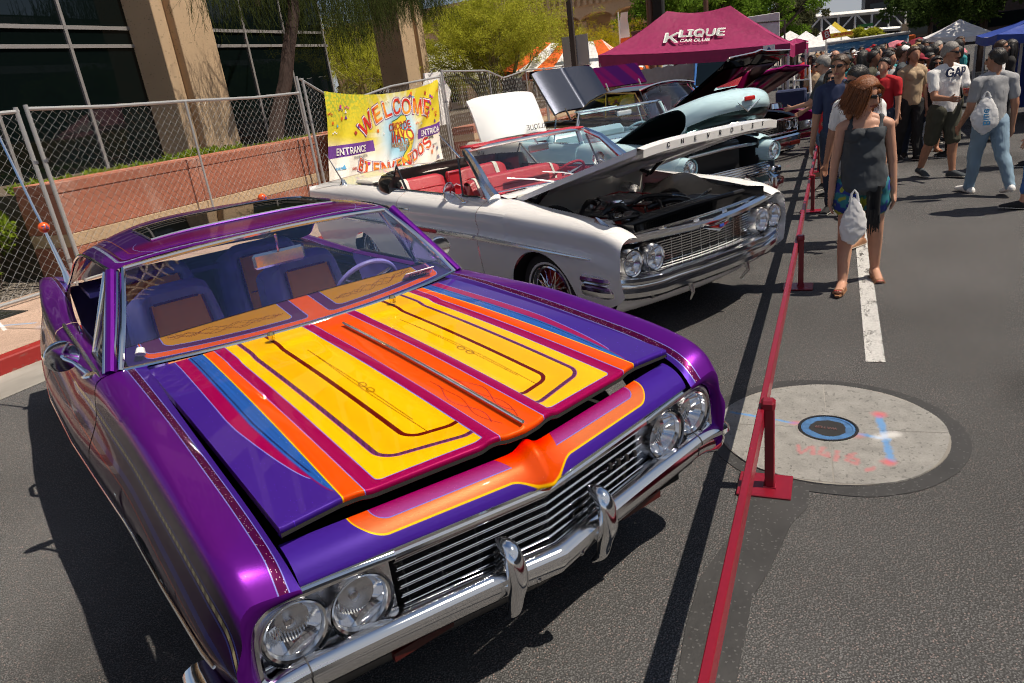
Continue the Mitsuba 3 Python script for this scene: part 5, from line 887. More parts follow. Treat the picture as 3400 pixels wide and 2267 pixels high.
bc.part('cross_bar', M().tube([(-.56, .18, .93), (0, .14, .95), (.56, .18, .93)], .02, 8).lathe([(.0005, .03), (.05, .02), (.06, 0)], (.30, .3, .9), None, 16), 'chrome_soft')
def wsb(u, t): q = u / .74; return np.stack([u * (1 - .09 * t), 1.52 + .20 * q * q + .12 * t, 1.12 + t * (.36 - .01 * q * q)], -1)
Q, TT = np.meshgrid(np.linspace(-.74, .74, 25), np.linspace(0, 1, 8), indexing='ij'); bc.part('windshield', M().grid(wsb(Q, TT)), 'tint_glass', True); q = np.linspace(-.75, .75, 30); bc.part('windshield_frame', M().tube(wsb(q, q * 0 + 1.01), .018, 8).tube(wsb(q, q * 0), .012, 8), 'chrome')
bc.part('cowl', M().grid(np.array([[(u, v + .1 * u * u, z) for u in np.linspace(-.73, .73, 15)] for v, z in ((1.36, 1.10), (1.52, 1.125))])), 'sky_paint', True); bc.part('dashboard', M().mesh(rbox((0, 1.80, 1.08), (1.4, .28, .16), .05)), 'sky_paint', 40); bc.part('front_seat', M().mesh(rbox((0, 2.6, 1.02), (1.3, .18, .40), .06)), 'blue_plain', 40)
k = bc.part('rear_view_mirror', M().mesh(rbox((0, 1.78, 1.40), (.24, .03, .06), .012)), 'white_plastic'); steering(bc, (.38, 2.05, 1.12), .19, -.7, 'blue_plain', 'chrome'); bc.part('cabin_floor', M().box((0, 2.6, .6), (1.4, 2.2, .03)), 'blue_plain', False); bc.part('rear_deck', M().box((0, 3.75, 1.13), (1.4, .9, .04)), 'sky_paint', False); bc.part('sun_visor', M().mesh(rbox((-.34, 1.92, 1.49), (.55, .20, .02), .008)), 'sky_paint', 40)
lid = np.array([[(u, 4.30 + .48 * t + .12 * abs(u / .6) ** 3 * (1 - t), 1.17 + .66 * math.sin(t * 1.35) / math.sin(1.35) - .05 * abs(u / .62) ** 4 - .06 * (t > .97)) for u in np.linspace(-.62, .62, 21)] for t in np.linspace(0, 1, 16)])
k = bc.part('trunk_lid', M().slab(lid, np.array([0, .03, -.02])), 'white_paint', 40); 
v = np.array(meshkit.text_mesh('KLIQUE', .075, .004).vertices); tm = meshkit.text_mesh('KLIQUE', .075, .004); v = np.stack([.53 - v[:, 0], 4.293 - v[:, 2] + .3 * v[:, 1] * .5, 1.215 + v[:, 1]], 1); bc.part('lettering', trimesh.Trimesh(v, tm.faces[:, ::-1], process=False), 'print_black', False, parent=k)  # mirrored letters built onto the lid to stand for a plaque's reflection
tm = meshkit.text_mesh('Bel Air', .055, .006); v = np.array(tm.vertices); bc.part('script', trimesh.Trimesh(np.stack([-.895 - v[:, 2], 4.15 - v[:, 0], 1.0 + v[:, 1]], 1), tm.faces, process=False), 'dark_metal', False)
# black hardtop
kc = Thing('black_hardtop', 'glossy black hardtop with gold window trim and raised hood with a wine red underside', 'car', to=place_car(-.9, 12.0, 1.0))
KS = Skin({v: [(u * .84, z * 1.0 + .06 * (z > .5)) for u, z in WS.fn(v)] for v in (.085, .13, .30, .95, 1.6, 2.1, 3.0, 4.2, 5.3)})
for s in (-1, 1):
    for nm, v0, v1 in (('front_fender', .085, 1.70), ('door', 1.71, 3.06), ('quarter_panel', 3.07, 5.3)):
        P, U = KS.grid(v0, v1, 40, 28, s, AW); kc.part(nm, M().grid(P if s < 0 else P[::-1]), 'black_paint', 40)
    for u in (.52, .68): headlamp(kc, s * u, .10, .78, .075)
    wheel(kc, s * .70, .93, s, .33); wheel(kc, s * .70, 3.95, s, .33)
    kc.part('roof_side_trim', M().tube([(s * .70, 1.98, 1.16), (s * .67, 2.25, 1.52), (s * .66, 3.0, 1.57), (s * .67, 3.45, 1.46), (s * .72, 3.95, 1.20), (s * .72, 1.98, 1.15)], .015, 6), 'gold_trim'); kc.part('window_divider', M().tube([(s * .72, 3.0, 1.15), (s * .67, 3.0, 1.56)], .012, 6), 'gold_trim')
    kc.part('side_glass', M().grid(np.array([[(s * .715, 2.02, 1.16), (s * .675, 2.28, 1.52)], [(s * .72, 3.85, 1.18), (s * .66, 3.40, 1.48)]])), 'tint_glass', False)
    kc.part('front_strip', M().tube([(s * .72, 1.9, 1.16), (s * .64, 2.18, 1.56)], .018, 6), 'black_paint')
rf = np.array([[(u * (.66 + .06 * max(0, (v - 3.2))), v, (1.565 + .075 * (1 - u * u) if v < 3.1 else 1.565 + .075 * (1 - u * u) - .50 * ((v - 3.1) / 1.0) ** 1.5)) for u in np.linspace(-1, 1, 21)] for v in np.linspace(2.15, 4.0, 24)]); kc.part('roof', M().grid(rf), 'black_paint', True); kc.part('roof_front_trim', M().tube(rf[0] - [0, .01, 0], .018, 6), 'chrome')
def wsk(u, t): q = u / .7; return np.stack([u * (1 - .07 * t), 1.62 + .2 * q * q + (2.14 - 1.66) * t, 1.14 + t * (.47 - .05 * q * q)], -1)
Q, TT = np.meshgrid(np.linspace(-.7, .7, 21), np.linspace(0, 1, 8), indexing='ij'); kc.part('windshield', M().grid(wsk(Q, TT)), 'tint_glass', True); kc.part('seats', M().mesh(rbox((-.34, 2.7, 1.15), (.56, .2, .62), .08)).mesh(rbox((.34, 2.7, 1.15), (.56, .2, .62), .08)), 'white_vinyl', 40); kc.part('cabin', M().box((0, 2.9, .8), (1.3, 2.2, .05)), 'red_vinyl', False); kc.part('rear_deck', M().box((0, 4.45, 1.12), (1.34, 1.2, .04)), 'black_paint', False); steering(kc, (.34, 2.12, 1.24), .18, -.75, 'chrome', 'chrome')
uu_, tt_ = np.linspace(-.70, .70, 25), np.linspace(0, 1, 20)
def kh(u, t, o=0.0): return (u, 1.62 - t * 1.40 + o * .5, 1.10 + t * .76 + .05 * (t > .93) * (1 - abs(u)) + .02 * math.exp(-(u / .08) ** 2) * t - o)
hk = kc.part('hood', M().grid(np.array([[kh(u, t) for u in uu_] for t in tt_])), 'black_paint', True); kc.part('underside', M().grid(np.array([[kh(u * .86, .07 + t * .82, .05) for u in uu_[::-1]] for t in tt_])), 'wine_mirror', True, parent=hk); kc.part('frame', M().grid(np.array([[kh(u, t, .025) for u in uu_[::-1]] for t in tt_])).tube([kh(u, 1, .02) for u in uu_], .025, 6), 'black_paint', 40, parent=hk); kc.part('front_trim', M().tube([tuple(np.array(kh(u, 1)) + [0, -.02, .01]) for u in uu_], .016, 6), 'chrome', parent=hk)
gl = kc.part('grille', M().box((0, .13, .77), (1.46, .03, .22)), 'under_dark', False)
for i in range(7): kc.part('grille_bar', M().box((0, .09, .69 + .026 * i), (.96, .02, .008)), 'chrome', False, parent=gl)
for i in range(25): kc.part('grille_tooth', M().box((-.46 + i * .0385, .095, .765), (.006, .02, .18)), 'chrome_soft', False, parent=gl)
kc.part('grille_surround', M().tube([(-.75, .10, .67), (-.77, .10, .78), (-.75, .10, .88), (.75, .10, .88), (.77, .10, .78), (.75, .10, .67), (-.75, .10, .67)], .018, 6), 'chrome', parent=gl)
bp = np.array([(-.80, .35, .62), (-.79, .10, .62), (-.6, .03, .62), (0, .0, .62), (.6, .03, .62), (.79, .10, .62), (.80, .35, .62)]); kc.part('bumper', M().sweep(PchipInterpolator(np.arange(7), bp)(np.linspace(0, 6, 50)), [(-.06, .0), (.0, .015), (.03, -.01), (.02, -.06), (.03, -.12), (.0, -.2), (-.06, -.22)]), 'chrome'); kc.part('signal_lens', M().mesh(rbox((.55, .0, .50), (.26, .04, .07), .01)), 'red_amber', 30)
kc.part('engine_bay', M().box((0, .9, .6), (1.2, 1.3, .05)).box((0, 1.62, .9), (1.3, .02, .4)), 'engine_black', False); kc.part('engine', M().mesh(rbox((0, .9, .8), (.5, .6, .3), .06)).lathe([(.0005, .07), (.15, .06), (.16, 0)], (0, .8, .96), None, 24), 'chrome_soft', 40)
lid = np.array([[(u * .78, 4.42 + .65 * t, 1.33 + .80 * t - .05 * abs(u) ** 6 + .02 * math.exp(-(u / .03) ** 2)) for u in np.linspace(-1, 1, 41)] for t in np.linspace(0, 1, 12)]); k = kc.part('trunk_lid', M().slab(lid, np.array([0, .04, -.03])), 'slate_paint', 40); kc.part('end_flange', M().grid(np.array([[(s_ , 5.07 + d, 2.13 - e) for s_ in np.linspace(-.78, .78, 9)] for d, e in ((0, 0), (.06, .02), (.10, .14))])), 'black_paint', True, parent=k)
kc.part('trunk_hinge', M().tube([(-.5, 4.3, 1.14), (-.5, 4.45, 1.36)], .02, 6).tube([(.5, 4.3, 1.14), (.5, 4.45, 1.36)], .02, 6), 'engine_black'); kc.part('licence_frame', M().mesh(rbox((.62, 5.12, 2.02), (.12, .03, .22), .01)), 'gold_trim', 30)
# magenta car
mc = Thing('magenta_car', 'magenta car behind the black one with hood and trunk raised', 'car', to=place_car(-.6, 14.3, 1.0))
for s in (-1, 1):
    for nm, v0, v1 in (('front_fender', .085, 1.70), ('door', 1.71, 3.06), ('quarter_panel', 3.07, 5.3)):
        P, U = Skin({v: [(u * .80, z * .88) for u, z in WS.fn(v)] for v in (.085, .13, .30, .95, 1.6, 2.1, 3.0, 4.2, 5.3)}).grid(v0, v1, 30, 24, s, AW); mc.part(nm, M().grid(P if s < 0 else P[::-1]), 'magenta_paint', 40)
    for u in (.50, .66): headlamp(mc, s * u, .12, .56, .07)
    wheel(mc, s * .66, .93, s, .32); wheel(mc, s * .66, 3.95, s, .32)
mc.part('grille', M().box((0, .16, .56), (1.3, .03, .16)), 'chrome_soft', False); mc.part('bumper', M().sweep(bp * [.98, 1, .75], [(-.05, 0), (.02, 0), (.02, -.09), (-.05, -.1)]), 'chrome'); mc.part('deck', M().box((0, 4.6, .94), (1.2, 1.2, .04)), 'magenta_paint', False); mc.part('cabin', M().mesh(rbox((0, 2.9, 1.05), (1.2, 1.3, .30), .12)), 'tint_glass', 40); mc.part('engine', M().mesh(rbox((0, .9, .75), (.5, .6, .3), .06)).lathe([(.0005, .10), (.12, .09), (.14, 0)], (.1, .6, .9), None, 20), 'chrome', 40)
def mh(u, t, o=0.0): return (u, 1.7 - t * 1.40 + o * .4, .93 + t * .68 + .03 * math.exp(-(u / .1) ** 2) * t - o - .04 * abs(u / .68) ** 4)
uu_ = np.linspace(-.68, .68, 21); hk = mc.part('hood', M().grid(np.array([[mh(u, t) for u in uu_] for t in tt_])), 'magenta_paint', True); mc.part('underside', M().grid(np.array([[mh(u * .9, .06 + .86 * t, .04) for u in uu_[::-1]] for t in tt_])), 'wine_mirror', True, parent=hk); mc.part('edge', M().tube([mh(u, 1, .01) for u in uu_], .022, 6), 'magenta_paint', parent=hk)
lid = np.array([[(u * .72, 4.55 + .30 * t, 1.62 + .44 * t) for u in np.linspace(-1, 1, 15)] for t in np.linspace(0, 1, 8)]); k = mc.part('trunk_lid', M().slab(lid, np.array([0, .05, -.02])), 'plum_stripe', 40)
paint('plum_stripe', lambda p, n, uv: mix(mi.Color3f(.20, .003, .10), mi.Color3f(.07, .004, .12), smoothstep(.45, .6, fbm(p.x * 6 + p.z * 6, 0, 0, 2))), .4, .15, .8); mc.part('lid_strut', M().tube([(-.5, 4.2, .95), (-.5, 4.6, 1.7)], .02, 6).tube([(.5, 4.2, .95), (.5, 4.6, 1.7)], .02, 6), 'chrome')
# ---------------------------------------------------------------- barrier
mat('wine_steel', lambda p, n, uv: mi.Color3f(.20, .006, .018) * (.85 + .3 * fbm(p.x * 20, p.y * 6, p.z * 20, 3)), .28, 0, clearcoat=.6, clearcoat_gloss=.9)
BXX, BY0, BDY = -.25, 3.006, 3.171
names = ['barrier post beside the round concrete pad, nearest the viewer', 'barrier post by the feet of the sandalled woman', 'third barrier post from the viewer', 'fourth barrier post, by the bumper of the black car', 'fifth barrier post, near the end of the row']
for i in range(-1, 5):
    y = BY0 + BDY * i
    t = Thing('barrier_post', 'barrier post below the edge of the photo' if i < 0 else 'wine red ' + names[i], 'barrier post', 'wine red posts of the low barrier')
    t.part('base_plate', rbox((BXX - .01, y, .008), (.235, .20, .012), .003), 'wine_steel', False); t.part('upright', rbox((BXX + .012, y, .22), (.042, .052, .42), .004), 'wine_steel', False); t.part('cap', rbox((BXX + .006, y, .425), (.062, .066, .05), .012), 'wine_steel', False)
    t.part('weld', M().tube([(BXX - .012, y - .03, .016), (BXX + .036, y - .03, .016), (BXX + .036, y + .03, .016), (BXX - .012, y + .03, .016)], .006, 5, closed=True), 'wine_steel')
    if i < 4: single('barrier_rail', ('rail that runs out of the photo at the bottom', 'rail between the round pad and the sandalled woman', 'rail behind the sandalled woman', 'rail beside the pale blue car', 'farthest rail of the barrier')[i + 1] + ', thin wine red square tube', 'barrier rail', rbox((BXX - .022, y + BDY / 2, .368), (.028, BDY - .004, .094), .003), 'wine_steel', False, 'wine red rails of the low barrier')
# ---------------------------------------------------------------- people
MF = manifold3d.Manifold
ICO = {k: np.array(trimesh.creation.icosphere(k, 1.0).vertices) for k in (1, 2)}
def hull(pts, k=1): return MF.hull_points(np.vstack([np.asarray(p) + ICO[k] * np.asarray(r) for p, r in pts]))
def fuse(parts, ref, it=6, wr=0.0):
    m = MF.batch_boolean(parts, manifold3d.OpType.Add).refine_to_length(ref).to_mesh(); t = trimesh.Trimesh(m.vert_properties[:, :3], m.tri_verts, process=True)
    if it: t = trimesh.smoothing.filter_taubin(t, .5, .52, it)
    if wr:
        v = np.array(t.vertices); w = meshkit.fbm(v * [15, 15, 9] + 3 * v[:, [1, 2, 0]], 3, 2) - .5 + .5 * (meshkit.noise(v * [6, 6, 22] + 9, 5) - .5); t = trimesh.Trimesh(v + np.array(t.vertex_normals) * (w * wr)[:, None], t.faces, process=False)
    return t
def skinmat(n, c): mat(n, lambda p, nn, uv: mi.Color3f(*c) * (.9 + .2 * fbm(p.x * 22, p.y * 22, p.z * 22, 3)), .5, specular=.4)
skinmat('skin_light', (.50, .27, .185)); skinmat('skin_tan', (.36, .18, .115)); skinmat('skin_brown', (.20, .095, .058))
def cloth(n, c, r=.85): mat(n, lambda p, nn, uv: mi.Color3f(*c) * (.82 + .36 * fbm(p.x * 11, p.y * 11, p.z * 6, 3)), r, bump=lambda p, nn, uv: .012 * fbm(p.x * 13, p.y * 13, p.z * 5, 3), eps=4e-3)
for n_, c_ in dict(white=(.72, .72, .72), charcoal=(.045, .055, .065), black=(.014, .014, .016), maroon=(.22, .012, .03), red=(.45, .012, .02), navy=(.02, .03, .08), denim=(.10, .17, .28), pale_denim=(.20, .30, .40), dark_denim=(.025, .035, .065), olive=(.05, .05, .035), grey=(.30, .31, .33), blue=(.05, .14, .40), orange=(.65, .14, .01), teal=(.03, .25, .28), pink=(.6, .2, .25), tan=(.38, .28, .18), sky=(.22, .40, .55), green=(.05, .20, .06), yellow=(.6, .45, .04), tank=(.042, .050, .060)).items(): cloth('cloth_' + n_, c_)
def pattern(p, n, uv):
    f = fbm(p.x * 16, p.y * 16, p.z * 16, 2); g = fbm(p.x * 13 + 9, p.y * 13, p.z * 13, 2); return mix(mix(mi.Color3f(.015, .035, .22), mi.Color3f(.02, .16, .20), smoothstep(.45, .5, f)), mi.Color3f(.28, .32, .04), smoothstep(.58, .62, g))
mat('cloth_pattern', pattern, .8)
def hairmat(n, c): mat(n, lambda p, nn, uv: mi.Color3f(*c) * (.6 + .8 * noise(p.x * 240, p.y * 240, p.z * 24)), .42, specular=.6, bump=lambda p, nn, uv: .004 * noise(p.x * 300, p.y * 300, p.z * 30))
hairmat('hair_black', (.010, .008, .008)); hairmat('hair_brown', (.05, .025, .012)); hairmat('hair_auburn', (.20, .065, .018)); hairmat('hair_grey', (.22, .21, .20)); hairmat('hair_blond', (.36, .23, .09))
mat('sunglass', (.008, .008, .01), .08); mat('lip', (.25, .07, .06), .5); mat('eye_dark', (.02, .015, .012), .2); mat('shoe_sole', (.6, .58, .53), .7); mat('leather_tan', (.30, .15, .08), .5); mat('nail_red', (.5, .01, .03), .2)
def person(label, x, y, face, h=1.7, lean=0, legs=((.0, .05), (.0, .05)), arms=((.05, .12, .15), (.05, .12, .15)), head=(0, 0), top='tee', topm='cloth_white', bot='jeans', botm='cloth_denim', shoes='cloth_black', skin='skin_tan', hair='short', hairm='hair_black', cap=None, hat=None, glasses=True, fem=False, build=1.0, fine=.03, group=None, sole=True, spread=.01):
    t = Thing('person', label, 'person', group, T().translate([x, y, 0]).rotate([0, 0, 1], math.degrees(face))); S_ = h; J = {}
    k = 1 if fine >= .03 else 2; B = build; up = np.array([0, 0, 1.]); hz = .53 * h
    tl = lambda q, dz=0: np.array([math.sin(lean) * q, 0, math.cos(lean) * q]) * h + [0, 0, hz]
    J['pel'], J['wai'], J['che'], J['nec'] = tl(.0), tl(.10), tl(.20), tl(.295); hd = tl(.395) + [.012 * h, 0, 0]
    P, low = [], 9
    for s, (th, kn) in zip((1, -1), legs):
        hp = np.array([0, s * .052 * h * (1.05 if fem else 1), hz - .01 * h]); kp = hp + .245 * h * np.array([math.sin(th), s * spread, -math.cos(th)]); a = th - kn; ap = kp + .245 * h * np.array([math.sin(a), s * (spread - .01), -math.cos(a)])
        fd = np.array([math.cos(a * .5 + 0), s * .18, math.sin(a) * .5]); fd /= np.linalg.norm(fd); J[s, 'h'], J[s, 'k'], J[s, 'a'], J[s, 't'] = hp, kp, ap, ap + fd * .105 * h + [0, 0, -.020 * h]; J[s, 'he'] = ap - fd * .028 * h + [0, 0, -.018 * h]; low = min(low, J[s, 't'][2] - .012 * h, J[s, 'he'][2] - .018 * h)
    dz = np.array([0, 0, -low]); J = {q: v + dz for q, v in J.items()}; hd = hd + dz
    for s, (fw, out, el) in zip((1, -1), arms):
        sp = J['nec'] + [-.005 * h, s * (.098 if fem else .112) * h * B, -.040 * h]; d = np.array([math.sin(fw) * math.cos(out), s * math.sin(out), -math.cos(fw) * math.cos(out)]); ep = sp + d * .172 * h; e = fw + el; d2 = np.array([math.sin(e) * math.cos(out * .5), s * math.sin(out * .5) * (1 if el < .6 else -1.2), -math.cos(e) * math.cos(out * .5)]); wp = ep + d2 * .150 * h; J[s, 's'], J[s, 'e'], J[s, 'w'], J[s, 'd'] = sp, ep, wp, d2
    def torso(g, lo=0.0, trap=True):
        w = B * (.92 if fem else 1.0); e = lambda a, b, c: np.array([a, b, c]) * h
        sec = [(J['pel'] + [0, 0, -.02 * h], .060, .078 * w), (J['wai'], .052, .066 * w), (J['che'] + [.006 * h, 0, 0], .060, .086 * w), (J['nec'] - [0, 0, .035 * h], .046, .092 * w)]
        out = [hull([(c, e(a + g, b + g, .05 + g * .3)), (c2, e(a2 + g, b2 + g, .045 + g * .3))], 2) for (c, a, b), (c2, a2, b2) in zip(sec, sec[1:])]
        if trap: out += [hull([(J['nec'] + np.array([-.004, s * .03, -.004]) * h, (.026 + g) * h), (J[s, 's'], (.030 + g) * h)], k) for s in (1, -1)]
        if fem: out += [hull([(J['che'] + np.array([.042, s * .036, .022]) * h, (.036 + g) * h), (J['che'] + np.array([.0, s * .036, .03]) * h, .04 * h)], k) for s in (1, -1)] + [hull([(J['pel'] + np.array([-.02, s * .04, -.03]) * h, (.058 + g) * h), (J['wai'], (.045 + g) * h)], k) for s in (1, -1)]
        if build > 1.1: out.append(hull([(J['wai'] + np.array([.03, 0, -.02]) * h, np.array([.055, .07, .06]) * h * B * .9), (J['che'], .05 * h)], k))
        return out
    leg = lambda s, g, f: [hull([(J[s, 'h'] + [0, 0, -.015 * h], ((.052 if fem else .056) + g) * h * (.5 + .5 * B)), (J[s, 'k'] * min(f, 1) + J[s, 'h'] * (1 - min(f, 1)), (.037 + (.019) * (1 - min(f, 1)) + g) * h)], k)] + ([hull([(J[s, 'k'], (.037 + g) * h), (J[s, 'k'] * .65 + J[s, 'a'] * .35 - [.012 * h, 0, 0], (.034 + g) * h)], k), hull([(J[s, 'k'] * .65 + J[s, 'a'] * .35 - [.012 * h, 0, 0], (.034 + g) * h), (J[s, 'a'], (.021 + g) * h)], k)] if f > 1 else [])
    arm = lambda s, g, f: [hull([(J[s, 's'], (.032 * (.86 if fem else 1) + g) * h * (.6 + .4 * B)), (J[s, 's'] + (J[s, 'e'] - J[s, 's']) * min(f, 1), ((.026 + .004 * (1 - min(f, 1))) * ((.82 if fem else 1)) + g) * h)], k)] + ([hull([(J[s, 'e'], (.025 * ((.82 if fem else 1)) + g) * h), (J[s, 'w'], (.015 + g) * h)], k)] if f > 1 else [])
    # skin: one continuous figure
    sk = torso(0)
    for s in (1, -1):
        sk += leg(s, 0, 2) + arm(s, 0, 2) + [hull([(J[s, 'a'], .022 * h), (J[s, 'he'], .018 * h), (J[s, 't'], np.array([.016, .020, .010]) * h)], k)]
        w, d = J[s, 'w'], J[s, 'd']; sd = np.cross(d, [0, s, 0]); sd /= max(np.linalg.norm(sd), 1e-6); fx = -sd if sd[0] < 0 else sd
        pa = w + d * .045 * h; sk.append(hull([(w, .014 * h), (pa + fx * .014 * h, .010 * h), (pa - fx * .014 * h, .010 * h)], 1))
        for f_, L in zip((-1.0, -.33, .33, 1.0), (.030, .038, .041, .036)):
            b = pa + fx * f_ * .016 * h; mid = b + d * L * .55 * h + np.array([0, -s * .006, 0]) * h; sk.append(hull([(b, .0055 * h), (mid, .005 * h)])); sk.append(hull([(mid, .005 * h), (mid + (d * .8 + np.array([0, -s * .6, 0])) * L * .5 * h, .0043 * h)]))
        tb = w + d * .018 * h + fx * .014 * h; sk.append(hull([(tb, .007 * h), (tb + (d * .7 + fx * .6) * .032 * h, .0052 * h)]))
    yaw, pit = head; Rh = rot([0, 0, 1], yaw) @ rot([0, 1, 0], pit); H_ = lambda a, b, c: hd + Rh @ (np.array([a, b, c]) * h)
    hs = [hull([(J['nec'] - [0, 0, .01 * h], .036 * h), (H_(-.012, 0, -.035), .031 * h)], k), hull([(H_(-.008, 0, .018), np.array([.056, .047, .050]) * h), (H_(.012, 0, -.022), np.array([.040, .036, .034]) * h)], 2), hull([(H_(.026, 0, -.050), .018 * h), (H_(.0, 0, -.02), .03 * h), (H_(.03, 0, -.03), .022 * h)], k), hull([(H_(.052, 0, .012), .006 * h), (H_(.062, 0, -.014), .0085 * h), (H_(.045, 0, -.014), .011 * h)], 1)] + [hull([(H_(-.008, s * .047, .008), np.array([.010, .006, .016]) * h), (H_(-.008, s * .045, -.012), .006 * h)], 1) for s in (1, -1)]
    t.part('body', fuse(sk + hs, fine, 5), skin, True)
    if fine < .05:
        t.part('mouth', fuse([hull([(H_(.047, .012, -.034), .004 * h), (H_(.051, 0, -.034), .0055 * h), (H_(.047, -.012, -.034), .004 * h)])], .05, 0), 'lip')
        for s in (1, -1):
            if not glasses: t.part('eye', trimesh.Trimesh(ICO[1] * .0065 * h + H_(.046, s * .019, .010), trimesh.creation.icosphere(1).faces, process=False), 'eye_dark')
        if glasses:
            g = M()
            for s in (1, -1):
                m_ = hull([(H_(.051, s * .012, .012), .010 * h), (H_(.046, s * .030, .013), .009 * h)]).to_mesh(); g.add(m_.vert_properties[:, :3], m_.tri_verts); g.tube([H_(.044, s * .038, .014), H_(-.005, s * .049, .014)], .003 * h, 4)
            g.tube([H_(.055, .01, .014), H_(.055, -.01, .014)], .003 * h, 4); t.part('sunglasses', g, 'sunglass')
    # hair
    cap_hair = lambda g, zlo: hull([(H_(-.014, 0, .022), np.array([.056 + g, .049 + g, .052 + g]) * h), (H_(-.030, 0, -.004), np.array([.038 + g, .044 + g, .04]) * h)], 2).trim_by_plane(tuple((Rh @ np.array([-.75, 0, .66])).tolist()), float((Rh @ np.array([-.75, 0, .66])) @ H_(.022 - zlo, 0, .030)))
    if hair == 'short': t.part('hair', fuse([cap_hair(.006, 0)], fine, 2), hairm, True)
    elif hair in ('bob', 'long'):
        dn = .075 if hair == 'bob' else .15; pr = [cap_hair(.016, .010)]; rg = np.random.default_rng(int(abs(x * 997 + y * 131)) % 9999)
        for a in np.linspace(-2.35, 2.35, 22):
            c, s_ = -math.cos(a), math.sin(a); o = rg.uniform(-.012, .012); pr.append(hull([(H_(-.012 + .050 * c, .050 * s_, .022), .020 * h), (H_(-.014 + (.060 + o) * c, (.060 + o) * s_, -.03), .016 * h), (H_(-.016 + (.058 + o * 1.6) * c, (.066 + o * 1.6) * s_, -dn * 1.15 + 2 * o), .006 * h)], 1))
        t.part('hair', fuse(pr, fine * .8, 3), hairm, True)
        if fine < .02:
            q = M()
            for i in range(420):
                a = rg.uniform(-2.45, 2.45); c, s_ = -math.cos(a), math.sin(a); w = rg.normal() * .006; e = rg.uniform(.85, 1.18)
                q.tube([H_(-.006 + .018 * c, .018 * s_, .078), H_(-.012 + (.066 + w) * c, (.064 + w) * s_, .040), H_(-.015 + (.073 + w) * c, (.073 + w) * s_, -.02), H_(-.018 + (.068 + w * 3) * c, (.076 + 3 * w) * s_, -dn * e)], [.0022, .003, .003, .0012], 4, cap=False)
            t.part('strands', q, hairm, True)
    elif hair == 'tail': t.part('hair', fuse([cap_hair(.008, 0), hull([(H_(-.07, 0, .03), .018 * h), (H_(-.10, 0, .0), .02 * h)], 1), hull([(H_(-.10, 0, 0), .02 * h), (H_(-.09, 0, -.07), .008 * h)], 1)], fine, 2), hairm, True)
    if cap:
        c_ = hull([(H_(-.008, 0, .030), np.array([.062, .055, .050]) * h)], 2).trim_by_plane(tuple((Rh @ up).tolist()), float((Rh @ up) @ H_(0, 0, .026))); kk = t.part('cap', fuse([c_], fine, 1), cap, True); br = 1
        t.part('peak', fuse([hull([(H_(.045, .03, .030), .006 * h), (H_(.045, -.03, .030), .006 * h), (H_(.100, .018, .022), .004 * h), (H_(.100, -.018, .022), .004 * h)])], fine, 0), cap, True, parent=kk)
    if hat:
        pr = np.array([(.0005, .080), (.035, .078), (.052, .060), (.056, .030), (.058, .026), (.095, .018), (.094, .014), (.05, .018)]) * h; kk = t.part('hat', M().lathe(pr, H_(-.004, 0, .0), Rh, 24), hat, 40); t.part('band', M().lathe(np.array([(.0565, .034), (.0585, .040), (.0585, .052), (.056, .056)]) * h, H_(-.004, 0, .0), Rh, 24), 'cloth_red', 40, parent=kk)
    # clothes
    hem = {'tee': .015, 'tank': -.045, 'hoodie': .0, 'dress': -.2, 'polo': .01}.get(top, .0); g = .011 if top != 'hoodie' else .016; sh = torso(g, trap=top != 'tank')
    if top in ('tee', 'hoodie', 'polo', 'dress'):
        if top != 'dress': sh.append(hull([(J['che'] + np.array([.006, 0, -.01]) * h, np.array([.070, .092 * B, .04]) * h), (J['pel'] + np.array([.004, 0, -.01]) * h, np.array([.070, .088 * B, .04]) * h)], 2))
        for s in (1, -1): sh += arm(s, .009, .62 if top != 'hoodie' else 2)
    if top == 'tank': sh = [q.trim_by_plane((.15, 0, -1), -float(J['nec'][2] - .060 * h)) for q in sh] + [hull([(J['nec'] + np.array([.040, s * .056, -.085]) * h, .020 * h), (J['nec'] + np.array([.004, s * .062, .000]) * h, .014 * h), (J['nec'] + np.array([-.03, s * .056, -.07]) * h, .022 * h)], 1) for s in (1, -1)] + [hull([(J['che'] + np.array([.012, 0, -.02]) * h, np.array([.074, .090, .05]) * h), (J['pel'] + np.array([.014, 0, -.02]) * h, np.array([.088, .108, .05]) * h)], 2)]
    if top == 'dress':
        sh += [hull([(J['wai'], .075 * h), (J[1, 'k'] * .5 + J[-1, 'k'] * .5 + [0, 0, .04 * h], np.array([.10, .12, .03]) * h)], 2)]
    sh = MF.batch_boolean(sh, manifold3d.OpType.Add)
    if top != 'dress': sh = sh.trim_by_plane((0, 0, 1), float(J['pel'][2] + (hem - .045) * h))
    sh = sh.trim_by_plane((.25, 0, -1), -float(J['nec'][2] - .0 * h) + (.0))
    t.part('top', fuse([sh], min(fine, .03), 4, .030 if top == 'tank' else .022), topm, True)
    if bot:
        f = {'jeans': 2, 'shorts': .92, 'hot': .42, 'crop': 1.0}.get(bot, 2); g2 = .009 if bot == 'jeans' else .016; pa = [q.trim_by_plane((0, 0, -1), -float(J['wai'][2])) for q in torso(.007)[:1]]
        pa += [hull([(J['pel'] + np.array([-.012, s * .035, -.03]) * h, .062 * h), (J[s, 'h'], .06 * h)], k) for s in (1, -1)]
        for s in (1, -1):
            pa += leg(s, g2, f)
            if bot == 'jeans': pa += [hull([(J[s, 'a'], (.034) * h), (J[s, 'k'] * .3 + J[s, 'a'] * .7, .037 * h)], k)]
            if bot == 'crop': pa += [hull([(J[s, 'k'], .045 * h), (J[s, 'k'] * .4 + J[s, 'a'] * .6, .036 * h)], k)]
        t.part('trousers' if f > 1 or bot == 'crop' else 'shorts', fuse(pa, min(fine, .03), 4, .022), botm, True)
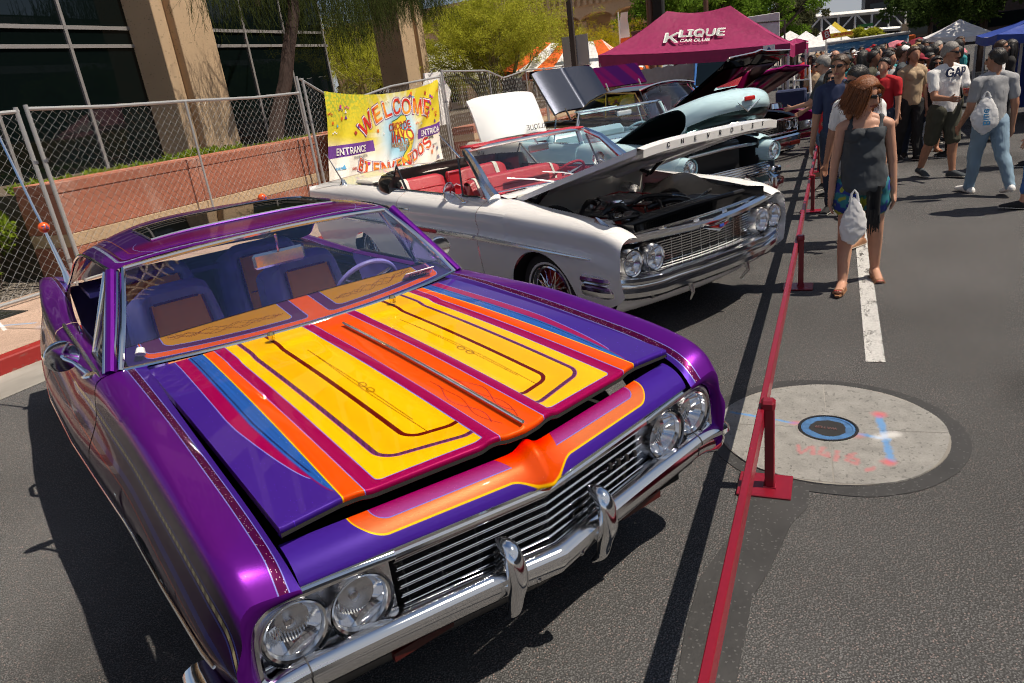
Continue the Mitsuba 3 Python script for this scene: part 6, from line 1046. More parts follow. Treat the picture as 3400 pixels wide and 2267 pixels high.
    for s in (1, -1):
        if shoes == 'sandal':
            m_ = M(); fd = J[s, 't'] - J[s, 'he']; L_ = np.linalg.norm(fd); fd /= L_; sd = np.cross(fd, up)
            so = [J[s, 'he'] + fd * (L_ * q - .02 * h) + sd * (w_ * .022 * h) + [0, 0, -.013 * h] for q, w_ in ((0, .7), (.45, 1), (1.1, 1), (1.42, .4), (1.42, -.4), (1.1, -1), (.45, -1), (0, -.7))]
            mm = MF.hull_points(np.vstack([np.array(so), np.array(so) - [0, 0, .008 * h]])).to_mesh(); m_.add(mm.vert_properties[:, :3], mm.tri_verts)
            for q in (.5, .78, 1.0):
                c = J[s, 'he'] + fd * L_ * q; m_.tube([c + sd * .024 * h - up * .012 * h, c + sd * .015 * h + up * .012 * h * (1.6 - q), c - sd * .015 * h + up * .012 * h * (1.6 - q), c - sd * .024 * h - up * .012 * h], .007 * h, 6)
            m_.tube([J[s, 'a'] + a for a in (fd * .024 * h, sd * .024 * h, -fd * .026 * h, -sd * .024 * h)], .0045 * h, 5, closed=True); t.part('sandal', m_, 'leather_tan', 30)
            for q in (-.8, -.2, .4, .9): t.part('toenail', M().lathe([(.006, 0), (.005, .003), (.0005, .004)], J[s, 't'] + fd * .014 * h + sd * q * .016 * h + up * .007 * h, None, 8), 'nail_red')
        else:
            t.part('shoe', fuse([hull([(J[s, 'a'], .027 * h), (J[s, 'he'], .024 * h), (J[s, 't'], np.array([.024, .026, .015]) * h)], k)], fine, 2), shoes, True)
            m_ = hull([(J[s, 'he'] - up * .008 * h, np.array([.026, .024, .010]) * h), (J[s, 't'] - up * .004 * h, np.array([.028, .027, .009]) * h)], 1).to_mesh(); t.part('sole', trimesh.Trimesh(m_.vert_properties[:, :3], m_.tri_verts, process=False), 'shoe_sole', 30)
    t.J = J; t.H = H_; t.h = h; return t
def w_of(t, p): q = np.array(t.to.matrix, float).reshape(4, 4) @ np.append(p, 1); return q[:3]
mat('bag_film', lambda p, n, uv: mi.Color3f(.74, .75, .76) * (.9 + .15 * fbm(p.x * 30, p.y * 30, p.z * 30, 2)), .3, specular=.6)
scene['mat_bag_film'] = {'type': 'principledthin', 'base_color': rgb((.80, .81, .83)), 'roughness': .35, 'diff_trans': .55, 'spec_trans': 0.0}
def bag(label, top, w, hh, d=.10, seed=1, m='bag_film', print_=None, rz=0, handle=.12, cat='plastic bag'):
    t = Thing('carrier_bag', label, cat); s = trimesh.creation.icosphere(4, 1.0); v = np.array(s.vertices); f = np.clip((v[:, 2] + 1) / 2, 0, 1)
    v = v * [w / 2, d / 2, hh / 2]; v[:, :2] *= (1 - .55 * f ** 2)[:, None]; nn = meshkit.fbm(v * [16, 16, 7] + seed, 3, seed); v *= (1 + .32 * (nn - .5))[:, None]; v += (meshkit.fbm(v * 30 + 5, 2, seed)[:, None] - .5) * .02; v[:, 2] -= hh / 2 + handle
    A = rot([0, 0, 1], rz); t.part('body', trimesh.Trimesh(v @ A.T + top, s.faces, process=False), m, True)
    for q in (-1, 1): t.part('handle', M().tube([np.array(top) + A @ np.array([q * .03 * w * 4, 0, -handle - .02]), np.array(top) + A @ np.array([q * .02, 0, -handle * .4]), top], [.016, .009, .006], 6), m)
    if print_: 
        tm = meshkit.text_mesh(print_, hh * .16, .004, True).subdivide_to_size(.02); q = np.array(tm.vertices); q = np.stack([q[:, 1] - hh * .08, -d * .5 - .012 - q[:, 2], q[:, 0] - hh * .78 - handle], 1); t.part('lettering', trimesh.Trimesh(q @ A.T + top, tm.faces, process=False), 'print_blue', False)
    return t
FACE_CAM = -math.pi / 2
# the woman with the bag
wm = person('woman in dark grey tank top and patterned shorts holding a white bag, looking down', .20, 6.23, FACE_CAM + .02, 1.61, .02, ((-.20, .14), (.22, .05)), ((-.10, .16, .12), (.02, .17, .10)), (.95, .35), 'tank', 'cloth_tank', 'hot', 'cloth_pattern', 'sandal', 'skin_light', 'bob', 'hair_auburn', fem=True, build=1.0, fine=.016, spread=.055)
hp = w_of(wm, wm.J[-1, 'w'] + wm.J[-1, 'd'] * .06); bag('white plastic carrier bag in the hand of the woman in the tank top', hp + [.17, -.17, .13], .22, .35, .11, 3, rz=.2, handle=.07)
sc_ = Thing('fringed_scarf', 'black fringed scarf hanging at the hip of the woman in the tank top', 'scarf'); r_ = np.random.default_rng(5); c0 = w_of(wm, (.120, .075, .81)); q = M()
for i in range(40): x_ = (i / 40 - .5) * .095; q.tube([c0 + [x_, -.02 + .01 * r_.normal(), -.16], c0 + [x_ * 1.05, -.03, -.27 + .06 * abs(x_) * 4], c0 + [x_ * 1.1 + .01 * r_.normal(), -.02, -.31 + .03 * r_.normal() + abs(x_) * .5]], [.005, .004, .002], 4)
sc_.part('fringe', q, 'cloth_black', False); sc_.part('cloth', M().slab(np.array([[c0 + [(u - .5) * .11 * (1 - .2 * t_), -.02 - .02 * math.sin(u * 9), .02 - .22 * t_] for u in np.linspace(0, 1, 14)] for t_ in np.linspace(0, 1, 6)]), np.array([0, .012, 0])), 'cloth_black', 40)
P2 = math.pi
person('man in a charcoal polo and dark jeans with grey hair, leaning over the barrier', -.12, 12.0, P2 - .25, 1.74, .10, ((.05, .05), (-.03, .05)), ((.5, .1, .9), (.4, .1, .7)), (.2, .35), 'polo', 'cloth_charcoal', 'jeans', 'cloth_dark_denim', 'leather_tan', 'skin_light', 'short', 'hair_grey')
person('bearded man in sunglasses with curly dark hair behind the woman in the tank top', .02, 9.1, FACE_CAM - .25, 1.76, 0, ((.15, .1), (-.12, .1)), ((.1, .12, .3), (.1, .12, .2)), (-.1, .05), 'polo', 'cloth_navy', 'jeans', 'cloth_dark_denim', 'cloth_black', 'skin_tan', 'short', 'hair_brown')
person('dark haired man in a white tee close behind the woman in the tank top', .20, 7.65, FACE_CAM - .75, 1.66, .06, ((.1, .1), (-.1, .1)), ((.12, .20, .15), (.05, .30, .05)), (-.35, .3), 'tee', 'cloth_white', 'shorts', 'cloth_grey', 'leather_tan', 'skin_tan', 'short', 'hair_black', build=1.12, fine=.024)
person('smiling young woman with black hair and a red top left of the bearded man', -.06, 10.9, FACE_CAM - .2, 1.56, 0, top='tank', topm='cloth_red', bot='hot', botm='cloth_denim', skin='skin_light', hair='long', hairm='hair_black', fem=True)
person('small child in a grey tee and black shorts beside the barrier', -.10, 10.3, P2, 1.02, 0, top='tee', topm='cloth_grey', bot='shorts', botm='cloth_black', skin='skin_tan', glasses=False)
person('man in a white lettered tee and olive cargo shorts holding plastic cups', 1.30, 11.3, FACE_CAM + .55, 1.72, .05, ((.22, .15), (-.22, .2)), ((.35, .05, 1.25), (.30, .10, 1.2)), (.5, .25), 'tee', 'cloth_white', 'shorts', 'cloth_olive', 'cloth_charcoal', 'skin_tan', 'short', 'hair_grey', build=1.06, fine=.024)
gm = 1.30, 11.3; tm = meshkit.text_mesh('GAP', .105, .012, True).subdivide_to_size(.03); v = np.array(tm.vertices); a_ = FACE_CAM + .55; fx_ = np.array([math.cos(a_), math.sin(a_), 0]); rt = np.array([-fx_[1], fx_[0], 0]); v = np.array([1.30, 11.3, 1.30]) + np.outer(v[:, 0] - .13, rt) + np.outer(v[:, 1], [0, 0, 1]) + np.outer(.155 + .0 * v[:, 0] + v[:, 2] - 1.6 * (v[:, 0] - .13) ** 2, fx_) + np.outer(0 * v[:, 0] + .0, rt)
k_ = num('person_006__lettering'); put(k_, trimesh.Trimesh(v, tm.faces, process=False), 'cloth_navy', False)
cup = Thing('plastic_cup', 'clear plastic cup of red drink in the hand of the man in the lettered tee', 'cup'); cc = np.array([1.30, 11.3, 1.08]) + fx_ * .36; cup.part('cup', M().lathe([(.030, 0), (.042, .11), (.044, .112), (.040, .11), (.028, .004)], cc, None, 20), 'clear_glass'); cup.part('drink', M().lathe([(.027, .004), (.036, .07), (.0005, .07)], cc, None, 20), 'red_plastic')
person('dark haired man seen from behind in light grey tee and blue jeans', 1.62, 9.95, 1.95, 1.62, .02, ((.28, .15), (-.30, .25)), ((.15, .12, .5), (-.12, .14, .25)), (.6, .1), 'tee', 'cloth_grey', 'jeans', 'cloth_pale_denim', 'cloth_white', 'skin_tan', 'short', 'hair_black', build=1.05, fine=.024, glasses=False)
bag('white carrier bag with blue print hanging from the belt of the man in light grey', np.array([1.52, 9.72, 1.18]), .30, .40, .14, 7, print_='Blue', rz=.1, handle=.05)
person('person in blue cropped jeans and black trainers cut off by the right edge', 1.98, 9.0, P2 * .92, 1.60, 0, ((.25, .1), (-.25, .45)), ((.2, .2, .2), (-.1, .15, .2)), (0, 0), 'tee', 'cloth_sky', 'crop', 'cloth_blue', 'cloth_black', 'skin_light', 'long', 'hair_brown', fem=True, fine=.024)
hb = Thing('shoulder_bag', 'black shoulder bag of the person cut off by the right edge', 'bag'); hb.part('body', rbox((1.84, 8.92, .78), (.12, .32, .26), .05), 'cloth_black', 40); hb.part('strap', M().tube([(1.84, 8.8, .88), (1.92, 8.95, 1.3), (1.84, 9.05, .88)], .014, 6), 'cloth_black')
person('man in maroon tee and cap wearing a white chain, facing the viewer', 1.14, 13.4, FACE_CAM + .3, 1.58, 0, ((.12, .1), (-.1, .1)), ((.1, .14, .3), (.1, .14, .3)), (.45, .1), 'tee', 'cloth_maroon', 'jeans', 'cloth_dark_denim', 'cloth_black', 'skin_brown', None, 'hair_black', cap='cloth_maroon', build=1.08)
ch = Thing('neck_chain', 'white chain round the neck of the man in maroon', 'necklace'); ch.part('links', M().tube([(1.16 + .075 * math.cos(a), 13.235 + .025 * math.sin(a), 1.27 + .17 * math.sin(a)) for a in np.linspace(np.pi, 2 * np.pi, 16)], .011, 6), 'white_plastic')
bag('folded white bag carried by the man in maroon', np.array([1.32, 13.25, .74]), .20, .36, .08, 9)
person('woman in a black dress and dark glasses beside the man in maroon', 1.45, 13.9, FACE_CAM + .1, 1.48, 0, top='dress', topm='cloth_black', bot=None, shoes='sandal', skin='skin_tan', hair='long', hairm='hair_black', fem=True)
person('man in a long red tee with black trousers standing past the magenta car', -.95, 26.0, P2 - .4, 1.72, .05, ((.1, .1), (-.1, .1)), ((.2, .1, .3), (.2, .1, .3)), (.2, .3), 'tee', 'cloth_red', 'jeans', 'cloth_black', 'cloth_black', 'skin_tan', 'short', 'hair_black', build=1.3)
bag('clear white bag of red goods held by the man in the long red tee', np.array([-1.12, 25.6, .80]), .34, .42, .16, 11)
person('person wearing a white hat with a red band in the middle of the crowd', .0, 12.9, FACE_CAM - .1, 1.62, 0, top='tee', topm='cloth_red', bot='jeans', botm='cloth_denim', skin='skin_tan', hair='short', hat='cloth_white')
person('man in a grey backwards cap behind the charcoal polo man', .15, 15.6, FACE_CAM - .5, 1.66, 0, topm='cloth_teal', cap='cloth_charcoal', skin='skin_tan')
person('bald man in sunglasses with an orange tee behind the grey capped man', -.05, 17.5, FACE_CAM - .4, 1.76, 0, topm='cloth_orange', hair=None, skin='skin_light')
person('man in a black cap and black tee facing the man in the lettered tee', 1.62, 13.2, P2, 1.62, 0, topm='cloth_black', botm='cloth_black', cap='cloth_black', skin='skin_brown')
person('man in a white tee and black cap seen from behind with a thin strap', 1.42, 15.2, P2 / 2, 1.64, 0, topm='cloth_white', botm='cloth_denim', cap='cloth_black', skin='skin_tan', glasses=False)
person('person in a cream bucket hat and black top at the right edge', 2.45, 11.8, P2 - .3, 1.60, 0, topm='cloth_black', botm='cloth_black', hat='cloth_tan', skin='skin_tan', build=1.1)
person('man in a white tee under the blue canopy', 2.35, 14.6, -.3, 1.60, .1, topm='cloth_white', botm='cloth_olive', skin='skin_light', hairm='hair_brown')
person('person in black under the blue canopy beside the white tee man', 2.7, 15.5, P2, 1.56, 0, topm='cloth_black', botm='cloth_black', skin='skin_brown', hair='long')
# the far crowd
cr = np.random.default_rng(31); used = set()
tops = ['white', 'black', 'red', 'grey', 'blue', 'navy', 'maroon', 'orange', 'teal', 'sky', 'olive', 'pink', 'green', 'yellow', 'tan', 'charcoal']; heads = [('short', 'short dark hair', 'hair_black', None), ('long', 'long dark hair', 'hair_black', None), ('short', 'a black cap', 'hair_black', 'cloth_black'), ('short', 'a white cap', 'hair_brown', 'cloth_white'), ('long', 'blond hair', 'hair_blond', None), ('tail', 'a brown ponytail', 'hair_brown', None), ('short', 'a red cap', 'hair_black', 'cloth_red'), ('short', 'grey hair', 'hair_grey', None)]
spots = []
for y in (12.6, 14.6, 15.8, 17.2, 18.6, 20.0, 21.5, 23.0, 25.0, 27.0, 29.5, 32.0, 35.0):
    n = 7 if y < 30 else 8; xs = np.linspace(-.25 - .012 * y if y < 24 else -.75, .100 * y + .4, n) + cr.uniform(-.22, .22, n); spots += [(x, y + cr.uniform(-.5, .5)) for x in xs if not (y < 19 and x < .35) and not (y < 16.5 and x > 1.9) and not (y < 14 and abs(x - .75) > .32)]
for i, (x, y) in enumerate(spots):
    for _ in range(60):
        a, b = cr.integers(len(tops)), cr.choice(8, p=[.30, .24, .10, .07, .05, .12, .05, .07])
        if (a, b) not in used: break
    used.add((a, b)); hr, hl, hm, cp = heads[b]
    person(f'person in the far crowd wearing {"an" if tops[a] in ("orange", "olive") else "a"} {tops[a].replace("_", " ")} top with {hl}', x, y, FACE_CAM + cr.uniform(-1.6, 1.6), cr.uniform(1.50, 1.72), 0, ((.15, .1), (-.15, .1)), top='tee', topm='cloth_' + tops[a], bot='jeans' if i % 3 else 'shorts', botm='cloth_' + ('dark_denim', 'black', 'denim', 'olive')[i % 4], skin=('skin_light', 'skin_tan', 'skin_brown')[i % 3], hair=hr, hairm=hm, cap=cp, glasses=i % 2 == 0, fem=hr in ('long', 'tail'), fine=.055, group='far crowd in the street', build=cr.uniform(.95, 1.15))
# ---------------------------------------------------------------- the background
cloth('tent_plum', (.26, .012, .085), .6); cloth('tent_white', (.72, .72, .72), .6); cloth('tent_orange', (.70, .13, .015), .6); cloth('tent_blue', (.02, .05, .28), .6); mat('frame_white', (.6, .6, .6), .4); mat('pole_brown', (.10, .045, .03), .5); mat('pole_dark', (.05, .038, .034), .5)
def canopy(label, x, y, w, d, ze, zp, mt, ridge=0.0, tilt=0.0, val=.26, group=None, rz=0.0, stripes=None, cat='canopy tent', legs=True):
    """a pop-up canopy: sagging hip roof on four legs; ridge is the half length of its ridge"""
    t = Thing('canopy_tent', label, cat, group); A = rot([0, 0, 1], rz) if rz else np.eye(3); o = np.array([x, y, 0]); zt = lambda q: tilt * q
    W, D = w / 2, d / 2; cor = [(-W, -D), (W, -D), (W, D), (-W, D)]; pk = [(-ridge, 0), (ridge, 0), (ridge, 0), (-ridge, 0)]
    for i in range(4):
        a, b = np.array(cor[i]), np.array(cor[(i + 1) % 4]); p, q = np.array(pk[i]), np.array(pk[(i + 1) % 4]); ns = 14 if stripes is None else 28; G = []
        for u in np.linspace(0, 1, ns + 1):
            e, r = a + (b - a) * u, p + (q - p) * u; col = []
            for s in np.linspace(0, 1, 13):
                xy = e + (r - e) * s; sag = s ** 1.25; wr = .012 * math.sin(u * 23 + s * 7) * math.sin(np.pi * s); col.append(o + A @ np.array([xy[0], xy[1], ze + zt(xy[0]) + (zp - ze) * sag - .10 * math.sin(np.pi * u) * (1 - s) ** 2 * .5 - (.10 * math.sin(np.pi * u) * s * (ridge > 0) * (i % 2 == 0)) + wr]))
            G.append(col)
        G = np.array(G)
        if stripes is None: t.part('roof_panel', M().grid(G), mt, True)
        else:
            for j in range(0, ns, 4): t.part('roof_stripe', M().grid(G[j:j + 5]), stripes[(j // 4) % 2], True)
        V = np.stack([G[:, 0], G[:, 0] + [0, 0, -val]], 1); V[:, 1, 2] += .0; 
        if ze > 0: t.part('valance', M().grid(V), mt, True)
    if legs:
        for a in cor: t.part('leg', M().box(o + A @ np.array([a[0] * .985, a[1] * .985, (ze + zt(a[0])) / 2 - .1]), (.045, .045, ze + zt(a[0]) - .2)), 'frame_white', False)
        t.part('frame', M().tube([o + A @ np.array([a[0] * .98, a[1] * .98, ze + zt(a[0]) - .06]) for a in cor + cor[:1]], .02, 4), 'frame_white', False)
    return t
cp = canopy('large plum red canopy with grey lettering over the row of cars', -3.25, 20.0, 4.5, 3.0, 2.20, 3.16, 'tent_plum', .78, -.075, .27, legs=True)
def on_slope(txt, xc, h, mt, off, bold=True, sq=1.0, dz=0):
    tm = meshkit.text_mesh(txt, h, .004, bold).subdivide_to_size(.05); v = np.array(tm.vertices); v[:, 0] = (v[:, 0] - v[:, 0].mean()) * sq; v[:, 1] += dz; out = []
    for a, b, c in v:
        z = 2.58 + b * .62 - .10 * a; s_ = np.clip((z - 2.2 + .075 * (xc + a + 3.25)) / .96, 0, 1) ** (1 / 1.25); out.append([xc + a, 18.5 + s_ * 1.5 - .03 - off - c, z])
    return trimesh.Trimesh(np.array(out), tm.faces, process=False)
mat('letter_grey', (.42, .44, .44), .5); mat('letter_white', (.75, .75, .74), .5)
for txt, xc, h, m_, of, sq, dz in (('K', -3.80, .36, 'letter_white', .01, 1.25, -.24), ('K', -3.80, .30, 'letter_grey', .02, 1.2, -.21), ('LIQUE', -3.02, .27, 'letter_white', .01, 1.0, -.18), ('LIQUE', -3.02, .22, 'letter_grey', .02, 1.12, -.155), ('CAR CLUB', -3.18, .10, 'letter_white', .012, 1.05, -.34)): cp.part('lettering', on_slope(txt, xc, h, m_, of, True, sq, dz), m_, False)
k = cp.part('maker_patch', M().box((-1.45, 18.49, 1.97), (.26, .01, .17)), 'white_plastic', False); cp.part('triangle', M().prism(Polygon([(-.07, -.045), (.07, -.045), (0, .05)]), 0, .006, lambda v: np.stack([v[:, 0] - 1.45, 18.48 - v[:, 2], v[:, 1] + 1.97], 1)), 'print_navy', False, parent=k)
canopy('second plum red canopy, its edge showing at the right end of the lettered one', -1.02, 21.6, .55, 1.6, 2.06, 2.16, 'tent_plum', 0)
canopy('orange and white striped tent behind the fence', -10.3, 31.0, 5.4, 4.2, 2.30, 3.42, 'tent_orange', 1.3, -.10, .34, stripes=('tent_orange', 'tent_white'), cat='tent')
canopy('white tent behind the feathery tree beyond the banner', -19.6, 36.5, 4.0, 4.0, 3.1, 4.7, 'tent_white', 0, -.10, .3)
canopy('white canopy nearest the plum red one, left of the food trailer', -1.55, 43.0, 2.6, 3.0, 1.95, 2.72, 'tent_white', 0, -.07, .22, 'white market canopies')
canopy('white canopy half hidden behind others left of the food trailer', -2.7, 50.0, 3.0, 3.0, 2.2, 3.0, 'tent_white', 0, -.05, .22, 'white market canopies')
canopy('white canopy with a taller peak behind the numbered sign', -.45, 52.0, 2.6, 3.0, 2.1, 3.05, 'tent_white', 0, -.06, .22, 'white market canopies')
canopy('yellow tent peak rising behind the white canopies', -.25, 58.0, 2.4, 2.4, 2.4, 3.35, 'cloth_yellow', 0, 0, .2)
canopy('white canopy on the right in front of the dark trees', 3.35, 27.0, 1.75, 2.2, 1.66, 2.12, 'tent_white', 0, -.08, .14, 'white market canopies')
canopy('bright blue canopy at the right edge behind the crowd', 3.75, 18.0, 2.1, 2.4, 1.62, 1.98, 'tent_blue', 0, -.05, .16, 'blue canopies at the right')
canopy('second blue canopy, darker and taller at the right edge', 4.2, 16.6, 1.9, 2.2, 1.74, 2.12, 'tent_blue', 0, -.05, .16, 'blue canopies at the right')
bk = Thing('stall_curtain', 'blue cloth curtain hung below the blue canopy', 'curtain'); bk.part('cloth', M().grid(np.array([[(3.0 + u * 1.9, 19.1 + .05 * math.sin(u * 30), z) for u in np.linspace(0, 1, 40)] for z in (1.55, .9, .1)])), 'tent_blue', True)
# van under the canopy
vn = Thing('blue_van', 'blue van parked under the plum red canopy', 'van', to=T().translate([-3.05, 22.5, 0]).rotate([0, 0, 1], 8))
scene['mat_van_blue'] = {'type': 'twosided', 'bsdf': {'type': 'plastic', 'diffuse_reflectance': rgb((.05, .15, .42)), 'int_ior': 1.5}}
def loft(secs): return M().grid(np.array([[(q * w, v, z) for q in np.linspace(-1, 1, 13)] for v, z, w in secs]))
vn.part('body', loft([(0, .30, .86), (-.02, .60, .90), (.03, .95, .90), (.12, 1.06, .88), (.75, 1.22, .84)]).grid(np.array([[(s, v, z) for v, z in ((.0, .3), (4.6, .3))] + [(s, v, z) for v, z in ()] for s in (-.9,)] * 2)).box((0, 2.9, .75), (1.84, 3.6, .95)).box((0, 3.1, 1.62), (1.66, 2.9, .70)), 'van_blue', 30)
vn.part('windshield', M().grid(np.array([[(q * w, v, z) for q in np.linspace(-1, 1, 9)] for v, z, w in ((.78, 1.24, .78), (1.55, 1.92, .72))])), 'office_glass', True); vn.part('bonnet_line', M().tube([(-.84, .76, 1.23), (.84, .76, 1.23)], .02, 6), 'black_matte')
for s in (-1, 1): headlamp(vn, s * .68, .0, .72, .09); wheel(vn, s * .80, .95, s, .34, white=False); vn.part('side_mirror', rbox((s * .98, 1.0, 1.36), (.12, .12, .20), .03), 'black_matte', False); vn.part('pillar', M().tube([(s * .80, .78, 1.22), (s * .74, 1.55, 1.93)], .035, 6), 'van_blue')
vn.part('grille', M().box((0, -.02, .66), (1.0, .05, .2)), 'black_matte', False); vn.part('bumper', rbox((0, -.06, .42), (1.8, .14, .18), .04), 'dark_metal', False); vn.part('number_plate', M().box((0, -.14, .43), (.3, .01, .14)), 'white_plastic', False)
tf = Thing('tarp_fence', 'grey mesh tarp hung on a fence under the canopy', 'fence'); tf.part('tarp', M().grid(np.array([[(-6.6 + 2.4 * u, 24.6, z + .02 * math.sin(u * 40)) for u in np.linspace(0, 1, 30)] for z in (.1, 1.0, 1.9)])), 'cloth_grey', True)
for i in range(4): tf.part('post', M().tube([(-6.6 + .8 * i, 24.65, 0), (-6.6 + .8 * i, 24.65, 2.0)], .03, 6), 'galvanised')
bx = Thing('fabric_bin', 'dark blue folding stand with white script beside the magenta car', 'stand'); bx.part('body', rbox((-.92, 17.6, .62), (.62, .5, .90), .03), 'cloth_navy', False); tm = meshkit.text_mesh('Lottery', .14, .01, True); bx.part('lettering', trimesh.Trimesh(np.stack([tm.vertices[:, 0] - 1.2, 17.34 - tm.vertices[:, 2], tm.vertices[:, 1] + .58], 1), tm.faces, process=False), 'white_plastic', False)
ld = Thing('step_ladder', 'white step ladder standing behind the magenta car', 'ladder')
for x in (-.85, -.50): ld.part('rail', M().tube([(x, 18.6, .02), (x - .10, 18.9, 1.5)], .03, 6), 'white_plastic'); ld.part('leg', M().tube([(x, 19.3, .02), (x - .10, 18.9, 1.5)], .025, 6), 'white_plastic')
for i in range(4): ld.part('step', M().box((-.70 - .02 * i, 18.66 + .06 * i, .3 + .3 * i), (.34, .09, .03)), 'white_plastic', False)
sc = Thing('display_board', 'large pale board on dark legs behind the canopy', 'board'); sc.part('panel', rbox((-2.17, 24.2, 2.36), (1.14, .06, 1.22), .01), 'tent_white', False); sc.part('top_bar', M().tube([(-2.8, 24.15, 2.80), (-1.45, 24.15, 2.72)], .02, 6), 'pole_dark'); sc.part('leg', M().tube([(-2.72, 24.25, 0), (-2.72, 24.25, 2.9)], .03, 6), 'pole_dark'); sc.part('leg', M().tube([(-1.46, 24.25, 0), (-1.46, 24.25, 2.75)], .03, 6), 'pole_dark')
lp = Thing('lamp_post', 'dark square lamp post with a grey sign back, behind the fence', 'lamp post'); lp.part('pole', M().box((-8.62, 26, 4.0), (.17, .17, 8.0)), 'pole_dark', False); lp.part('sign_back', rbox((-8.58, 26.13, 2.82), (.98, .03, 1.02), .012), 'steel_grey', False); lp.part('arm', M().tube([(-8.62, 26, 7.8), (-7.2, 26, 8.1)], .06, 8), 'pole_dark')
for i, (x, y, l) in enumerate([(-6.72, 30.0, 'rust brown pole left of the plum red canopy peak'), (-5.2, 34.0, 'rust brown pole rising behind the plum red canopy ridge')]):
    t = Thing('brown_pole', l, 'pole'); t.part('shaft', M().tube([(x, y, 0), (x, y, 9)], .13 if i == 0 else .10, 12), 'pole_brown'); t.part('collar', M().lathe([(.2, 0), (.2, .3), (.14, .34)], (x, y, 0), None, 12), 'pole_brown'); 
    if i == 0: t.part('box', rbox((x + .34, y + .05, 4.2), (.42, .4, 2.2), .05), 'black_matte', False)
fl = Thing('feather_flag', 'tall white and orange feather flag by the striped tent', 'flag'); fq = np.array([[(-8.48 + u * (.30 + .12 * math.sin(np.pi * min(1, (1 - t_) * 1.6))) + (.10 * (t_ - .9) * 10 if t_ > .9 else 0), 32 + .04 * math.sin(t_ * 9), 1.2 + 3.05 * t_) for u in np.linspace(0, 1, 5)] for t_ in np.linspace(0, 1, 30)])
mat('flag_print', lambda p, n, uv: mix(mi.Color3f(.68, .12, .02), mi.Color3f(.74, .74, .74), smoothstep(3.25, 3.27, p.z) + smoothstep(1.9, 1.88, p.z)), .6); fl.part('cloth', M().grid(fq), 'flag_print', True); fl.part('pole', M().tube([(-8.5, 32, 0), (-8.5, 32, 4.3)], .03, 6), 'frame_white')
for i, ch in enumerate('FOOD'): tm = meshkit.text_mesh(ch, .22, .01, True); fl.part('lettering', trimesh.Trimesh(np.stack([tm.vertices[:, 1] - 8.40, 31.94 - tm.vertices[:, 2], 2.05 + .27 * i + tm.vertices[:, 0] * 1], 1), tm.faces, process=False), 'letter_white', False)
dr_ = Thing('directory_sign', 'dark purple directory sign with small white lines', 'sign'); dr_.part('board', rbox((-7.55, 32.6, 2.75), (1.15, .10, 1.20), .02), 'print_plum', False); dr_.part('side_strip', rbox((-6.90, 32.58, 2.78), (.20, .12, 1.24), .02), 'cloth_sky', False); dr_.part('header', rbox((-7.5, 32.58, 3.42), (1.3, .12, .14), .02), 'pole_brown', False)
for i in range(6): dr_.part('text_line', M().box((-7.62 + .03 * (i % 3), 32.54, 3.10 - .14 * i), (.62 + .1 * (i % 2), .01, .05)), 'letter_grey', False)
for x in (-8.0, -7.1): dr_.part('leg', M().tube([(x, 32.6, 0), (x, 32.6, 2.2)], .05, 6), 'pole_dark')
# scalloped building
sb = Thing('scalloped_building', 'tan building with scalloped arches under a ribbed fascia', 'building'); by = 58.0
n_ = 12; x0, x1 = -44.0, -12.9; top_ = [(x0, 8.6), (x0, 6.1)]
for i in range(n_):
    c = x0 + (x1 - x0) * (i + .5) / n_; r = (x1 - x0) / n_ / 2; top_ += [(c - r * math.cos(a), 5.9 + .55 * math.sin(a)) for a in np.linspace(0, np.pi, 12)]
top_ += [(x1, 8.6)]
sb.part('scalloped_fascia', M().prism(Polygon(top_), 0, 1.2, lambda v: np.stack([v[:, 0], by - v[:, 2], v[:, 1]], 1)), 'stucco', False)
for i in range(64): sb.part('rib', M().box((x0 + (x1 - x0) * (i + .5) / 64, by - 1.32, 7.75), (.22, .25, 1.5)), 'stucco', False)
sb.part('wall', M().box(((x0 + x1) / 2, by + 3, 4.3), (x1 - x0, .4, 8.6)), 'tan_stone', False); sb.part('side_wall', M().box((x1 - .3, by + 5, 6.9), (.4, 12, 3.4)), 'stucco', False)
for i in range(n_ + 1): sb.part('column', rbox((x0 + (x1 - x0) * i / n_, by - .4, 3.0), (.7, .7, 6.0), .08), 'stucco', False)
for i in range(n_): sb.part('window', M().box((x0 + (x1 - x0) * (i + .5) / n_, by + 2.75, 3.0), (1.7, .1, 3.4)), 'office_glass', False)
sb.part('roof', M().box(((x0 + x1) / 2, by + 6, 8.7), (x1 - x0 + .6, 15, .3)), 'stucco', False)
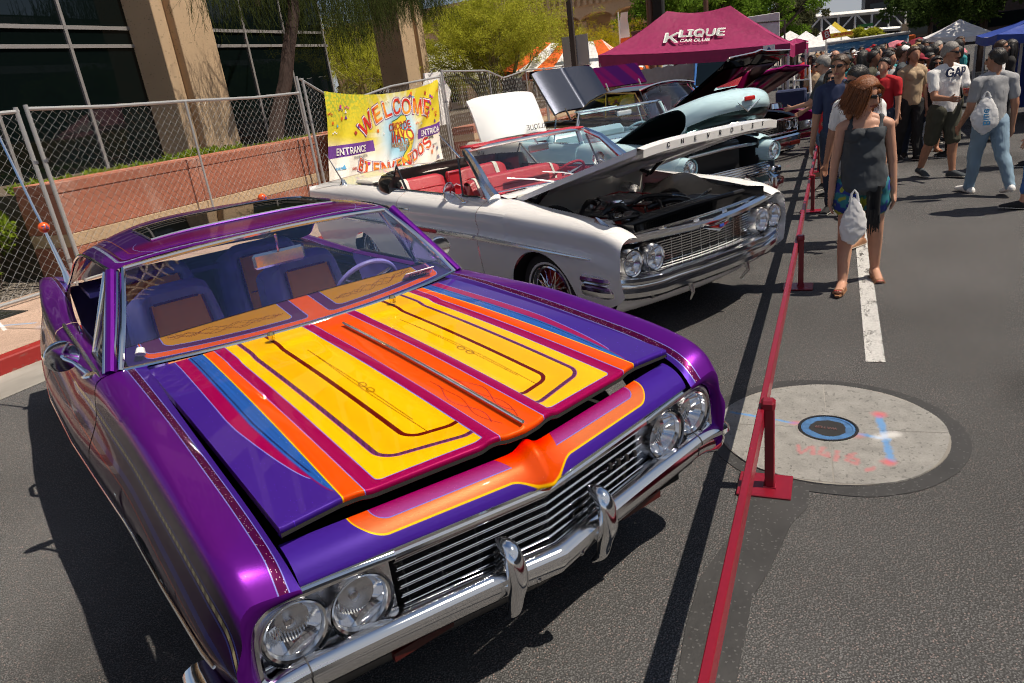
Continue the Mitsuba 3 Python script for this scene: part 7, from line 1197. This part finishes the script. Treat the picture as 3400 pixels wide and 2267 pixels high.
# trees along the street
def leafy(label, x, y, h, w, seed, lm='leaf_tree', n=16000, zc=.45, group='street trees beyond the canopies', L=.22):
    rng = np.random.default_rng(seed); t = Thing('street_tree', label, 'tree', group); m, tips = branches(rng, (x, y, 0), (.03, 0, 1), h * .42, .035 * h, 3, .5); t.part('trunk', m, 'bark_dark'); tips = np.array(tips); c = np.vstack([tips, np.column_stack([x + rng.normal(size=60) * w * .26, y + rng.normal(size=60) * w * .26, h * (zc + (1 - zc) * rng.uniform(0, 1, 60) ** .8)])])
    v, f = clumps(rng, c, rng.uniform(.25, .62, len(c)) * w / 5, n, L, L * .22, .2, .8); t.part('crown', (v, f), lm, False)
for a in [('bright green tree above the left end of the plum red canopy', -9.6, 50, 7.6, 5.5, 1, 'leaf_bright'), ('bright green tree directly behind the plum red canopy peak', -6.8, 47, 7.2, 5.0, 2, 'leaf_bright'), ('green tree to the right of the plum red canopy peak', -4.9, 52, 6.6, 4.2, 3, 'leaf_bright'), ('grey green tree below the scaffold tower', -3.1, 60, 5.4, 3.4, 4, 'leaf_olive'), ('grey green tree in front of the footbridge', -3.2, 68, 4.8, 2.6, 5, 'leaf_olive'), ('tall dark tree behind the scalloped building end', -12.2, 72, 9.5, 6.0, 6, 'leaf_tree'), ('small pale green tree under the footbridge', 1.9, 62, 2.5, 2.6, 7, 'leaf_paloverde'), ('drooping dark green tree right of the footbridge', 5.6, 56, 5.6, 4.6, 8, 'leaf_tree'), ('large dark tree behind the white canopy on the right', 5.6, 38, 5.2, 5.6, 9, 'leaf_tree'), ('very dark tree above the blue canopies', 6.4, 27, 5.2, 5.0, 10, 'leaf_tree'), ('dark tree at the top right corner', 8.6, 33, 6.5, 6.0, 11, 'leaf_tree'), ('dark tree between the footbridge and the top right corner', 5.4, 46, 5.2, 4.0, 12, 'leaf_tree')]: leafy(*a[:6], a[6])  # the two corner trees are added to fill a blurred near-black patch
# scaffold tower, footbridge and a stand-in dark tower far down the street
st = Thing('scaffold_tower', 'dark scaffolding on a building under construction', 'scaffold'); q = M()
for x in np.linspace(-8.5, -4.4, 6):
    for y in (112, 116): q.tube([(x, y, 0), (x, y, 14)], .09, 4)
for z in np.linspace(1, 13, 9): q.tube([(-8.5, 112, z), (-4.4, 112, z)], .07, 4); q.box((-6.5, 114, z), (4.1, 4, .12)); q.tube([(-8.5 + (z % 3), 112, z), (-7 + (z % 3), 112, z + 1.4)], .06, 4)
st.part('frame', q, 'dark_metal', False)
br_ = Thing('footbridge', 'white truss footbridge crossing the street', 'footbridge'); A_, B_ = np.array([-4.9, 88, 0]), np.array([6.4, 92, 0]); zb, zt_ = lambda u: 3.35 - .75 * u, lambda u: 5.0 - .55 * u
pt = lambda u, z: A_ + (B_ - A_) * u + [0, 0, z]
br_.part('roof_beam', M().tube([pt(-.05, zt_(-.05)), pt(1, zt_(1))], .26, 4), 'frame_white', False); br_.part('deck_beam', M().tube([pt(0, zb(0)), pt(1, zb(1))], .22, 4), 'frame_white', False)
for i in range(8):
    u, w = i / 7, (i + 1) / 7; br_.part('post', M().tube([pt(u, zb(u)), pt(u, zt_(u))], .11, 4), 'frame_white', False)
    if i < 7: br_.part('brace', M().tube([pt(u, zt_(u) if i % 2 == 0 else zb(u)), pt(w, zb(w) if i % 2 == 0 else zt_(w))], .09, 4), 'frame_white', False)
br_.part('inner_panel', M().grid(np.array([[pt(u, zb(u)) + [0, .8, 0] for u in (0, 1)], [pt(u, zt_(u)) + [0, .8, 0] for u in (0, 1)]])), 'dark_metal', False); br_.part('street_sign', M().box(pt(.66, 3.35) + [0, -.4, 0], (1.5, .06, .3)), 'cloth_green', False)
for u in (.0, 1.0): br_.part('pier', M().box(pt(u, 1.4), (.6, .8, 3.2)), 'stucco', False)
db = Thing('dark_tower', 'dark brown building at the top right, added as a tower to fill a blurred near-black patch', 'building'); db.part('wall', M().box((17.2, 107, 26), (29, 16, 52)), 'tower_brown', False)  # tower added as a stand-in for a blurred near-black shape
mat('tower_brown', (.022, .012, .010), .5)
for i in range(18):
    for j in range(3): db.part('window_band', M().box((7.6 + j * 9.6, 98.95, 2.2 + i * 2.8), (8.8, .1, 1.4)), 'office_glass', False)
# food trailer, sign boards
tr_ = Thing('food_trailer', 'food trailer painted with a blue sea mural under a white roof edge', 'trailer')
mat('sea_mural', lambda p, n, uv: mix(mix(mi.Color3f(.02, .12, .34), mi.Color3f(.10, .35, .60), fbm(p.x * 2.2, p.z * 9, 0, 4)), mi.Color3f(.55, .70, .78), smoothstep(.62, .75, fbm(p.x * 3 + 5, p.z * 14, 1, 4))), .4)
tr_.part('body', rbox((1.25, 41.2, 1.12), (3.45, 2.2, 1.55), .05), 'sea_mural', False); tr_.part('roof_edge', rbox((1.25, 41.2, 1.97), (3.55, 2.3, .14), .04), 'frame_white', False); tr_.part('skirt', M().box((1.25, 41.2, .25), (3.3, 2.0, .3)), 'black_matte', False)
for i, x in enumerate((.35, .95, 1.55, 2.35)): tr_.part('shell_motif', M().lathe([(.0005, .02), (.24, .015), (.26, 0)], (x, 40.08, 1.28), Rfront, 20), 'steel_grey', 40)
tr_.part('awning_end', rbox((3.12, 40.6, 1.55), (.28, .5, .6), .03), 'tent_orange', False)
js = Thing('jalapeno_sign', 'yellow board with red lettering above the food trailer', 'sign'); js.part('board', rbox((.12, 40.5, 2.28), (.98, .05, .22), .01), 'cloth_yellow', False); tm = meshkit.text_mesh('JALAPENO', .13, .01, True); js.part('lettering', trimesh.Trimesh(np.stack([tm.vertices[:, 0] * .95 - .27, 40.46 - tm.vertices[:, 2], tm.vertices[:, 1] + 2.22], 1), tm.faces, process=False), 'print_red', False); js.part('leg', M().box((.12, 40.55, 2.1), (.05, .05, .3)), 'frame_white', False)
ns_ = Thing('number_sign', 'tilted red square sign with a white number on a pole', 'sign'); A = rot([0, 1, 0], -.22); ns_.part('panel', M().box((-.52, 37.9, 2.34), (.34, .04, .40), R=A), 'red_plastic', False); tm = meshkit.text_mesh('8', .26, .01, True); v = np.stack([tm.vertices[:, 0] - .09, -tm.vertices[:, 2] - .03, tm.vertices[:, 1] - .13], 1) @ A.T; ns_.part('numeral', trimesh.Trimesh(v + [-.52, 37.9, 2.34], tm.faces, process=False), 'white_plastic', False); ns_.part('pole', M().tube([(-.52, 37.95, 0), (-.52, 37.95, 2.2)], .03, 6), 'frame_white')
for i, (x, y, c, l) in enumerate([(2.62, 31.0, 'cloth_maroon', 'round red and green parasol over the crowd'), (2.05, 33.0, 'cloth_pink', 'pink parasol over the far crowd')]):
    t = Thing('parasol', l, 'parasol'); t.part('canopy', M().lathe([(.0005, .32), (.25, .26), (.46, .10), (.52, 0)], (x, y, 1.42), None, 16), c, False); t.part('pole', M().tube([(x, y, .3), (x, y, 1.72)], .02, 6), 'frame_white')
# white hanging tee and speakers behind the fence; person-height clutter
hs = Thing('hanging_shirt', 'white shirt hung on the fence post beyond the banner', 'shirt'); hs.part('cloth', M().slab(np.array([[(-9.25 + .03 * math.sin(u * 14), 16.7 + (u - .5) * (.9 if z > 2.2 else 1.5 if z > 1.9 else .9) , z) for u in np.linspace(0, 1, 16)] for z in (2.48, 2.3, 2.0, 1.6, 1.2)]), np.array([-.05, 0, 0])), 'cloth_white', 40); hs.part('hanger', M().tube([(-9.2, 16.4, 2.48), (-9.2, 16.7, 2.58), (-9.2, 17.0, 2.48)], .012, 5), 'dark_metal')
for i, (x, y, h) in enumerate([(-11.2, 26.2, 1.7), (-12.2, 29.0, 1.9)]):
    t = Thing('black_speaker', ('black loudspeaker on a stand below the feathery tree', 'second black loudspeaker near the striped tent')[i], 'speaker'); t.part('cabinet', rbox((x, y, h), (.6, .6, 1.0), .04), 'black_matte', False); t.part('stand', M().tube([(x, y, .1), (x, y, h - .4)], .04, 6), 'black_matte')
# the building across the street, behind the viewer: it shows in the glass and lacquer
ac_ = Thing('ribbed_facade', 'tall ribbed office facade across the street behind the viewer, seen in reflections', 'building'); FXo = 24.0
ac_.part('wall', M().box((FXo + 8, 22, 5.5), (16, 142, 11)), 'black_matte', False)
for i in range(48): ac_.part('rib', M().box((FXo - .25, -48.5 + 1.5 * i, 5.5), (.5, .30, 11)), 'mullion', False)
for z in np.arange(1.0, 11, 3.2): ac_.part('floor_band', M().box((FXo - .1, 22, z), (.25, 142, .5)), 'mullion', False)
